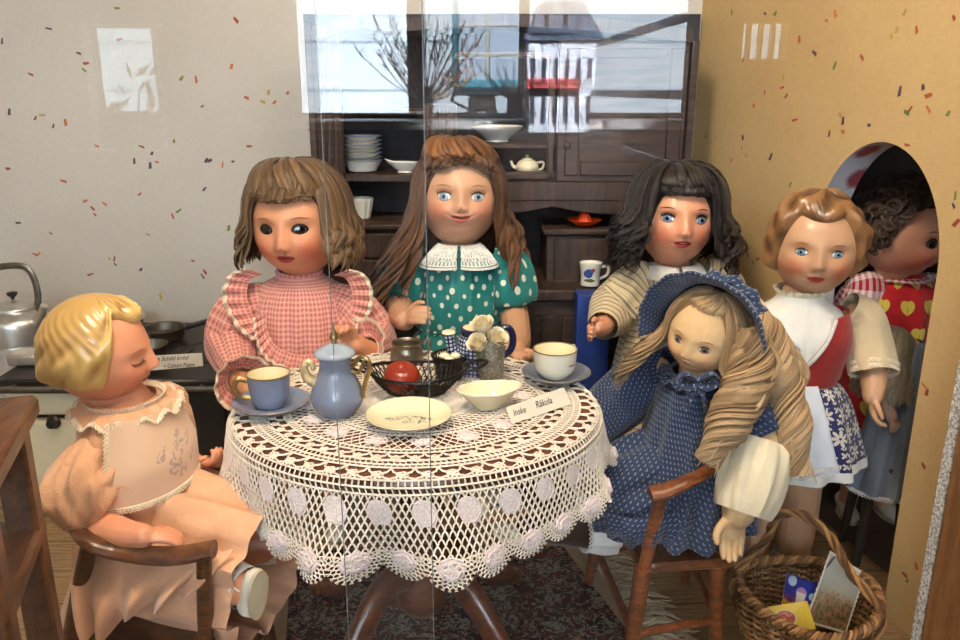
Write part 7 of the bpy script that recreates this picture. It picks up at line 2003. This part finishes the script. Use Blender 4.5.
# house over the street, in daylight
m = Mat('clapboard'); x, y, z = m.sep(m.pos()); ln = (z*2.6).frac() < .06; nz = m.noise(m.pos(), 1.2, 3.); col = m.mix(nz.step(.3, .7), rgb(206, 212, 218), rgb(232, 236, 238)); col = m.mix(ln*.6, col, rgb(120, 140, 160))
M_clap = m.princ(col, .8)
bl = empty('street_house', (0, -6.0, 0), 'pale clapboard house across the street mirrored in the glass', 'house')
mb = MB(); box(mb, (0, -6.2, 1.5), (12, .3, 7)); mb.build('wall', M_clap, bl, world=True)
Yv = 2*GY+6.02
TQ = simple('turquoise_paint', rgb(96, 160, 176), .5); mb = MB()
for b in [(452, -20, 458, 86), (521, -20, 528, 86), (452, 80, 528, 88)]: mbar(mb, *b, Yv, .1, .01)
wf = mb.build('window_frame', TQ, bl, world=True)
mb = MB()
for b in [(485, -20, 490, 80), (458, 24, 521, 27), (458, 53, 521, 56)]: mbar(mb, *b, Yv, .06, .01)
mb.build('sash', M_wf, wf, world=True)
mb = MB(); mbar(mb, 458, -20, 521, 80, Yv-.01, .02, .002); mb.build('pane', simple('pale_curtain', rgb(206, 216, 230), .6), wf, world=True)
slab('ground', [(-9, -9, -.02), (9, -9, -.02), (9, -3, -.02), (-9, -3, -.02)], simple('street_paving', rgb(150, 146, 140), .9)); bpy.data.objects['ground'].name = 'ground_street'
# dried grasses in a glass on the sill
def twigs(name, label, cat, px, py, Yv, n, fan, col, group=None, h=.34, heads=True):
    b = mir(px, py, Yv); b.z = zs_; e = empty(name, b, label, cat, group)
    mb = MB(); lathe(mb, [(.001, .002), (.028, 0), (.03, .004), (.026, .09), (.03, .11), (.027, .11), (.024, .09), (.026, .008), (.001, .006)], 24); mb.build('vase', M_vase, e)
    mb = MB()
    for i in range(n):
        a = R.uniform(-1, 1)*fan; d = V((sin(a), R.uniform(-.25, .25), cos(a))); L = h*R.uniform(.6, 1.1); bend = V((R.uniform(-.06, .06), 0, -.03)); P = crv([V((0, 0, .05)), d*L*.5+bend*.3, d*L+bend], 8); tube(mb, P, crv1([.0022, .0016, .0008], 8), 5)
        if heads:
            for k in range(7):
                q = P[-1]-(P[-1]-P[-3])*(k/6.); tube(mb, [q, q+V((R.uniform(-.03, .03), 0, R.uniform(.0, .035)))], [.0022, .0006], 4)
    mb.build('stems', col, e); return e
M_dry = simple('dried_straw', rgb(214, 176, 130), .8); M_twg = simple('dark_twig', rgb(70, 60, 56), .8)
twigs('dried_bouquet', 'dried straw bouquet in a glass on the rear window sill', 'bouquet', 425, 118, 2.82, 46, .75, M_dry)
twigs('dried_bouquet', 'thin bare twigs in a glass on the rear window sill', 'bouquet', 515, 118, 2.85, 26, .5, M_twg, h=.26, heads=False)
b = mir(138, 150, 2.95); sb = empty('house_plant', (b.x, b.y, .45), 'dark leafy plant before the small rear window', 'plant')
mb = MB(); lathe(mb, [(.001, .0), (.05, .0), (.065, .10), (.06, .10), (.001, .08)], 24); mb.build('pot', BLK, sb)
mb = MB()
for i in range(60):
    a = R.uniform(-1.2, 1.2); L = R.uniform(.1, .32); p = V((sin(a)*L, R.uniform(-.05, .05), .1+cos(a)*L*.9)); d = V((R.uniform(-1, 1), R.uniform(-.5, .5), R.uniform(-.3, 1))).normalized(); s_ = d.orthogonal()
    mb.add([p, p+d*.03+s_*.012, p+d*.06, p+d*.03-s_*.012], [(0, 1, 2, 3)])
    if i % 4 == 0: tube(mb, [V((0, 0, .08)), p*.6+V((0, 0, .04)), p], .003, 5)
mb.build('foliage', simple('dark_leaf', rgb(50, 56, 40), .7), sb)
mb = MB(); lathe(mb, [(.001, .0), (.12, .0), (.13, .02), (.02, .03), (.02, .43), (.13, .435), (.13, .449), (.001, .449)], 28); o = mb.build('plant_stand', WD1, origin=(0, 0, 0)); o.location = (b.x, b.y, 0); tag(o, 'round dark stand under the leafy plant behind the viewer', 'stand')
# little toy cart on the sill
b = mir(482, 110, 2.85); b.z = zs_; ct_ = empty('toy_cart', b, 'small dark toy cart on the rear window sill', 'toy cart')
mb = MB(); box(mb, (0, 0, .05), (.095, .06, .05), bev=.008); box(mb, (0, 0, .078), (.105, .066, .008), bev=.003); mb.build('tub', WD1, ct_)
for sx in (-1, 1):
    for sy in (-1, 1):
        mb = MB(); lathe(mb, [(.001, -.004), (.02, -.004), (.02, .004), (.001, .004)], 20, M=basis((sx*.034, sy*.036, .02), (1, 0, 0), (0, 0, 1), (0, -1, 0))); mb.build('wheel', BLK, ct_)
mb = MB(); tube(mb, [V((-.045, 0, .03)), V((-.105, 0, .06)), V((-.075, 0, .16))], .005, 8); mb.build('drawbar', WD1, ct_)
# model of a large villa on a plinth
hp0 = mir(562, 133, 2.3); vil = empty('model_villa', hp0, 'model of a pale villa with slate roof and dormers behind the viewer', 'model house')
M_vw = simple('villa_wall', rgb(206, 210, 216), .7); M_sl = simple('villa_slate', rgb(84, 92, 108), .7, 0, .2, 60.); M_win = simple('villa_window', rgb(60, 62, 70), .3); M_rd = simple('villa_red', rgb(190, 50, 44), .6)
def mz(py): return mir(562, py, 2.3).z-hp0.z
def mx(px): return mir(px, 80, 2.3).x-hp0.x
z1, z2, z3 = mz(88), mz(40), mz(-2)
mb = MB(); box(mb, ((mx(530)+mx(592))/2, -.07, z1/2), (mx(592)-mx(530), .14, z1)); mb.build('ground_storey', M_vw, vil)
mb = MB(); box(mb, ((mx(527)+mx(596))/2, -.07, (z1+z2)/2), (mx(596)-mx(527), .15, z2-z1)); mb.build('upper_storey', M_vw, vil)
mb = MB(); xa, xb = mx(521), mx(604); vs = [V((xa, .02, z2)), V((xb, .02, z2)), V((xb, -.17, z2)), V((xa, -.17, z2)), V((mx(545), -.07, z3)), V((mx(585), -.07, z3))]; mb.add(vs, [(0, 1, 5, 4), (2, 3, 4, 5), (1, 2, 5), (3, 0, 4), (0, 3, 2, 1)]); rf = mb.build('roof', M_sl, vil, smooth=False)
for px in (538, 553, 571):
    mb = MB(); x = mx(px); zz = lerp(z2, z3, .42); box(mb, (x, .0, zz), (.028, .05, .05)); mb.add([V((x-.02, .03, zz+.022)), V((x+.02, .03, zz+.022)), V((x, .03, zz+.05)), V((x-.02, -.04, zz+.022)), V((x+.02, -.04, zz+.022)), V((x, -.04, zz+.05))], [(0, 1, 2), (3, 5, 4), (0, 2, 5, 3), (1, 4, 5, 2)]); mb.build('dormer', M_sl, rf, smooth=False)
for k in range(6):
    x = lerp(mx(533), mx(590), k/5); mb = MB(); box(mb, (x, .002, lerp(0, z1, .52)), (.012, .006, z1*.62)); mb.build('window', M_win, vil)
    mb = MB(); za = lerp(z1, z2, .42); box(mb, (x, .007, za), (.012, .006, (z2-z1)*.42)); lathe(mb, [(.001, .0), (.006, 0), (.006, .006), (.001, .006)], 14, M=basis((x, .004, za+(z2-z1)*.21), (1, 0, 0), (0, 0, 1), (0, -1, 0)))
    mb.build('arched_window', M_win, vil)
mb = MB(); box(mb, ((mx(527)+mx(580))/2, .02, z1+.022), (mx(580)-mx(527), .006, .006)); box(mb, ((mx(527)+mx(580))/2, .015, z1+.002), (mx(580)-mx(527), .04, .006))
for k in range(22): box(mb, (lerp(mx(527), mx(580), k/21), .02, z1+.012), (.003, .004, .022))
mb.build('balcony', M_rd, vil, smooth=False)
pl = MB(); box(pl, (hp0.x, hp0.y-.07, hp0.z/2-.002), (.34, .22, hp0.z-.004), bev=.004); o = pl.build('plinth', WD1); tag(o, 'tall dark plinth under the model villa behind the viewer', 'plinth')
# glass display shelving running away from the pane, with a dark corner post
gc = empty('display_shelving', mir(690, 200, 2.3)*1, 'open grey shelving with a dark corner post behind the viewer', 'shelving'); gc.location.z = 0
M_gs = simple('shelf_edge', rgb(120, 126, 138), .4)
for (p0, p1) in (((688, 16), (590, 52)), ((688, 95), (590, 101)), ((688, 172), (595, 158))):
    mb = MB(); a, b = mir(p0[0], p0[1], 1.8), mir(p1[0], p1[1], 3.0); b.z = a.z; bar(mb, a, b, .012, .02); mb.build('shelf', M_gs, gc, world=True)
mb = MB(); a, b = mir(691, 100, 1.75), mir(722, 100, 1.75); box(mb, ((a.x+b.x)/2, a.y, 1.1), (b.x-a.x, .05, 2.2), bev=.003); mb.build('post', simple('dark_post', rgb(44, 36, 34), .6), gc, world=True)
# ================================================================== light
def area(name, loc, target, size, power, color, sy=None):
    d = bpy.data.lights.new(name, 'AREA'); d.energy = power; d.color = color[:3]; d.size = size
    if sy: d.shape = 'RECTANGLE'; d.size_y = sy
    o = bpy.data.objects.new(name, d); COL.objects.link(o); o.location = loc
    o.rotation_euler = (V(target)-V(loc)).to_track_quat('-Z', 'Y').to_euler(); return o
area('display_lamp', (-.25, .62, 1.62), (0, 1.2, .45), .28, 13, (1., .82, .60))
area('display_strip_lamp', (.35, .62, 1.7), (.1, 1.25, .45), .5, 8, (1., .87, .70))
area('room_daylight', (-1.2, -1.6, 2.1), (0, 1.0, .4), 1.1, 16, (.78, .88, 1.))
sp = bpy.data.lights.new('villa_fill_spot', 'SPOT'); sp.energy = 4200; sp.color = (.85, .92, 1.); sp.spot_size = .38; sp.spot_blend = .4; sp.shadow_soft_size = .08  # added spot without a seen source, brightens the mirrored villa
spo = bpy.data.objects.new('villa_fill_spot', sp); COL.objects.link(spo); spo.location = (.30, .1, 1.7); spo.rotation_euler = (V((.235, -1.35, .88))-V((.30, .1, 1.7))).to_track_quat('-Z', 'Y').to_euler()
sd = bpy.data.lights.new('sun', 'SUN'); sd.energy = 75; sd.color = (.82, .92, 1.); sd.angle = .02; so = bpy.data.objects.new('sun', sd); COL.objects.link(so)
so.location = (0, 3, 8); so.rotation_euler = V((.25, -1, -.9)).to_track_quat('-Z', 'Y').to_euler()
w = bpy.data.worlds.new('sky'); SC.world = w; w.use_nodes = True
nt = w.node_tree; bg = nt.nodes['Background']; bg.inputs[0].default_value = (.62, .8, 1., 1); bg.inputs[1].default_value = 1.6
SC.view_settings.view_transform = 'Standard'; SC.view_settings.look = 'None'; SC.view_settings.exposure = 0.; SC.view_settings.gamma = 1.

SC.cycles.sample_clamp_indirect = 0.
